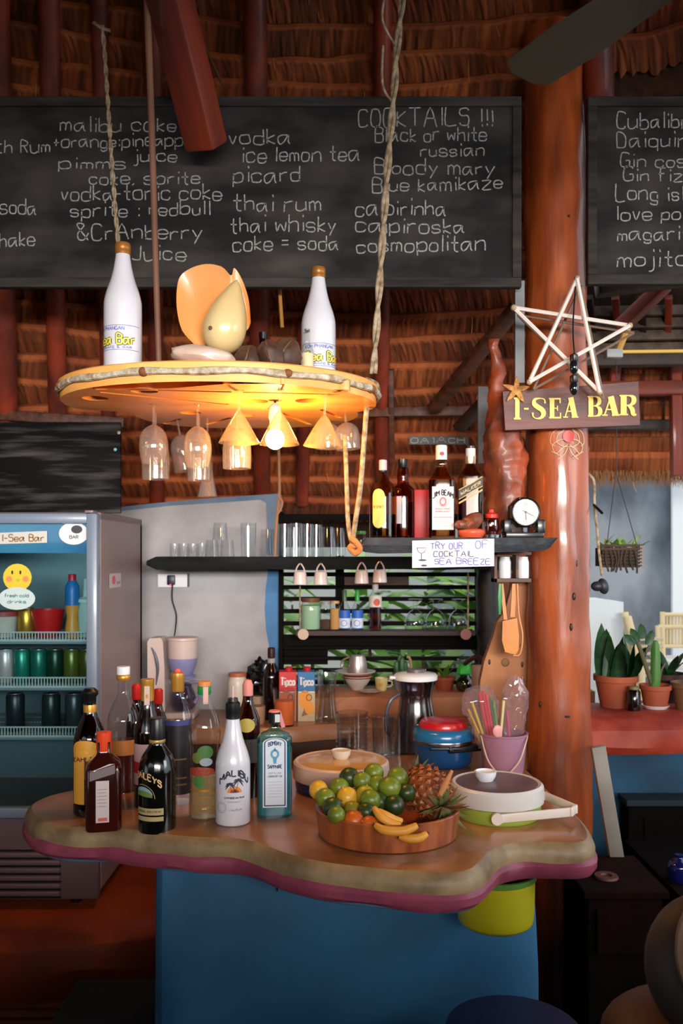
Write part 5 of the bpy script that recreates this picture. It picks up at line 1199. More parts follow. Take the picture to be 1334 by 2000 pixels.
# ================================================================ GLASSWARE BEHIND THE POTS
def vessel(name, label, cat, px, Y, z0, prof, m, group=None, n=28, x=None):
    g = G(); g.lathe(prof, n, cap=False); return single(name, g, m, label, cat, (X(px, Y) if x is None else x, Y, z0), group=group)
def tumbler(r0, r1, h, t_=.002): return [(0, .004), (r0-t_, .006), (r1-t_, h), (r1, h), (r0, 0), (0, 0)]
vessel('tumbler', 'clear tumbler standing at the far left behind the yellow lidded pot', 'glass', 747, 2.80, zc, tumbler(.030, .036, .135), GLASS3, 'clear tumblers behind the pots')
vessel('tumbler', 'clear tumbler touching the grey jug handle', 'glass', 778, 2.86, zc, tumbler(.030, .036, .125), GLASS3, 'clear tumblers behind the pots')
t = thing('glass_stack', 'clear ribbed glass jar behind the yellow lidded pot', 'jar', (X(688, 2.86), 2.86, zc))
g = G(); g.lathe(tumbler(.05, .052, .135), 28, cap=False); obj('jar_body', g, GLASS3, t)
for k in range(7): g = G(); g.lathe([(.0525, .02+.016*k), (.0545, .024+.016*k), (.0525, .028+.016*k)], 28, cap=False); obj('rib', g, GLASS2, t)
# grey jug
Y6 = 2.90
t = thing('plastic_jug', 'smoky grey plastic jug with white lid behind the blue pot', 'jug', (X(812, Y6), Y6, zc))
JG = glass('smoky_plastic', (150, 144, 156), .6, .15, .14)
g = G(); g.lathe(sm([(.070, 0), (.072, .02), (.062, .12), (.053, .175), (.055, .20), (.063, .235), (.066, .245)], 3), 30, cap=False); g.lathe([(0, .004), (.068, .005)], 30, cap=False); obj('jug_body', g, JG, t)
g = G(); g.lathe([(.064, .235), (.072, .238), (.073, .252), (.066, .258), (.03, .262), (0, .262)], 30); g.box(-.088, -.02, .24, -.06, .02, .25, bev=.003); obj('lid', g, WHITE, t)
g = G(); g.lathe([(.03, .262), (.028, .272), (0, .273)], 20); obj('lid_insert', g, C((90, 84, 88), .4), t)
g = G(); g.tube(catmull([(-.055, -.01, .19), (-.085, -.02, .17), (-.10, -.02, .12), (-.098, -.02, .07), (-.075, -.01, .05)], 5), .007, 8); obj('handle', g, C((74, 72, 84), .35), t)
# ================================================================ BACK COUNTER
zb0 = .95
# coffee maker
Yk = 3.52
t = thing('coffee_maker', 'white filter coffee maker with lilac lower funnel against the white wall', 'coffee maker', (X(335, Yk), Yk, zb0))
CW = mat('coffee_maker_white', (206, 186, 180), .4); LIL = mat('lilac_plastic', (134, 134, 178), .4)
def kx(px): return S(px-335, Yk)
def kz(py): return Z(py, Yk)-zb0
g = G(); g.panel([(kx(293), 0), (kx(326), 0), (kx(325), kz(1300)), (kx(322), kz(1252)), (kx(318), kz(1244)), (kx(297), kz(1245)), (kx(292), kz(1252))], -.04, .06); g.box(kx(293), -.07, 0, kx(385), .07, .025, bev=.006); obj('tank', g, CW, t, smooth=False)
g = G(); c_ = catmull([(kx(300), -.0415, kz(1262)), (kx(308), -.0415, kz(1280)), (kx(312), -.0415, kz(1305)), (kx(309), -.0415, kz(1335))], 5); g.tube(c_, [.001+.0065*math.sin(PI*min(1, (i+.6)/(len(c_)))) for i in range(len(c_))], 8); obj('water_gauge', g, C((92, 90, 108), .3), t)
g = G(); fx = kx(358); g.lathe(sm([(.030, kz(1316)), (.046, kz(1306)), (.056, kz(1292)), (.060, kz(1258)), (.061, kz(1250))], 3), 28, 0, T(fx, -.01, 0)); g.lathe([(.061, kz(1250)), (.064, kz(1249)), (.062, kz(1244)), (.02, kz(1242)), (0, kz(1242))], 28, 0, T(fx, -.01, 0)); obj('filter_funnel', g, CW, t)
g = G(); g.lathe(sm([(.034, kz(1318)), (.048, kz(1306.5)), (.0572, kz(1292)), (.059, kz(1284))], 3), 28, 0, T(fx, -.011, 0), cap=False); g.lathe([(.05, kz(1322)), (.054, kz(1318)), (.03, kz(1314))], 28, 0, T(fx, -.011, 0)); obj('funnel_base', g, LIL, t, label='lilac funnel base')
g = G(); g.lathe(sm([(.040, .03), (.052, .05), (.050, .09), (.036, .125), (.038, .135)], 3), 28, 0, T(fx, -.01, 0)); obj('carafe', g, glass('carafe_glass', (190, 184, 200), .8), t)
g = G(); g.tube(catmull([(fx+.03, -.02, .14), (fx+.065, -.03, .14), (fx+.075, -.03, .10), (fx+.05, -.03, .06)], 5), .007, 8); obj('carafe_handle', g, LIL, t)
# socket, plug, cable
t = thing('wall_socket', 'white double wall socket with dark plug under the long black shelf', 'socket', P(338, 1134, YW))
g = G(); g.box(S(-29, YW), -.014, S(-13, YW), S(29, YW), 0, S(13, YW), bev=.003); obj('face_plate', g, WHITE, t, smooth=False)
g = G(); g.box(S(29, YW), -.012, S(-12, YW), S(32, YW), 0, S(14, YW)); obj('side_edge', g, BLACK, t, smooth=False)
g = G(); g.box(S(-9, YW), -.035, S(-8, YW), S(6, YW), -.013, S(11, YW), bev=.004); obj('plug', g, C((28, 28, 60), .4), t)
g = G(); g.ball((.004, .003, .004), 8, 6, 0, T(S(-2, YW), -.036, S(-8, YW))); obj('indicator_light', g, mat('red_indicator', (255, 70, 60), .4, emit=2.), t)
g = G(); g.tube(catmull([P(337, 1140, YW-.03), P(336, 1170, YW-.02), P(344, 1200, YW-.02), P(343, 1225, YW-.05), P(340, 1246, YW-.09)], 6), .003, 6)
single('power_cable', g, BLACK, 'thin black cable hanging from the wall socket to coffee maker', 'cable')
def jar(label, px, Y, z0, r, h, bm_, lidm, lid_h=.014, content=None, name='storage_jar', cat='jar', group=None):
    t = thing(name, label, cat, (X(px, Y), Y, z0), group=group)
    g = G(); g.lathe(sm([(r*.92, 0), (r, .01), (r, h*.8), (r*.85, h*.95), (r*.82, h)], 3), 24); obj('jar_body', g, bm_, t)
    if lidm: g = G(); g.lathe([(r*.9, h), (r*.92, h+lid_h*.2), (r*.9, h+lid_h), (0, h+lid_h)], 24); obj('lid', g, lidm, t)
    if content: g = G(); g.lathe([(r*.88, .004), (r*.93, .01), (r*.93, h*content[1]), (0, h*content[1])], 20); obj('contents', g, content[0], t)
    return t
jar('white jar with flat orange brown lid left of the black bag', 464, 3.50, zb0, .040, .165, CREAM, C((176, 98, 60), .5))
g = G(); g.lathe(sm([(.028, 0), (.032, .01), (.034, .06), (.034, .07)], 2), 22); mg = single('mug', g, mat('tan_mug', (176, 138, 108), .4), 'small tan mug below the black bag behind the rum bottle', 'mug', (X(501, 3.36), 3.36, zb0))
g = G(); g.tube(catmull([(-.032, 0, .055), (-.05, 0, .05), (-.05, 0, .025), (-.033, 0, .015)], 4), .004, 6); obj('handle', g, bpy.data.materials['tan_mug'], mg)
g = G(); g.lathe(sm([(.03, 0), (.036, .04), (.038, .085)], 2), 22); single('mug', g, mat('tan_cup', (168, 140, 120), .4), 'taller beige cup directly beneath the black bag', 'mug', (X(503, 3.52), 3.52, zb0))
# black bag
g = G(); g.ball((.062, .045, .075), 28, 20, 0, None, wob=.5, seed=2, ws=3.2); single('black_bag', g, mat('black_shiny_bag', (10, 9, 11), .22, coat=.5), 'crumpled shiny black plastic bag in front of the white wall', 'bag', P(513, 1328, 3.54))
jar('dark jar supporting the black bag beside the orange juice glass', 516, 3.60, zb0, .038, .06, DKGL, None, name='dark_jar')
bottle('black slim wine bottle standing behind the juice cartons', 530, 3.46, zb0, .285, .036, NECK, DKGL, [('cap', [(.40, .86), (.42, .88), (.42, .985), (.3, 1.0), (0, 1.0)], C((50, 14, 20), .4))], None, [('neck_label', lambda g, R, H: g.dec(rect(-.5*R, .74*H, .5*R, .85*H, 6), cyl(R*.42, 0, 0), 0, .001), [C((150, 150, 150), .6)])])
# cartons
def carton(label, px, Y, hcol, bcol, icol, word):
    w_, d_, h_ = .068, .068, .205
    t = thing('juice_carton', label, 'carton', (X(px, Y), Y, zb0), 4, group='juice cartons on the back counter')
    g = G(); g.box(-w_/2, -d_/2, 0, w_/2, d_/2, h_*.58, bev=.002); obj('lower_body', g, C(bcol, .35), t, smooth=False)
    g = G(); g.box(-w_/2-.0002, -d_/2-.0002, h_*.58, w_/2+.0002, d_/2, h_*.95, bev=.002); obj('upper_body', g, C(hcol, .35), t, smooth=False)
    g = G(); g.lathe([(.014, 0), (.015, .012), (.012, .016), (0, .016)], 16, 0, T(.004, 0, h_*.95)); obj('cap', g, C((196, 26, 44), .4), t)
    g = G(); mp = flat((0, -d_/2-.0012, 0)); g.dec(text(word, 0, h_*.70, .028, width=w_*.78, wd=.006, align='c'), mp, 0, 0)
    g.dec(disc(-.006, h_*.42, .024, .036, 18), mp, 1, 0); g.dec(disc(.012, h_*.26, .020, .026, 18), mp, 1, .0003); g.dec([[(-.02, .02), (.03, .035), (.0, .075)]], mp, 2, .0002)
    g.dec(ring(.010, h_*.46, .01, .012, .003), mp, 3, .0006); g.dec(rect(-.030, h_*.555, .030, h_*.575), mp, 0, 0)
    obj('printed_front', g, [C((226, 220, 220), .5), C(icol, .5), C((140, 90, 60), .5), C((60, 60, 60), .5)], t, smooth=False)
carton('juice carton with red top half and Tipco lettering', 562, 3.44, (206, 30, 36), (206, 120, 110), (214, 104, 70), 'Tipco')
carton('juice carton with blue top half and Tipco lettering', 598, 3.44, (34, 110, 170), (196, 176, 140), (232, 150, 40), 'Tipco')
t = thing('glass_of_juice', 'wide clear glass two thirds full of orange juice', 'glass', (X(556, 3.335), 3.335, zb0))
g = G(); g.lathe([(0, .003), (.036, .004), (.043, .140), (.045, .140), (.038, 0), (0, 0)], 28, cap=False); obj('glass_body', g, GLASS2, t)
g = G(); g.lathe([(.0355, .005), (.0395, .095), (0, .095)], 28, cap=False); obj('juice', g, mat('orange_juice', (240, 110, 50), .4), t)
t = thing('glass_pitcher', 'clear glass pitcher with narrow base behind the yellow lidded pot', 'pitcher', (X(638, 3.40), 3.40, zb0))
g = G(); pf = sm([(.040, .004), (.044, .02), (.036, .08), (.034, .13), (.040, .185), (.043, .20)], 3); g.lathe([(0, .004)]+pf+[(r-.002, z) for r, z in pf[::-1]], 28, cap=False); obj('pitcher_body', g, GLASS3, t)
g = G(); g.tube(catmull([(.04, 0, .18), (.07, 0, .17), (.07, 0, .10), (.037, 0, .07)], 5), .0045, 8); obj('handle', g, GLASS2, t)

# ---- things on the window ledge
zl = 1.045; Yl = 3.60
def ld_(px, Y=Yl): return (X(px, Y), Y, zl)
BOWLP = [(0, .004), (.022, .0), (.026, .006), (.046, .03), (.058, .055), (.055, .055), (.043, .032), (.022, .010), (0, .009)]
g = G(); g.lathe(sm(BOWLP, 2), 28, cap=False); single('bowl', g, C((206, 192, 178), .35), 'cream bowl at the bottom of the small stack on window ledge', 'bowl', ld_(698))
g = G(); g.lathe([(0, 0), (.05, .0), (.062, .008), (.060, .012), (.04, .006), (0, .005)], 28, 0, T(0, 0, .056)); g.lathe([(.045, 0), (.062, .003), (.066, .007), (.06, .007), (0, .002)], 28, 0, T(0, 0, .048)); single('plate', g, C((150, 60, 44), .4), 'reddish brown saucer on top of the cream bowl', 'plate', ld_(698))
g = G(); g.lathe([(.048, .064), (.082, .074), (.085, .078), (.08, .079), (.046, .069), (0, .067)], 32); single('plate', g, C((220, 214, 206), .3), 'white plate tilted on the saucer of the small stack', 'plate', (X(694, Yl-.0), Yl, zl))
g = G(); g.lathe(sm([(.040, .071), (.040, .10), (.033, .135), (.028, .143), (0, .145)], 3), 28); mm = single('metal_cup', g, mat('brushed_steel', (190, 176, 170), .35, .8), 'upturned steel cup topping the small stack on window ledge', 'cup', ld_(698))
g = G(); g.tube(catmull([(-.037, 0, .085), (-.065, 0, .095), (-.062, 0, .12), (-.033, 0, .135)], 5), .004, 6); obj('handle', g, bpy.data.materials['brushed_steel'], mm)
t = thing('tea_cup', 'small cream and yellow tea cup with handle on window ledge', 'cup', ld_(745, 3.58))
g = G(); g.lathe(sm([(0, .002), (.018, 0), (.024, .02), (.027, .048), (.025, .048), (.020, .01), (0, .008)], 2), 24, cap=False); obj('cup_body', g, C((206, 190, 130), .4), t)
g = G(); g.tube(catmull([(.024, 0, .04), (.043, 0, .036), (.040, 0, .018), (.022, 0, .015)], 4), .003, 6); obj('handle', g, C((206, 190, 150), .4), t)
g = G(); g.dec(disc(-.004, .026, .010, .008, 12), cyl(.0255, 0, 0), 0, .001); obj('printed_flower', g, C((206, 150, 40), .5), t, smooth=False)
g = G(); g.lathe([(0, .0), (.03, 0), (.045, .006), (.043, .008), (0, .003)], 24); single('saucer', g, C((176, 150, 130), .4), 'small brown saucer left of the tea cup', 'saucer', ld_(722, 3.53))
# leafy pot plants on ledge
LEAFG = [mat('cactus_green', (40, 84, 38), .5, col2=(26, 58, 28), scale=12), mat('snake_leaf_green', (34, 74, 36), .4, col2=(20, 48, 26), scale=10, stretch=(1, 1, 4)), mat('fresh_leaf_green', (86, 130, 40), .5, col2=(56, 100, 30), scale=8), mat('pale_leaf_green', (168, 190, 96), .5, col2=(120, 156, 60), scale=8)]
TERRA = mat('terracotta', (176, 84, 50), .7, col2=(140, 62, 38), scale=6, bump=.15)
def potbody(t, r, h, m, rim=True, soil=True, saucer=None):
    g = G(); g.lathe([(r*.72, 0), (r*.95, h*.8), (r*1.04, h*.82), (r*1.05, h), (r*.93, h), (r*.9, h*.85), (0, h*.85)], 26); obj('pot_body', g, m, t)
    if saucer: g = G(); g.lathe([(0, -.004), (r*.6, -.004), (r*.92, .014), (r*.88, .015), (0, .002)], 26); obj('saucer', g, saucer, t)
def blade(L_, w_, bend=.0, twist_=0, n=7, cup=.3):
    vs = []; fs = []
    for i in range(n):
        s_ = i/(n-1); ww = w_*(math.sin(PI*min(1, .12+s_*.88))**.7)*.5+.0004; z = L_*s_; y = -bend*s_*s_*L_
        vs += [(-ww, y-ww*cup, z), (0, y, z), (ww, y-ww*cup, z)]
    for i in range(n-1): fs += [(3*i, 3*i+1, 3*i+4, 3*i+3), (3*i+1, 3*i+2, 3*i+5, 3*i+4)]
    g = G(); g.add(vs, fs); return g
def leaves(t, specs, m, base=(0, 0, 0), name='leaf'):
    for (L_, w_, b_, az, tilt, ox, oy) in specs:
        o = obj(name, blade(L_, w_, b_), m, t); o.matrix_local = T(base[0]+ox, base[1]+oy, base[2]) @ RZ(az) @ RX(tilt)
t = thing('potted_cactus', 'grey pot with dark green finger cactus on the window ledge', 'potted plant', ld_(783)); potbody(t, .036, .06, C((116, 122, 122), .6))
for (x, y, h_, r_) in ((-.015, 0, .075, .013), (.006, -.01, .09, .012), (.02, .006, .07, .011), (-.002, .012, .10, .011)):
    g = G(); g.lathe(sm([(r_*.8, 0), (r_, h_*.4), (r_*.8, h_*.85), (0, h_)], 3), 10, 0, T(x, y, .05), wob=.3); obj('cactus_stem', g, LEAFG[0], t)
g = G(); g.tube(catmull([(.03, 0, .05), (.042, 0, .09), (.036, 0, .13), (.024, 0, .135)], 4), .006, 8); obj('curved_stem', g, C((150, 120, 80), .6), t)
t = thing('metal_trivet', 'black shiny wire ornament standing on the window ledge', 'ornament', ld_(822))
for i in range(9):
    a = i*2*PI/9; g = G(); g.tube(catmull([(.028*math.cos(a), .02*math.sin(a), .003), (.034*math.cos(a), .025*math.sin(a), .03), (.012*math.cos(a), .01*math.sin(a), .055), (.02*math.cos(a+.5), .015*math.sin(a+.5), .085)], 4), .0042, 6); obj('wire_loop', g, C((16, 14, 18), .25, coat=.6), t)
t = thing('terracotta_planter', 'orange planter with small reddish plant on the window ledge', 'potted plant', ld_(868)); potbody(t, .045, .055, TERRA)
leaves(t, [(.07, .018, .3, a, 25, 0, 0) for a in (0, 70, 150, 220, 300)], LEAFG[2], (0, 0, .045))
t = thing('green_jug_plant', 'round clear jar with bright green stopper and leaves on the ledge right end', 'jar', ld_(908, 3.56))
g = G(); g.lathe(sm([(.02, 0), (.034, .012), (.036, .04), (.02, .066), (.018, .075)], 3), 22); obj('jar_body', g, glass('green_jar', (120, 130, 90), .6, .05, .12), t)
g = G(); g.lathe(sm([(.018, .068), (.03, .074), (.026, .10), (.012, .118), (0, .12)], 2), 14, wob=.4); obj('green_stopper', g, C((50, 190, 60), .4), t)
g = G(); g.lathe([(.022, .128), (.034, .130), (.034, .134), (0, .135)], 20); obj('metal_top', g, CHROME, t)
g = G(); g.tube(catmull([P(908, 1296, 3.5), P(930, 1283, 3.42), P(950, 1297, 3.38), P(960, 1335, 3.36), P(963, 1400, 3.36), P(960, 1416, 3.36)], 6), .010, 10)
single('curved_tap', g, mat('brown_tap', (70, 36, 24), .4), 'curved brown tap neck rising behind the bag of straws', 'tap')
g = G(); g.tube([P(936, 1300, 3.30), P(940, 1415, 3.30)], [.030, .034], 16); single('cement_stub', g, mat('pink_cement', (176, 146, 130), .7, bump=.2), 'pale pinkish round cement stub behind the bag of straws', 'stub')

# ---- hanging window shelf
Yh = 3.60
zh = Z(1230, Yh)
t = thing('hanging_shelf', 'dark narrow plank shelf hung on strings across the slatted window', 'shelf', (0, 0, 0))
g = G(); g.box(X(578, Yh), Yh-.045, zh-.022, X(925, Yh), Yh+.045, zh, bev=.003); obj('plank', g, DARKWOOD, t, smooth=False)
for px in (586, 914):
    g = G(); g.tube([P(px, 1118, Yh-.05), P(px, 1246, Yh-.05)], .0035, 6); obj('string', g, ROPE, t)
for px, c_, in ((592, (196, 170, 150)), (910, (150, 96, 84))):
    g = G(); g.lathe([(.005, -.004), (.022, -.004), (.023, 0), (.022, .004), (.005, .004)], 22, 0, T(X(px, Yh-.06), Yh-.056, Z(1239, Yh-.06)) @ RX(90)); g.ball((.005, .002, .005), 8, 6, 1, T(X(px, Yh-.06), Yh-.058, Z(1239, Yh-.06))); obj('round_stopper', g, [C(c_, .6), C((90, 60, 50), .6)], t)
jar('large jar of mint green powder with brown lid at left of the hanging window shelf', 607, Yh, zh, .042, .115, GLASS2, C((110, 56, 34), .6), .016, (C((150, 186, 156), .8), .88))
jar('jar half full of brown grounds on the hanging window shelf', 636, Yh, zh, .024, .105, GLASS2, C((150, 140, 140), .4), .01, (C((70, 44, 34), .8), .4))
jar('narrow jar of tan nuts with gold lid on the hanging window shelf', 654, Yh-.01, zh, .021, .11, GLASS2, C((196, 150, 84), .4), .01, (C((190, 140, 80), .8), .8))
def d_bl(g, R, H):
    mp = cyl(R, 0, 0); g.dec(rect(-1.4*R, .04*H, 1.4*R, .50*H, 12), mp, 0, .0006); g.dec(rect(-1.4*R, .06*H, 1.4*R, .30*H, 12), mp, 1, .001); g.dec(ring(-.1*R, .18*H, .5*R, .07*H, .0022), mp, 0, .0014)
for px, c_, lb in ((673, (60, 90, 60), 'blue labelled bottle with dark neck, left of the pair on the window shelf'), (698, (30, 150, 60), 'blue labelled bottle with bright green neck, right of the pair on the window shelf')):
    bottle(lb, px, Yh-.01, zh, .165, .0235, [(.95, 0), (1, .02), (1, .5), (.9, .56), (.55, .66), (.4, .72), (.36, .9)], GLASS, [('cap', [(.40, .72), (.40, .98), (.3, 1.0), (0, 1.0)], C(c_, .4))], None, [('paper_label', d_bl, [C((30, 90, 180), .5), C((200, 210, 226), .5)])], name='small_bottle')
bottle('clear bottle with red drink and white label, standing mid window shelf', 733, Yh-.01, zh, .192, .0265, [(.9, 0), (1, .03), (1, .3), (.96, .5), (1, .62), (.9, .72), (.5, .82), (.42, .86)], GLASS, [('cap', [(.46, .85), (.48, .86), (.48, .98), (0, 1.0)], C((200, 190, 186), .4))], (glass('red_drink', (190, 20, 28), .3, .1, .04), .48),
       [('paper_label', lambda g, R, H: (g.dec(rect(-1.3*R, .50*H, 1.3*R, .74*H, 12), cyl(R, 0, 0), 0, .0008), g.dec(disc(.2*R, .60*H, .5*R, .08*H, 14), cyl(R, 0, 0), 1, .0014)), [C((206, 196, 190), .6), C((190, 80, 60), .6)])], name='soda_bottle')
first = None
for i, px in enumerate((811, 851, 896)):
    lb = ['leftmost', 'middle', 'rightmost'][i]+' upturned clear brandy glass on the window shelf'
    if first is None:
        first = thing('brandy_glass', lb, 'glass', (X(px, Yh), Yh, zh), group='upturned brandy glasses on the window shelf')
        g = G(); pf = [(.040, 0), (.045, .02), (.043, .045), (.026, .072), (.012, .082)]; g.lathe(sm(pf, 3), 26, cap=False); g.lathe(sm([(r-.0015, z) for r, z in pf], 3), 26, cap=False); obj('bowl', g, GLASS2, first)
        g = G(); g.lathe(sm([(.012, .082), (.008, .1), (.013, .118)], 3), 16, cap=False); obj('stem', g, GLASS2, first)
        g = G(); g.lathe([(.013, .118), (.030, .124), (.030, .127), (0, .127)], 24, cap=False); obj('foot', g, GLASS2, first)
    else: dup(first, (X(px, Yh), Yh, zh), label=lb)
# cups hanging by their handles on hooks
Yq = 3.39
first = None
CUPW = mat('white_porcelain', (226, 208, 204), .3, coat=.3)
zq = Z(1121, Yq)
for i, (px, dy) in enumerate(((587, 0), (627, 0), (706, -2), (741, -4))):
    lb = ['leftmost small white cup hanging under the long black shelf', 'second small white cup from left hanging under the long black shelf', 'third small white cup hanging under the long black shelf', 'rightmost small white cup hanging under the long black shelf'][i]
    if first is None:
        first = thing('espresso_cup', lb, 'cup', (X(px, Yq), Yq-.03, Z(1141, Yq)), group='small white cups hung under the long shelf')
        g = G(); g.lathe(sm([(.027, 0), (.027, .01), (.025, .03), (.023, .046), (.018, .05), (0, .05)], 2), 24, cap=False); g.lathe([(.027, 0), (.0245, .001), (.023, .03), (.018, .044), (0, .046)], 24, cap=False); obj('cup_body', g, CUPW, first)
        g = G(); g.tube(catmull([(-.017, 0, .044), (-.014, 0, .062), (-.004, 0, .078), (.004, 0, .078), (.014, 0, .062), (.018, 0, .044)], 5), .0028, 7); obj('handle', g, CUPW, first)
        g = G(); g.tube(catmull([(0, .03, .084), (0, .0, .082), (0, 0, .074), (0, .008, .072)], 4), .0015, 5); obj('hook', g, C((60, 50, 40), .5), first)
    else: dup(first, (X(px, Yq), Yq-.03, Z(1141+dy, Yq)), label=lb)

# ---- glasses on the long shelf
zs = Z(1087, 3.4)
def gl_(label, px, Y, r0, r1, h, name='tumbler', group='glasses on the long black shelf', z=None):
    g = G(); g.lathe([(r0*.9, h-.007), (0, h-.007)], 24, cap=False); g.lathe([(r1, 0), (r0, h), (0, h)], 24, cap=False)
    return single(name, g, GLASS3, label, 'glass', (X(px, Y), Y, zs if z is None else z), group=group)
for i, px in enumerate((341, 359, 377, 395)): gl_(['first', 'second', 'third', 'fourth'][i]+' small upturned shot glass from the left end of long black shelf', px, 3.47, .018, .018, .052, 'shot_glass')
gl_('squat upturned glass under the one stacked on top, left', 414, 3.50, .024, .029, .066); gl_('squat upturned glass under the one stacked on top, right', 444, 3.50, .024, .029, .066)
gl_('upturned glass stacked on top of the two squat glasses', 430, 3.50, .026, .031, .068, z=zs+.0665)
gl_('tall straight glass with white base standing before the white wall', 485, 3.50, .032, .028, .135); gl_('short wide upturned glass beside the tall one at the blue border', 523, 3.48, .026, .034, .108)
for i, (px, Y, r0, r1, h) in enumerate(((556, 3.49, .026, .028, .13), (579, 3.54, .026, .028, .135), (600, 3.49, .026, .029, .13), (618, 3.56, .026, .030, .13), (640, 3.49, .027, .036, .118), (660, 3.55, .026, .033, .115), (574, 3.60, .026, .03, .12))):
    gl_(['leftmost upturned glass of those before the window', 'second upturned glass before the window, standing back', 'third upturned glass before the window', 'fourth upturned glass before the window, standing back', 'wide flared upturned glass before the window', 'last wide upturned glass beside the shelf ropes', 'rear upturned glass at the window left edge'][i], px, Y, r0, r1, h)
jar('small green capped bottle behind the rope at long shelf', 705, 3.50, zs, .022, .09, GLASS2, C((60, 150, 60), .4), .012, name='small_bottle', cat='bottle')
# ================================================================ LIQUOR SHELF
zL = ZL; Yv = 2.54
# gold bottle, flat oval
def d_sp(g, R, H):
    mp = cyl(R, -22, 0); w_ = .48*R
    for off, s_, i in ((.0006, 1.0, 0), (.0011, .9, 1)):
        g.dec(rect(-w_*s_, .22*H, w_*s_, .52*H, 6), mp, i, off); g.dec(disc(0, .52*H, w_*s_, .075*H*s_*1.3, 16, 0, 180), mp, i, off); g.dec(disc(0, .22*H, w_*s_, .075*H*s_*1.3, 16, 180, 360), mp, i, off)
    g.dec(text('REGENCY', 0, .375*H, .03*H, width=.78*R, wd=.0012, align='c'), mp, 2, .0016)
    for k in range(5): g.dec(rect(-.3*R, (.33-.03*k)*H, .3*R, (.33-.03*k)*H+.0006), mp, 2, .0016)
bottle('round shouldered amber bottle with tall yellow oval label at left end of liquor shelf', 748, Yv-.01, zL, .228, .040, [(.95, 0), (1, .02), (1, .5), (.96, .60), (.78, .68), (.45, .74), (.27, .80), (.24, .86)], glass('amber_spirit_glass', (222, 176, 110), .8, .04, .03),
       [('cap', [(.26, .86), (.30, .865), (.30, .99), (.2, 1.0), (0, 1.0)], C((196, 168, 170), .5)), ('neck_band', [(.27, .83), (.29, .835), (.29, .86)], BLACK)], (glass('amber_spirit', (110, 36, 14), .3, .1, .01), .30), [('paper_label', d_sp, [C((206, 176, 96), .6), C((232, 196, 104), .6), C((120, 90, 40), .6)])])
bottle('tall brown bottle with white side label and black cap behind the yellow labelled bottle', 787, 2.59, zL, .238, .036, [(.95, 0), (1, .02), (1, .52), (.9, .62), (.5, .68), (.5, .78), (.44, .86), (.36, .9)], glass('brown_spirit_glass', (190, 120, 72), .8, .04, .03),
       [('cap', [(.38, .88), (.40, .885), (.40, .99), (0, 1.0)], BLACK)], (mat('dark_rum', (44, 12, 8), .3), .45), [('paper_label', lambda g, R, H: g.dec(rect(-1.2*R, .18*H, .0*R, .52*H, 8), cyl(R, -10, 0), 0, .0008), [C((186, 180, 180), .6)])])
g = G(); g.box(-.026, -.02, 0, .026, .02, .145, bev=.002); single('red_carton', g, C((176, 22, 24), .45), 'plain red box standing between the brown bottle and the white labelled bourbon', 'box', (X(825, 2.60), 2.60, zL))
def d_jb(g, R, H):
    mp = flat((0, -R*1.0, 0))
    g.dec(rect(-.80*R, .085*H, .80*R, .545*H, 1), mp, 0, .0007)
    g.dec(text('JIM BEAM', 0, .455*H, .052*H, width=1.5*R, wd=.0030, align='c', arc=12), mp, 1, .0012)
    g.dec(disc(0, .385*H, .28*R, .05*H, 20), mp, 2, .0012); g.dec(disc(0, .385*H, .15*R, .027*H, 16), mp, 0, .0016); g.dec(ring(0, .385*H, .42*R, .05*H, .0010, 20, 150, 390), mp, 2, .0012)
    g.dec(text('KENTUCKY STRAIGHT', 0, .30*H, .014*H, width=1.1*R, wd=.0009, align='c'), mp, 2, .0012); g.dec(text('BOURBON WHISKEY', 0, .272*H, .014*H, width=1.1*R, wd=.0009, align='c'), mp, 2, .0012)
    g.dec(rect(-.7*R, .215*H, .7*R, .222*H, 8), mp, 2, .0012)
    for k in range(3): g.dec(rect(-.7*R, (.18-.025*k)*H, .7*R, (.18-.025*k)*H+.0006, 8), mp, 3, .0012)
bottle('square bourbon bottle with white JIM BEAM label and white cap', 862, Yv-.02, zL, .268, .0385, [(.94, 0), (1, .015), (1, .56), (.94, .62), (.62, .70), (.40, .76), (.38, .80), (.42, .84)], glass('bourbon_glass', (232, 190, 140), .8, .04, .02),
       [('cap', [(.40, .84), (.44, .845), (.44, .985), (.4, 1.0), (0, 1.0)], C((206, 208, 200), .45)), ('glass_ring', [(.42, .77), (.47, .79), (.47, .81), (.42, .83)], GLASS2)], (glass('bourbon', (150, 66, 22), .3, .1, .01), .62),
       [('paper_label', d_jb, [C((208, 200, 200), .6), C((34, 32, 36), .6), C((206, 110, 110), .6), C((150, 140, 150), .6)]), ('neck_seal', lambda g, R, H: (g.dec(disc(0, .905*H, .16*R, .022*H, 14), cyl(R*.44, 0, 0), 0, .001)), [C((150, 40, 50), .5)])], power=5.)
def d_jw(g, R, H):
    mp = flat((0, -R*1.0, 0)); g.dec([[(-.9*R, .42*H), (.9*R, .56*H), (.9*R, .64*H), (-.9*R, .50*H)]], mp, 0, .001); g.dec([[(-.9*R, .405*H), (.9*R, .545*H), (.9*R, .555*H), (-.9*R, .415*H)]], mp, 1, .0014); g.dec([[(-.9*R, .505*H), (.9*R, .645*H), (.9*R, .655*H), (-.9*R, .515*H)]], mp, 1, .0014)
    g.dec(text('WALKER', 0, .51*H, .035*H, width=1.5*R, wd=.0018, align='c', slope=.55), mp, 1, .0018); g.dec([[(-.9*R, .36*H), (.9*R, .5*H), (.9*R, .52*H), (-.9*R, .38*H)]], mp, 1, .001)
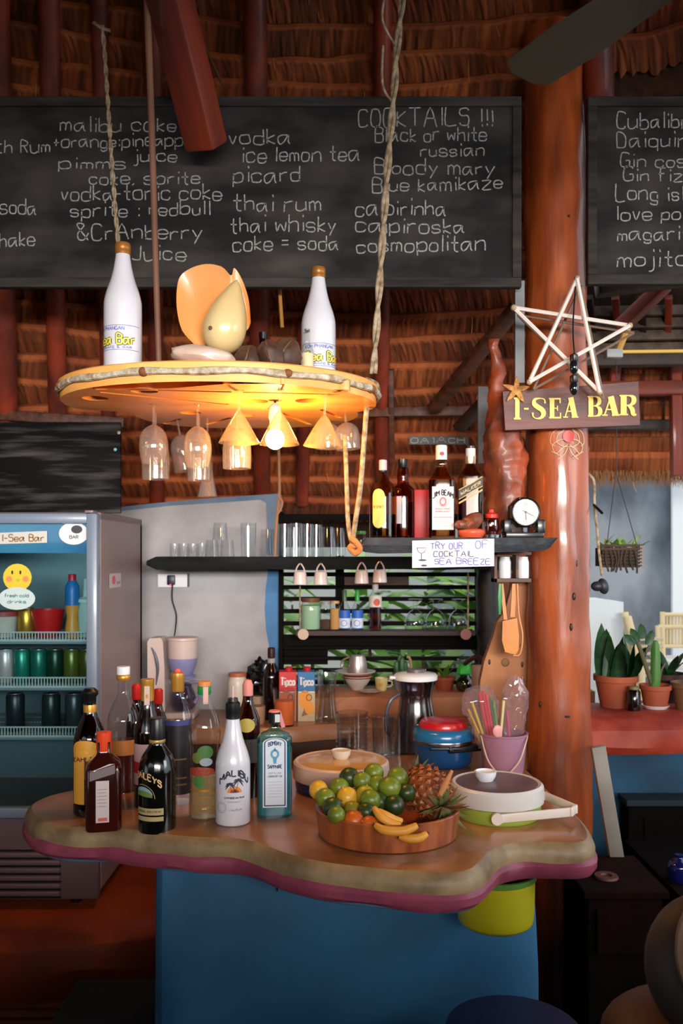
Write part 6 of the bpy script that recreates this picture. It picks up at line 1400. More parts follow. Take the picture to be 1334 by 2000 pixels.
bottle('square black labelled whisky bottle with slanting gold trimmed label beside the log', 919, Yv+.01, zL, .272, .0375, [(.95, 0), (1, .015), (1, .60), (.96, .66), (.7, .72), (.40, .77), (.34, .82), (.33, .88)], glass('whisky_glass', (216, 190, 150), .8, .04, .015),
       [('cap', [(.36, .86), (.38, .87), (.38, .99), (0, 1.0)], BLACK), ('tax_strip', [(.365, .80), (.385, .81), (.39, .96), (.385, .965)], C((200, 196, 190), .6))], (glass('whisky', (176, 84, 36), .3, .1, .01), .44), [('paper_label', d_jw, [C((24, 20, 20), .5), C((196, 156, 84), .5)])], power=5., rot=-8)
t = thing('coconut_bowl', 'brown half coconut bowl with orange base before the whisky bottle', 'bowl', (X(921, 2.475), 2.475, zL)); 
g = G(); g.lathe(sm([(.03, 0), (.038, .012), (.036, .022), (.02, .026)], 2), 24); obj('orange_base', g, C((196, 80, 50), .45), t)
g = G(); g.ball((.033, .03, .022), 22, 14, 0, T(.0, 0, .046) @ RY(-30), wob=.3, seed=2); g.ball((.022, .022, .014), 16, 10, 0, T(-.028, -.01, .036), wob=.4, seed=9); obj('shell', g, mat('brown_coral_shell', (132, 72, 50), .5, col2=(70, 36, 26), scale=30, bump=.4), t)
t = thing('small_candle_jar', 'small glass jar with red knob and silver foot beside the clock', 'jar', (X(960, 2.48), 2.48, zL))
g = G(); g.lathe([(.0, 0), (.026, 0), (.027, .008), (.018, .012), (0, .012)], 24); obj('silver_foot', g, CHROME, t)
g = G(); g.lathe(sm([(.016, .012), (.02, .02), (.021, .05), (.018, .056)], 2), 22); obj('jar_body', g, glass('pink_jar_glass', (226, 186, 176), .6, .06, .15), t)
g = G(); g.lathe([(.018, .056), (.019, .066), (.008, .072), (.007, .08), (0, .083)], 18); obj('red_knob', g, C((190, 44, 34), .4), t)
# clock
Yo = 2.49; t = thing('mantel_clock', 'small black mantel clock with round white dial at right end of the liquor shelf', 'clock', (X(1022, Yo), Yo, zL), 3)
CB = mat('black_clock_case', (14, 14, 18), .35, coat=.3)
g = G(); g.box(-.055, -.02, 0, .055, .03, .016, bev=.003); g.box(-.060, -.018, .014, -.036, .028, .052, bev=.004); g.box(.036, -.018, .014, .060, .028, .052, bev=.004); obj('base', g, CB, t)
g = G(); g.lathe([(0, .02), (.043, .02), (.046, .014), (.046, -.018), (.043, -.022), (.037, -.022), (.036, -.014), (0, -.014)], 8, 0, T(0, -.002, .072) @ RX(90) @ RZ(22.5) @ SCL(1, 1, -1)); obj('case', g, CB, t, smooth=False)
yf = -.027
g = G(); g.lathe([(.034, -.004), (.0405, -.002), (.042, .004), (.040, .008)], 36, 0, T(0, yf, .072) @ RX(90), cap=False); obj('bezel', g, CB, t)
g = G(); mp = flat((0, yf-.0005, .072)); g.dec(disc(0, 0, .036, .036, 36), mp, 0, 0)
for i in range(12):
    a = math.radians(30*i); g.dec(ribbon([(.029*math.sin(a), .029*math.cos(a)), (.033*math.sin(a), .033*math.cos(a))], .0012), mp, 1, .0004)
for s_, a in (('12', 0), ('6', 180)): g.dec(text(s_, .023*math.sin(math.radians(a)), .023*math.cos(math.radians(a))-.004, .007, wd=.0009, align='c'), mp, 1, .0004)
obj('dial', g, [C((214, 206, 192), .5), C((120, 112, 104), .5)], t, smooth=False)
g = G(); g.dec(ribbon([(-.001, .004), (.001, -.021)], [.0016, .0024]), mp, 0, .0012); g.dec(ribbon([(-.012, -.002 +.008), (0, 0), (.024, -.012)], [.0008, .002, .0012]), mp, 0, .0018); g.dec(disc(0, 0, .003), mp, 0, .002); g.dec(ribbon([(0, 0), (-.017, -.012)], .0006), mp, 0, .0015); obj('hands', g, C((20, 20, 24), .4), t, smooth=False)
# paper sign on the shelf edge
Yg = YL-.008; t = thing('paper_sign', 'hand written white paper sign taped to the front of liquor shelf', 'sign', P(805, 1108, Yg))
W_ = S(160, Yg); H_ = S(52, Yg); vs = []; n = 16
for i in range(n+1):
    u = W_*i/n; yy = -.0015*math.sin(i*.8)-.001; vs += [(u, yy, -.002+S(4, Yg)*i/n*.9), (u, yy-.0005, H_+S(4, Yg)*i/n), (u, yy+.0006, -.002+S(4, Yg)*i/n*.9), (u, yy+.0001, H_+S(4, Yg)*i/n)]
fs = []
for i in range(n): a = 4*i; fs += [(a, a+4, a+5, a+1), (a+2, a+3, a+7, a+6), (a+1, a+5, a+7, a+3), (a, a+2, a+6, a+4)]
g = G(); g.add(vs, fs); obj('paper', g, C((214, 208, 226), .6), t)
mp = flat((0, -.0032, 0)); PI_ = [C((70, 60, 150), .6), C((40, 34, 70), .6)]
g = G(); k = Yg/F
g.dec(text('TRY OUR', 36*k, 36*k, 12*k, width=62*k, wd=1.4*k, jit=.3), mp, 0, 0); g.dec(text('OF', 124*k, 37*k, 14*k, width=24*k, wd=1.1*k, jit=.3), mp, 0, 0)
g.dec(text('COCKTAIL', 42*k, 21*k, 10*k, width=78*k, wd=1.4*k, jit=.3), mp, 1, 0); g.dec(text('SEA BREEZE', 44*k, 6*k, 11*k, width=108*k, wd=1.3*k, jit=.3), mp, 0, 0)
obj('writing', g, PI_, t, smooth=False)
g = G(); g.dec(ribbon([(9*k, 38*k), (12*k, 30*k), (18*k, 27*k), (24*k, 30*k), (27*k, 38*k), (9*k, 38*k)], 1.3*k), mp, 0, 0); g.dec(ribbon([(18*k, 27*k), (18*k, 16*k)], 1.5*k), mp, 0, 0); g.dec(disc(20*k, 14*k, 8*k, 2*k), mp, 0, 0); g.dec(disc(23*k, 3.5*k, 6*k, 2*k), mp, 0, 0); obj('drawn_glass', g, C((60, 56, 80), .6), t, smooth=False)
# dark carved strip on the thatch
g = G(); Yd = 3.45; g.box(0, 0, 0, S(116, Yd), .01, S(16, Yd)); t2 = single('carved_strip', g, C((26, 24, 26), .5), 'small dark strip with pale marks hanging on the thatch above the bourbon', 'plaque', P(799, 868, Yd), smooth=False)
g = G(); g.dec(text('OA1ACH', S(4, Yd), S(3, Yd), S(10, Yd), width=S(104, Yd), wd=S(1.8, Yd), jit=.3), flat((0, 0, 0)), 0, .001); obj('pale_marks', g, C((120, 116, 112), .5), t2, smooth=False)

# jars on a small rack under the liquor shelf, right
t = thing('small_rack', 'narrow brown wooden rack under the right end of liquor shelf', 'rack', (0, 0, 0)); Yr = 2.70
for (a, b, c, d) in ((962, 1078, 1034, 1084), (962, 1129, 1034, 1137), (962, 1078, 968, 1137), (1004, 1084, 1009, 1129)):
    g = G(); g.box(X(a, Yr), Yr-.03, Z(d, Yr), X(c, Yr), Yr+.03, Z(b, Yr), bev=.001); obj('slat', g, BROWNWOOD, t, smooth=False)
for px, lb in ((985, 'left'), (1020, 'right')):
    g = G(); g.lathe([(.018, 0), (.019, .004), (.019, .05), (.016, .06), (.016, .066), (0, .066)], 20); single('small_jar', g, mat('frosted_white_jar', (214, 214, 216), .25) if px == 985 else bpy.data.materials['frosted_white_jar'], lb+' white jar in the narrow rack beside the post', 'jar', (X(px, Yr), Yr-.008, Z(1129, Yr)))
# ladles
Yw = 2.69
t = thing('wooden_ladle', 'wide yellow orange wooden scoop hanging in front of pale slab', 'scoop', P(993, 1140, Yw))
def lx(px): return S(px-993, Yw)
def lz(py): return Z(py, Yw)-Z(1140, Yw)
g = G(); g.panel([(lx(1000), lz(1140)), (lx(1009), lz(1140)), (lx(1005), lz(1205)), (lx(996), lz(1205))][::-1], -.005, .003); g.panel([(lx(976), lz(1140)), (lx(982), lz(1140)), (lx(990), lz(1210)), (lx(983), lz(1210))][::-1], -.008, -.002); obj('handle', g, mat('pale_ladle_wood', (206, 130, 66), .5), t, smooth=False)
g = G(); g.panel([(lx(979), lz(1212)), (lx(1007), lz(1206)), (lx(1011), lz(1240)), (lx(1010), lz(1268)), (lx(1004), lz(1277)), (lx(984), lz(1272)), (lx(978), lz(1250))][::-1], -.022, -.002); obj('scoop_head', g, mat('amber_wood', (214, 130, 30), .45, col2=(180, 98, 20), scale=6), t, smooth=False)
g = G(); g.tube(catmull([(lx(1009), -.01, lz(1140)), (lx(1012), -.01, lz(1200)), (lx(1019), -.012, lz(1240)), (lx(1014), -.012, lz(1276)), (lx(1000), -.012, lz(1279))], 4), .0035, 6); obj('rim_wire', g, C((200, 130, 70), .5), t)
g = G(); g.tube([P(977, 1140, Yw-.02), P(976, 1165, Yw-.02), P(976, 1200, Yw-.018)], [.005, .008, .004], 8, flat=.5); single('green_spatula', g, C((30, 120, 60), .4), 'narrow green spatula hanging beside the wooden scoop', 'spatula')
# ================================================================ SIGN, STAR, STARFISH, LIGHTS ON THE POST
Ysg = 2.60
t = thing('bar_sign', 'brown plank sign with raised yellow letters I-SEA BAR nailed to the post', 'sign', (0, 0, 0))
sp = [(982, 765), (1160, 752), (1247, 745), (1250, 830), (1150, 834), (987, 840)]
g = G(); g.panel([(X(a, Ysg), Z(b, Ysg)) for a, b in sp], Ysg, Ysg+.022); obj('board', g, mat('purple_brown_plank', (100, 44, 34), .5, col2=(66, 28, 24), scale=8, stretch=(.5, 3, 3), bump=.25), t, smooth=False)
def sgpt(u, v, off=0.):           # u,v in photo px
    return (X(u, Ysg), Ysg-.002-off, Z(v, Ysg))
LET = {  # each glyph: ribbons in a 0..1 x 0..1 box with widths
 'I': [([(.5, .03), (.5, .97)], .5), ([(.1, .04), (.9, .04)], .08), ([(.1, .96), (.9, .96)], .08)],
 'S': [([(.92, .74), (.86, .93), (.55, .98), (.2, .92), (.16, .72), (.42, .56), (.72, .42), (.80, .22), (.60, .05), (.28, .02), (.08, .12), (.05, .30)], [.12, .08, .07, .20, .32, .34, .34, .32, .18, .07, .09, .14])],
 'E': [([(.28, .0), (.28, 1.0)], .34), ([(.05, .04), (.95, .04)], .08), ([(.05, .96), (.92, .96)], .08), ([(.3, .5), (.68, .5)], .07), ([(.91, .0), (.91, .28)], .09), ([(.88, .74), (.88, 1.0)], .09), ([(.68, .38), (.68, .62)], .07)],
 'A': [([(.52, .98), (.80, .02)], .34), ([(.50, .92), (.16, .04)], .08), ([(.28, .32), (.66, .32)], .07), ([(.02, .04), (.34, .04)], .08), ([(.58, .04), (1.02, .04)], .08)],
 'B': [([(.26, .0), (.26, 1.0)], .34), ([(.02, .96), (.60, .96), (.84, .86), (.84, .66), (.62, .54), (.3, .52)], [.08, .08, .24, .26, .10, .06]), ([(.3, .52), (.66, .50), (.90, .36), (.88, .14), (.60, .04), (.02, .04)], [.06, .10, .28, .28, .09, .08])],
 'R': [([(.26, .0), (.26, 1.0)], .34), ([(.02, .96), (.58, .96), (.82, .86), (.82, .64), (.60, .50), (.3, .49)], [.08, .08, .26, .26, .10, .06]), ([(.52, .50), (.74, .30), (.80, .06), (.98, .04)], [.14, .26, .22, .08]), ([(.02, .04), (.5, .04)], .08)],
 '-': [([(.05, .5), (.95, .5)], .25)]}
YLW = mat('yellow_sign_paint', (228, 190, 84), .45)
for ch, a, b, y0, y1 in (('I', 1001, 1018, 777, 820), ('-', 1022, 1032, 792, 806), ('S', 1038, 1066, 778, 819), ('E', 1070, 1096, 778, 818), ('A', 1098, 1128, 776, 817), ('B', 1146, 1173, 774, 815), ('A', 1174, 1208, 774, 813), ('R', 1208, 1242, 772, 812)):
    g = G()
    ix = 0
    for pts, wd in LET[ch]:
        if len(pts) > 2:
            q = catmull([(p[0], p[1], (wd[i] if isinstance(wd, list) else wd)) for i, p in enumerate(pts)], 4); pp = [(a+(b-a)*p.x, y1-(y1-y0)*p.y) for p in q]; ww = [p.z*(b-a) for p in q]
        else: pp = [(a+(b-a)*p[0], y1-(y1-y0)*p[1]) for p in pts]; ww = wd*(b-a) if abs(pts[0][0]-pts[1][0]) < .5 else wd*(y1-y0)
        for q in ribbon(pp, ww):
            ix += 1; f = [sgpt(u, v, .004+.00006*ix) for u, v in q]; bk = [sgpt(u, v, -.001) for u, v in q]; g.add(f+bk, [(0, 1, 2, 3), (4, 7, 6, 5), (0, 4, 5, 1), (1, 5, 6, 2), (2, 6, 7, 3), (3, 7, 4, 0)])
    obj('letter', g, YLW, t, smooth=False)
# starfish on the sign
c_ = P(1008, 762, Ysg-.012); g = G(); vs = [(0, -.010, 0)]; n = 5
for i in range(50):
    a = 2*PI*i/50; k5 = (abs(((i/10) % 1)-.5)*2); r_ = S(9+19*k5**1.7, Ysg); vs.append((r_*math.sin(a), -.006+.004*k5, r_*math.cos(a)))
for i in range(50): a = 2*PI*i/50; k5 = (abs(((i/10) % 1)-.5)*2); r_ = S(9+19*k5**1.7, Ysg); vs.append((r_*math.sin(a), .006, r_*math.cos(a)))
fs = [(0, 1+(i+1) % 50, 1+i) for i in range(50)]+[(1+i, 1+(i+1) % 50, 51+(i+1) % 50, 51+i) for i in range(50)]+[tuple(51+i for i in range(50))]
g.add(vs, fs); sfo = single('starfish', g, mat('ochre_starfish', (206, 150, 76), .7, col2=(150, 96, 44), scale=90, bump=.6), 'dried ochre starfish fixed on the upper left corner of bar sign', 'starfish', c_); sfo.rotation_euler = (0, math.radians(4), 0)
# white star of sticks
Yt = 2.50
t = thing('star_ornament', 'large white five pointed star made of sticks hanging before the thick post', 'star', (0, 0, 0))
V = {'T': (1127, 544), 'L': (1003, 601), 'R': (1230, 636), 'BL': (1034, 746), 'BR': (1171, 766)}
STW = mat('white_stick', (220, 208, 200), .5)
for a, b, dy in (('T', 'BL', .0), ('T', 'BR', -.006), ('L', 'R', .006), ('L', 'BR', .002), ('BL', 'R', -.008)):
    g = G(); p0, p1 = P(*V[a], Yt+dy), P(*V[b], Yt+dy); g.tube([p0, p0.lerp(p1, .5), p1], .0060, 6); obj('stick', g, STW, t)
for k_ in V.values(): g = G(); g.ball((.009, .011, .009), 8, 6, 0, T(*P(k_[0], k_[1], Yt))); obj('joint', g, C((170, 150, 120), .7), t)
V2 = {k_: (v[0]+8, v[1]+14) for k_, v in V.items()}
for a, b in (('T', 'BL'), ('T', 'BR'), ('L', 'R'), ('L', 'BR'), ('BL', 'R')):
    g = G(); g.tube([P(*V2[a], Yt+.05), P(*V2[b], Yt+.05)], .004, 6); obj('back_stick', g, C((116, 92, 76), .7), t)
# two dark bulbs of a light string
for (px, py, r_, lb) in ((1121, 716, 11, 'upper dark light bulb hanging in front of the star'), (1121, 757, 10, 'lower dark light bulb hanging in front of the sign')):
    bt_ = thing('dark_bulb', lb, 'bulb', P(px, py, 2.44)); g = G(); g.ball((.013, .013, .022), 14, 10); obj('bulb_globe', g, mat('smoked_glass', (20, 20, 26), .1, coat=.7) if py == 716 else bpy.data.materials['smoked_glass'], bt_)
    g = G(); g.lathe([(.009, .012), (.012, .016), (.012, .032), (.006, .036)], 12); obj('socket', g, BLACK, bt_)
g = G(); g.tube(catmull([P(1124, 560, 2.49), P(1119, 640, 2.46), P(1122, 695, 2.44), P(1121, 735, 2.44)], 4), .0022, 6); single('lamp_wire', g, BLACK, 'thin black wire of the two dark bulbs on the star', 'wire')
# conduit with box right of star
t = thing('electric_conduit', 'yellow pipe with grey junction box right of the star', 'conduit', (0, 0, 0))
g = G(); g.tube([P(1215, 687, 3.0), P(1480, 684, 3.0)], .006, 8); obj('pipe', g, C((220, 180, 84), .5), t)
g = G(); p = P(1198, 690, 3.0); g.box(p.x-.028, p.y-.02, p.z-.018, p.x+.028, p.y+.02, p.z+.012, bev=.004); obj('junction_box', g, C((150, 156, 156), .5), t)
g = G(); g.tube([P(1208, 684, 3.0), P(1226, 640, 2.98)], .012, 8); obj('elbow', g, C((186, 140, 60), .5), t)

# ================================================================ RIGHT SIDE LEDGE
zR = 1.058; Yp = 3.08
def pr_(px, Y=Yp): return (X(px, Y), Y, zR)
t = thing('snake_plant', 'broad leaved snake plant in a long terracotta pot right of the post', 'potted plant', pr_(1203, 3.12)); potbody(t, .075, .115, TERRA)
for (L_, w_, b_, az, tl, ox) in ((.21, .055, .1, 10, -4, -.055), (.19, .06, .15, -30, -3, -.03), (.17, .05, .2, 40, 4, -.015), (.15, .075, .1, 0, 3, .012), (.17, .05, .4, -75, -8, .03), (.19, .055, .4, -95, -10, .03), (.16, .055, .3, -60, -6, .04), (.18, .05, .2, 60, -3, -.05)):
    o = obj('leaf', blade(L_, w_, b_), LEAFG[1], t); o.matrix_local = T(ox, 0, .09) @ RZ(az) @ RX(tl-8 if az < -50 else tl) @ (RY(38) if az < -50 else I4)
t = thing('black_jar', 'small black jar between the two terracotta pots', 'jar', pr_(1238, 3.02)); g = G(); g.lathe([(.02, 0), (.022, .01), (.022, .07), (.016, .078)], 20); obj('jar_body', g, DKGL, t); g = G(); g.lathe([(.018, .078), (.018, .088), (0, .09)], 16); obj('lid', g, C((120, 110, 70), .5), t)
t = thing('potted_cactus', 'upright cactus in round terracotta pot with white saucer', 'potted plant', pr_(1280, 3.04)); t.location.z += .006; potbody(t, .052, .085, TERRA, saucer=WHITE)
g = G(); g.lathe(sm([(.012, .06), (.017, .10), (.016, .2), (.010, .235), (0, .24)], 3), 10, wob=.15); obj('cactus_stem', g, mat('light_cactus', (70, 118, 50), .5), t)
for pts, r_ in ((([(-.01, 0, .08), (-.03, 0, .14), (-.05, 0, .20), (-.062, 0, .235)]), .008), (([(-.045, 0, .18), (-.02, 0, .22), (-.01, 0, .235)]), .006), (([(.01, 0, .06), (.02, 0, .13), (.035, 0, .16)]), .004)):
    g = G(); g.tube(catmull(pts, 4), r_, 8); obj('branch', g, mat('brown_green_branch', (84, 82, 50), .6) if r_ == .008 else bpy.data.materials['brown_green_branch'], t)
for (x, z, a) in ((-.062, .235, -30), (-.07, .225, -50), (-.03, .225, 20), (-.045, .245, -10)):
    o = obj('leaf', blade(.055, .03, .1), LEAFG[1], t); o.matrix_local = T(x, -.002, z) @ RY(a)
t = thing('round_planter', 'brown clay pot with thin upright leaves at the right edge', 'potted plant', pr_(1345, 3.04)); potbody(t, .058, .10, mat('brown_clay', (120, 84, 52), .7))
leaves(t, [(.18, .014, .1, 20, -4, -.01, 0), (.15, .012, .2, 80, -10, .01, 0), (.12, .012, .3, 200, -14, 0, 0)], LEAFG[2], (0, 0, .08))
t = thing('dark_planter', 'dark bushy pot plant behind the round cactus pot', 'potted plant', pr_(1305, 3.2)); potbody(t, .065, .11, C((60, 32, 24), .7))
leaves(t, [(.13, .03, .3, a, 28, 0, 0) for a in (0, 60, 120, 180, 240, 300)], LEAFG[1], (0, 0, .09))
# hanging planter
Yx = 3.35; t = thing('hanging_planter', 'slatted wooden box planter with pale leaves hanging right of the post', 'hanging planter', P(1212, 1112, Yx))
def hx(px): return S(px-1212, Yx)
def hz_(py): return Z(py, Yx)-Z(1112, Yx)
WK = mat('dark_bark_slat', (70, 50, 34), .8, col2=(44, 30, 22), scale=14, bump=.4)
for k in range(7): g = G(); z = hz_(1108-k*6.6); g.box(hx(1168)+.004*math.sin(k*2), -.045, z, hx(1246), -.035, z+.010); obj('slat', g, WK, t, smooth=False)
for k in range(7): g = G(); z = hz_(1108-k*6.6); g.box(hx(1241), -.05, z, hx(1249), .05, z+.005); obj('end_slat', g, C((140, 116, 84), .8), t, smooth=False)
g = G(); g.box(hx(1170), -.034, hz_(1106), hx(1240), .05, hz_(1070)); obj('soil_box', g, C((30, 22, 16), .9), t, smooth=False)
for i in range(30):
    o = obj('leaf', blade(.04+.03*random.random(), .014, .4), LEAFG[3 if i % 4 else 2], t); o.matrix_local = T(hx(1172+70*random.random()), random.uniform(-.03, .04), hz_(1072)) @ RZ(random.uniform(0, 360)) @ RX(random.uniform(10, 60))
for k in range(8): g = G(); x = hx(1175+8*k); g.tube(catmull([(x, -.05, hz_(1075)), (x+.01*math.sin(k), -.055, hz_(1095)), (x+.01*math.cos(k), -.054, hz_(1116+4*math.sin(k*3)))], 3), .004, 5); obj('trailing_stem', g, WK, t)
for a, b in ((1180, 1202), (1240, 1206)): g = G(); g.tube([(hx(a), -.03, hz_(1070)), (hx(b), 0, hz_(932))], .0018, 5); obj('chain', g, C((70, 66, 66), .5, metal=.6), t)
g = G(); g.tube([(hx(1204), 0, hz_(932)), (hx(1204), 0, 2.42-t.location.z)], .0018, 5); obj('chain', g, C((70, 66, 66), .5, metal=.6), t)
# pulley-like hanging dark lamp by the post
t = thing('hanging_float', 'dark round float hanging on a brown cord at the right edge of the post', 'float', P(1178, 1145, 2.80)); g = G(); g.ball((.017, .02, .026), 18, 12, 0, RY(-15)); g.ball((.022, .018, .016), 14, 10, 0, T(-.018, 0, .0)); obj('float_body', g, C((34, 36, 44), .5), t)
g = G(); q = P(1178, 1145, 2.80); g.tube(catmull([tuple(P(a, b, 2.80)-q) for a, b in ((1148, 925), (1160, 940), (1161, 985), (1166, 1030), (1170, 1080), (1176, 1125))], 4), .0045, 6); obj('cord', g, ROPE, t)
g = G(); g.tube([P(1160, 986, 2.8), P(1176, 1002, 2.74)], .0045, 7); single('black_peg', g, BLACK, 'short black peg sticking out of the post at right', 'peg')

# leaning board, low things in the dark at right
g = G(); g.box(-.021, -.012, 0, .021, .012, .36, bev=.002)
lb_ = single('leaning_board', g, mat('grey_white_board', (150, 142, 132), .6, col2=(120, 110, 100), scale=5), 'pale grey board leaning against the right side of the post', 'board'); lb_.matrix_world = T(*P(1206, 1688, 2.62)) @ RY(-9.5)
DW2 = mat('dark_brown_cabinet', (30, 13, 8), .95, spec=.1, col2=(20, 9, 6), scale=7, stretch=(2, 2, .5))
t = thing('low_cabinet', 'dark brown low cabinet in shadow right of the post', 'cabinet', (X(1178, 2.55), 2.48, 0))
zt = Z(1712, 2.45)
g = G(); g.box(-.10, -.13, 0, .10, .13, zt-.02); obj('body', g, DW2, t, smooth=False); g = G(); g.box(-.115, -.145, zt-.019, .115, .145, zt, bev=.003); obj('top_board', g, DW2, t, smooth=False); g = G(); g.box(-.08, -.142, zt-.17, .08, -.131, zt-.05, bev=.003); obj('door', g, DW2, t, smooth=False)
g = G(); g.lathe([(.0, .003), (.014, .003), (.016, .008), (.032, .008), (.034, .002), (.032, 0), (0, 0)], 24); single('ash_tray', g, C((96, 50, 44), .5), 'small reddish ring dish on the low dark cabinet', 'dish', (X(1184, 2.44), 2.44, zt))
t = thing('blue_bottle', 'small dark blue glossy bottle in shadow at right edge', 'bottle', (X(1326, 2.5), 2.5, zt-.03)); g = G(); g.lathe(sm([(.03, 0), (.034, .02), (.03, .05), (.012, .065), (.012, .075)], 3), 20); obj('glass_body', g, C((20, 24, 90), .12, coat=.8), t)
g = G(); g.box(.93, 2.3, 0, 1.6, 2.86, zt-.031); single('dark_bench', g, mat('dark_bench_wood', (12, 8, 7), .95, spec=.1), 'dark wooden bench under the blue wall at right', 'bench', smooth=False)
t = thing('dark_filler', 'dark cupboard added to darken the blue wall at right', 'filler', (X(1300, 2.8), 2.93, 0)); hh_ = Z(1562, 2.88); x0_ = X(1228, 2.88)-X(1300, 2.8)  # dark box put in to darken the lower part of the blue wall
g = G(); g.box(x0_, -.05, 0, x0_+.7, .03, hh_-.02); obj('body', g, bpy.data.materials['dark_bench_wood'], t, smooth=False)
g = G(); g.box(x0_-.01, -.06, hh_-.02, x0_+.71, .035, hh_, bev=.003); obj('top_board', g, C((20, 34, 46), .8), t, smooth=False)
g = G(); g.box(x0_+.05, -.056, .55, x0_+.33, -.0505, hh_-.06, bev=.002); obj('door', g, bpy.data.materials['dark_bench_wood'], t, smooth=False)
# tub chair cropped at right, close to viewer
t = thing('tub_chair', 'rounded orange brown seat back with pale rim cropped by right edge', 'chair', (.80, 1.35, 0))
def el(rx, rz, cx, cz, y0, y1, pw=2.0, n=40): return [(cx+rx*math.cos(2*PI*i/n), cz+rz*math.sin(2*PI*i/n)) for i in range(n)]
cxx = X(1396, 1.35)-.80; czz = Z(1836, 1.35)
g = G(); g.ball((.062, .035, .085), 30, 20, 0, T(cxx, -.03, czz)); obj('back_cushion', g, mat('orange_brown_leather', (124, 56, 26), .5), t)
g = G(); g.tube([(cxx+.066*math.cos(2*PI*i/40), -.028, czz+.09*math.sin(2*PI*i/40)) for i in range(40)], .007, 8, closed=True); obj('rim', g, C((120, 92, 74), .5), t)
g = G(); g.ball((.10, .09, .115), 30, 20, 0, T(cxx+.012, .05, czz-.065)); obj('shell', g, mat('grey_shell', (54, 44, 42), .6), t)
g = G(); g.ball((.16, .14, .07), 30, 16, 0, T(cxx+.01, .08, czz-.20)); obj('seat', g, mat('dark_red_seat', (70, 30, 16), .6), t)
for sx in (-1, 1):
    for sy in (-1, 1): g = G(); g.tube([(cxx+sx*.09, .08+sy*.08, czz-.2), (cxx+sx*.12, .08+sy*.1, 0)], .012, 8); obj('leg', g, DS, t)

# bucket under the counter, dark blue bin
t = thing('yellow_bucket', 'yellow green plastic bucket hanging under the right end of bar counter', 'bucket', (X(968, 2.06), 2.065, .722))
g = G(); g.lathe(sm([(0, 0), (.06, .002), (.083, .012), (.090, .03), (.093, .125)], 3), 32, cap=False); obj('bucket_body', g, mat('yellow_green_plastic', (196, 182, 26), .4), t)
g = G(); g.lathe([(.093, .118), (.097, .120), (.097, .132), (.09, .132)], 32, cap=False); obj('bucket_rim', g, mat('green_plastic', (90, 130, 50), .4), t)
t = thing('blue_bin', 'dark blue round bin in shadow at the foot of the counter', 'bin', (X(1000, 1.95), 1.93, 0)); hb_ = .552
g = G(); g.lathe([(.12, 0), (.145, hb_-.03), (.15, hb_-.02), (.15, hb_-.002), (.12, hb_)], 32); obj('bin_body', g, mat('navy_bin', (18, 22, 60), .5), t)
# ceiling fan
fh = P(1430, -130, 1.40); t = thing('ceiling_fan', 'dark olive ceiling fan blade reaching in from the top right', 'ceiling fan', fh)
FM = mat('olive_grey_blade', (62, 60, 50), .6)
g = G(); g.lathe([(0, -.05), (.05, -.045), (.07, -.02), (.07, .03), (.02, .045), (.012, .05), (.012, 1.2)], 24); obj('motor', g, C((60, 58, 50), .5), t)
tip = Vector((X(1020, 1.82), 1.82, 0))-Vector((fh.x, fh.y, 0)); a0 = math.degrees(math.atan2(tip.y, tip.x))
for k in range(3):
    g = G(); M = RZ(a0+120*k) @ RX(6); L_ = tip.length; pl_ = [(.06, -.02), (.12, -.045), (L_*.7, -.062), (L_-.02, -.058), (L_, -.03), (L_, .03), (L_-.02, .058), (L_*.7, .062), (.12, .045), (.06, .02)]
    g.prism(pl_, -.003, .003, 0, M); obj('fan_blade', g, FM, t)

# ================================================================ OUTSIDE
g = G(); g.box(.62, 6.2, -.05, X(1312, 6.2), 6.3, Z(905, 6.2)+.4); struct('wall_outside', g, mat('grey_stained_cement', (158, 164, 172), .85, col2=(84, 90, 100), scale=2.2, stretch=(1, 1, .6), bump=.1, detail=10, lo=.38, hi=.62), smooth=False)
g = G(); g.box(X(1150, 5.0), 5.0, -.02, X(1192, 5.0), 5.3, Z(1172, 5.0)); g.box(X(1150, 5.0), 5.01, -.02, X(1219, 5.0), 5.3, Z(1176, 5.0)); single('white_pillar', g, mat('white_masonry', (222, 228, 232), .8), 'low white masonry pillar outside behind the plants', 'pillar', smooth=False)
g = G(); g.box(X(1314, 5.6), 5.6, -.02, X(1500, 5.6), 5.63, Z(860, 5.6)); single('white_column', g, mat('bright_white_column', (236, 240, 244), .8), 'tall bright white column at the right edge outside', 'column', smooth=False)
BMB = mat('pale_bamboo', (226, 204, 160), .5)
t = thing('bamboo_chair', 'pale bamboo arm chair outside before the grey wall', 'chair', (X(1300, 5.2), 5.25, 0)); Yb_ = 5.25
def bx_(px): return X(px, Yb_)-X(1300, 5.2)
def bz(py): return Z(py, Yb_)
for a, b, c, d, r_ in ((1294, 1195, 1296, 1450, .016), (1285, 1222, 1287, 1450, .016), (1340, 1200, 1340, 1450, .016), (1294, 1200, 1345, 1200, .012), (1286, 1224, 1345, 1224, .014), (1286, 1262, 1345, 1262, .012)):
    g = G(); g.tube([(bx_(a), 0, bz(b)), (bx_(c), 0, max(bz(d), 0))], r_, 10); obj('bamboo_rail', g, BMB, t)
for px in range(1304, 1340, 6): g = G(); g.tube([(bx_(px), .01, bz(1202)), (bx_(px), .01, bz(1262))], .007, 8); obj('back_slat', g, BMB, t)
g = G(); g.box(bx_(1286), -.2, bz(1300), bx_(1345), .15, bz(1285), bev=.01); obj('seat', g, C((230, 226, 218), .8), t)
t = thing('bamboo_lounger', 'pale bamboo lounge chair outside beside the white pillar', 'chair', (X(1250, 4.8), 4.8, 0)); Yb_ = 4.8
def b2(px): return X(px, Yb_)-X(1250, 4.8)
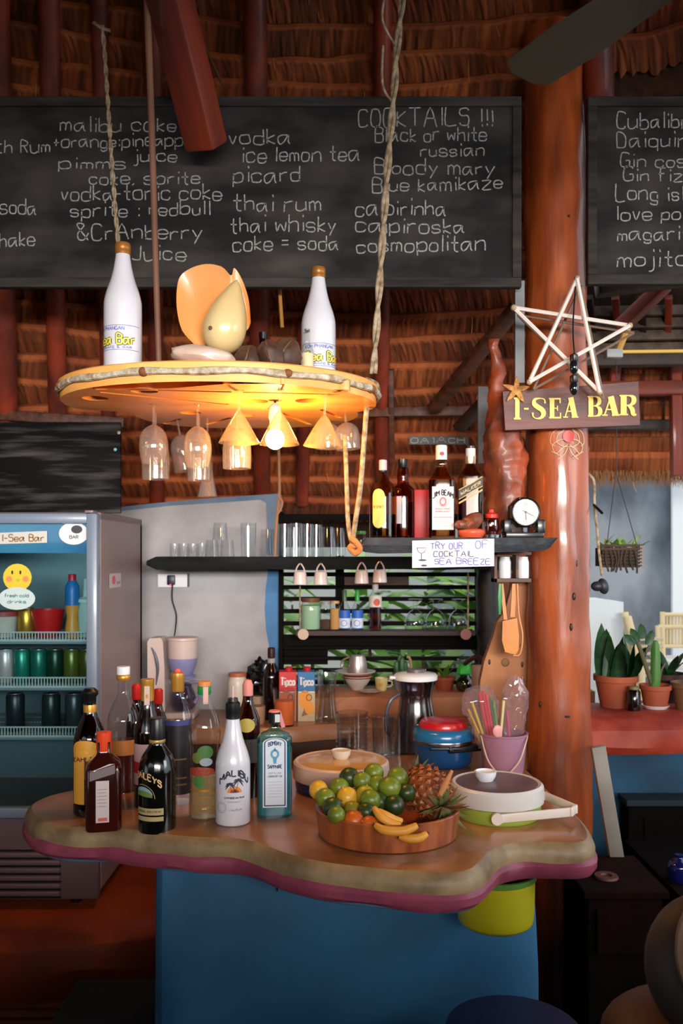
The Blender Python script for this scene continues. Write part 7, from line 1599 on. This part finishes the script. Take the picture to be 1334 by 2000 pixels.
g = G(); g.tube([(b2(1226), 0, bz(1205)), (b2(1240), -.1, bz(1300)), (b2(1246), -.1, 0)], .022, 10); obj('bamboo_rail', g, BMB, t)
g = G(); g.tube([(b2(1232), .1, bz(1198)), (b2(1244), .05, bz(1310)), (b2(1252), .05, 0)], .02, 10); obj('bamboo_rail', g, BMB, t)
for k in range(6): g = G(); g.box(b2(1244), -.05, bz(1250+k*14), b2(1290), .0, bz(1244+k*14), bev=.004); obj('seat_slat', g, C((206, 186, 160), .6), t)
# garden behind the slatted window
GM = [mat('garden_leaf', (120, 168, 60), .5, col2=(80, 130, 40), scale=5), mat('garden_leaf_light', (176, 206, 120), .5, col2=(130, 176, 70), scale=5), mat('garden_leaf_dark', (50, 96, 36), .5, col2=(34, 70, 28), scale=5)]
lfs = [obj('leaf', blade(.42, .09, .55, n=6), m_) for m_ in GM]
rnd = random.Random(3)
for i, (x, y) in enumerate(((-.45, 4.6), (-.15, 4.4), (.15, 4.7), (.42, 4.5), (.75, 4.6), (-.3, 5.3), (.1, 5.4), (.55, 5.3), (.95, 5.5), (-.7, 5.2), (.3, 5.9), (.8, 6.2))):
    nm = ['far left low', 'left nearest', 'middle', 'right nearest', 'far right near', 'left rear', 'middle rear', 'right rear', 'farthest right', 'outermost left', 'tallest rear', 'last rear right'][i]
    t = thing('garden_shrub', nm+' leafy green shrub outside the slatted window', 'shrub', (x, y, 0), group='green shrubs outside the window')
    g = G(); g.tube([(0, 0, 0), (.01, .01, .7), (0, 0, 1.3)], [.02, .015, .006], 7); obj('stem', g, C((80, 70, 40), .7), t)
    for k in range(26):
        src = lfs[rnd.choice((0, 0, 1, 2)) if True else 0]; o = src.copy(); COL.objects.link(o); o.parent = t
        o.matrix_local = T(rnd.uniform(-.03, .03), rnd.uniform(-.03, .03), rnd.uniform(.45, 1.5)) @ RZ(rnd.uniform(0, 360)) @ RX(rnd.uniform(20, 95)) @ SCL(1, 1, rnd.uniform(.6, 1.1))
for o in lfs: bpy.data.objects.remove(o)
g = G(); g.box(-3.2, 7.6, 0, 1.5, 7.7, 2.0); single('far_garden_wall', g, mat('pale_far_wall', (214, 214, 206), .9), 'pale garden wall far behind the shrubs', 'wall', smooth=False, kind='structure')

# ================================================================ pieces of pieces go under their part
NEST = {'lid_knob': 'lid', 'lid_top': 'lid', 'lid_insert': 'lid', 'indicator_light': 'plug', 'letter': 'board', 'chalk_word': 'board', 'carafe_handle': 'carafe', 'hands': 'dial',
        'bail_handle': 'bucket_body', 'water_gauge': 'tank', 'pourer': 'cap', 'paper_seal': 'foil', 'tax_strip': 'glass_body', 'hole': 'body_whorl', 'rope_tie': 'edge_rope', 'writing': 'paper',
        'drawn_glass': 'paper', 'recess': 'lower_board', 'bucket_rim': 'bucket_body', 'crack': 'base', 'side_edge': 'face_plate', 'carry_handle': 'base_band'}
bpy.context.view_layer.update()
for o in list(SC.objects):
    nm = o.name.split('.')[0]
    if nm in NEST and o.parent is not None:
        q = [c for c in o.parent.children if c.name.split('.')[0] == NEST[nm]]
        if q and q[0].matrix_basis == Matrix.Identity(4): o.parent = q[0]
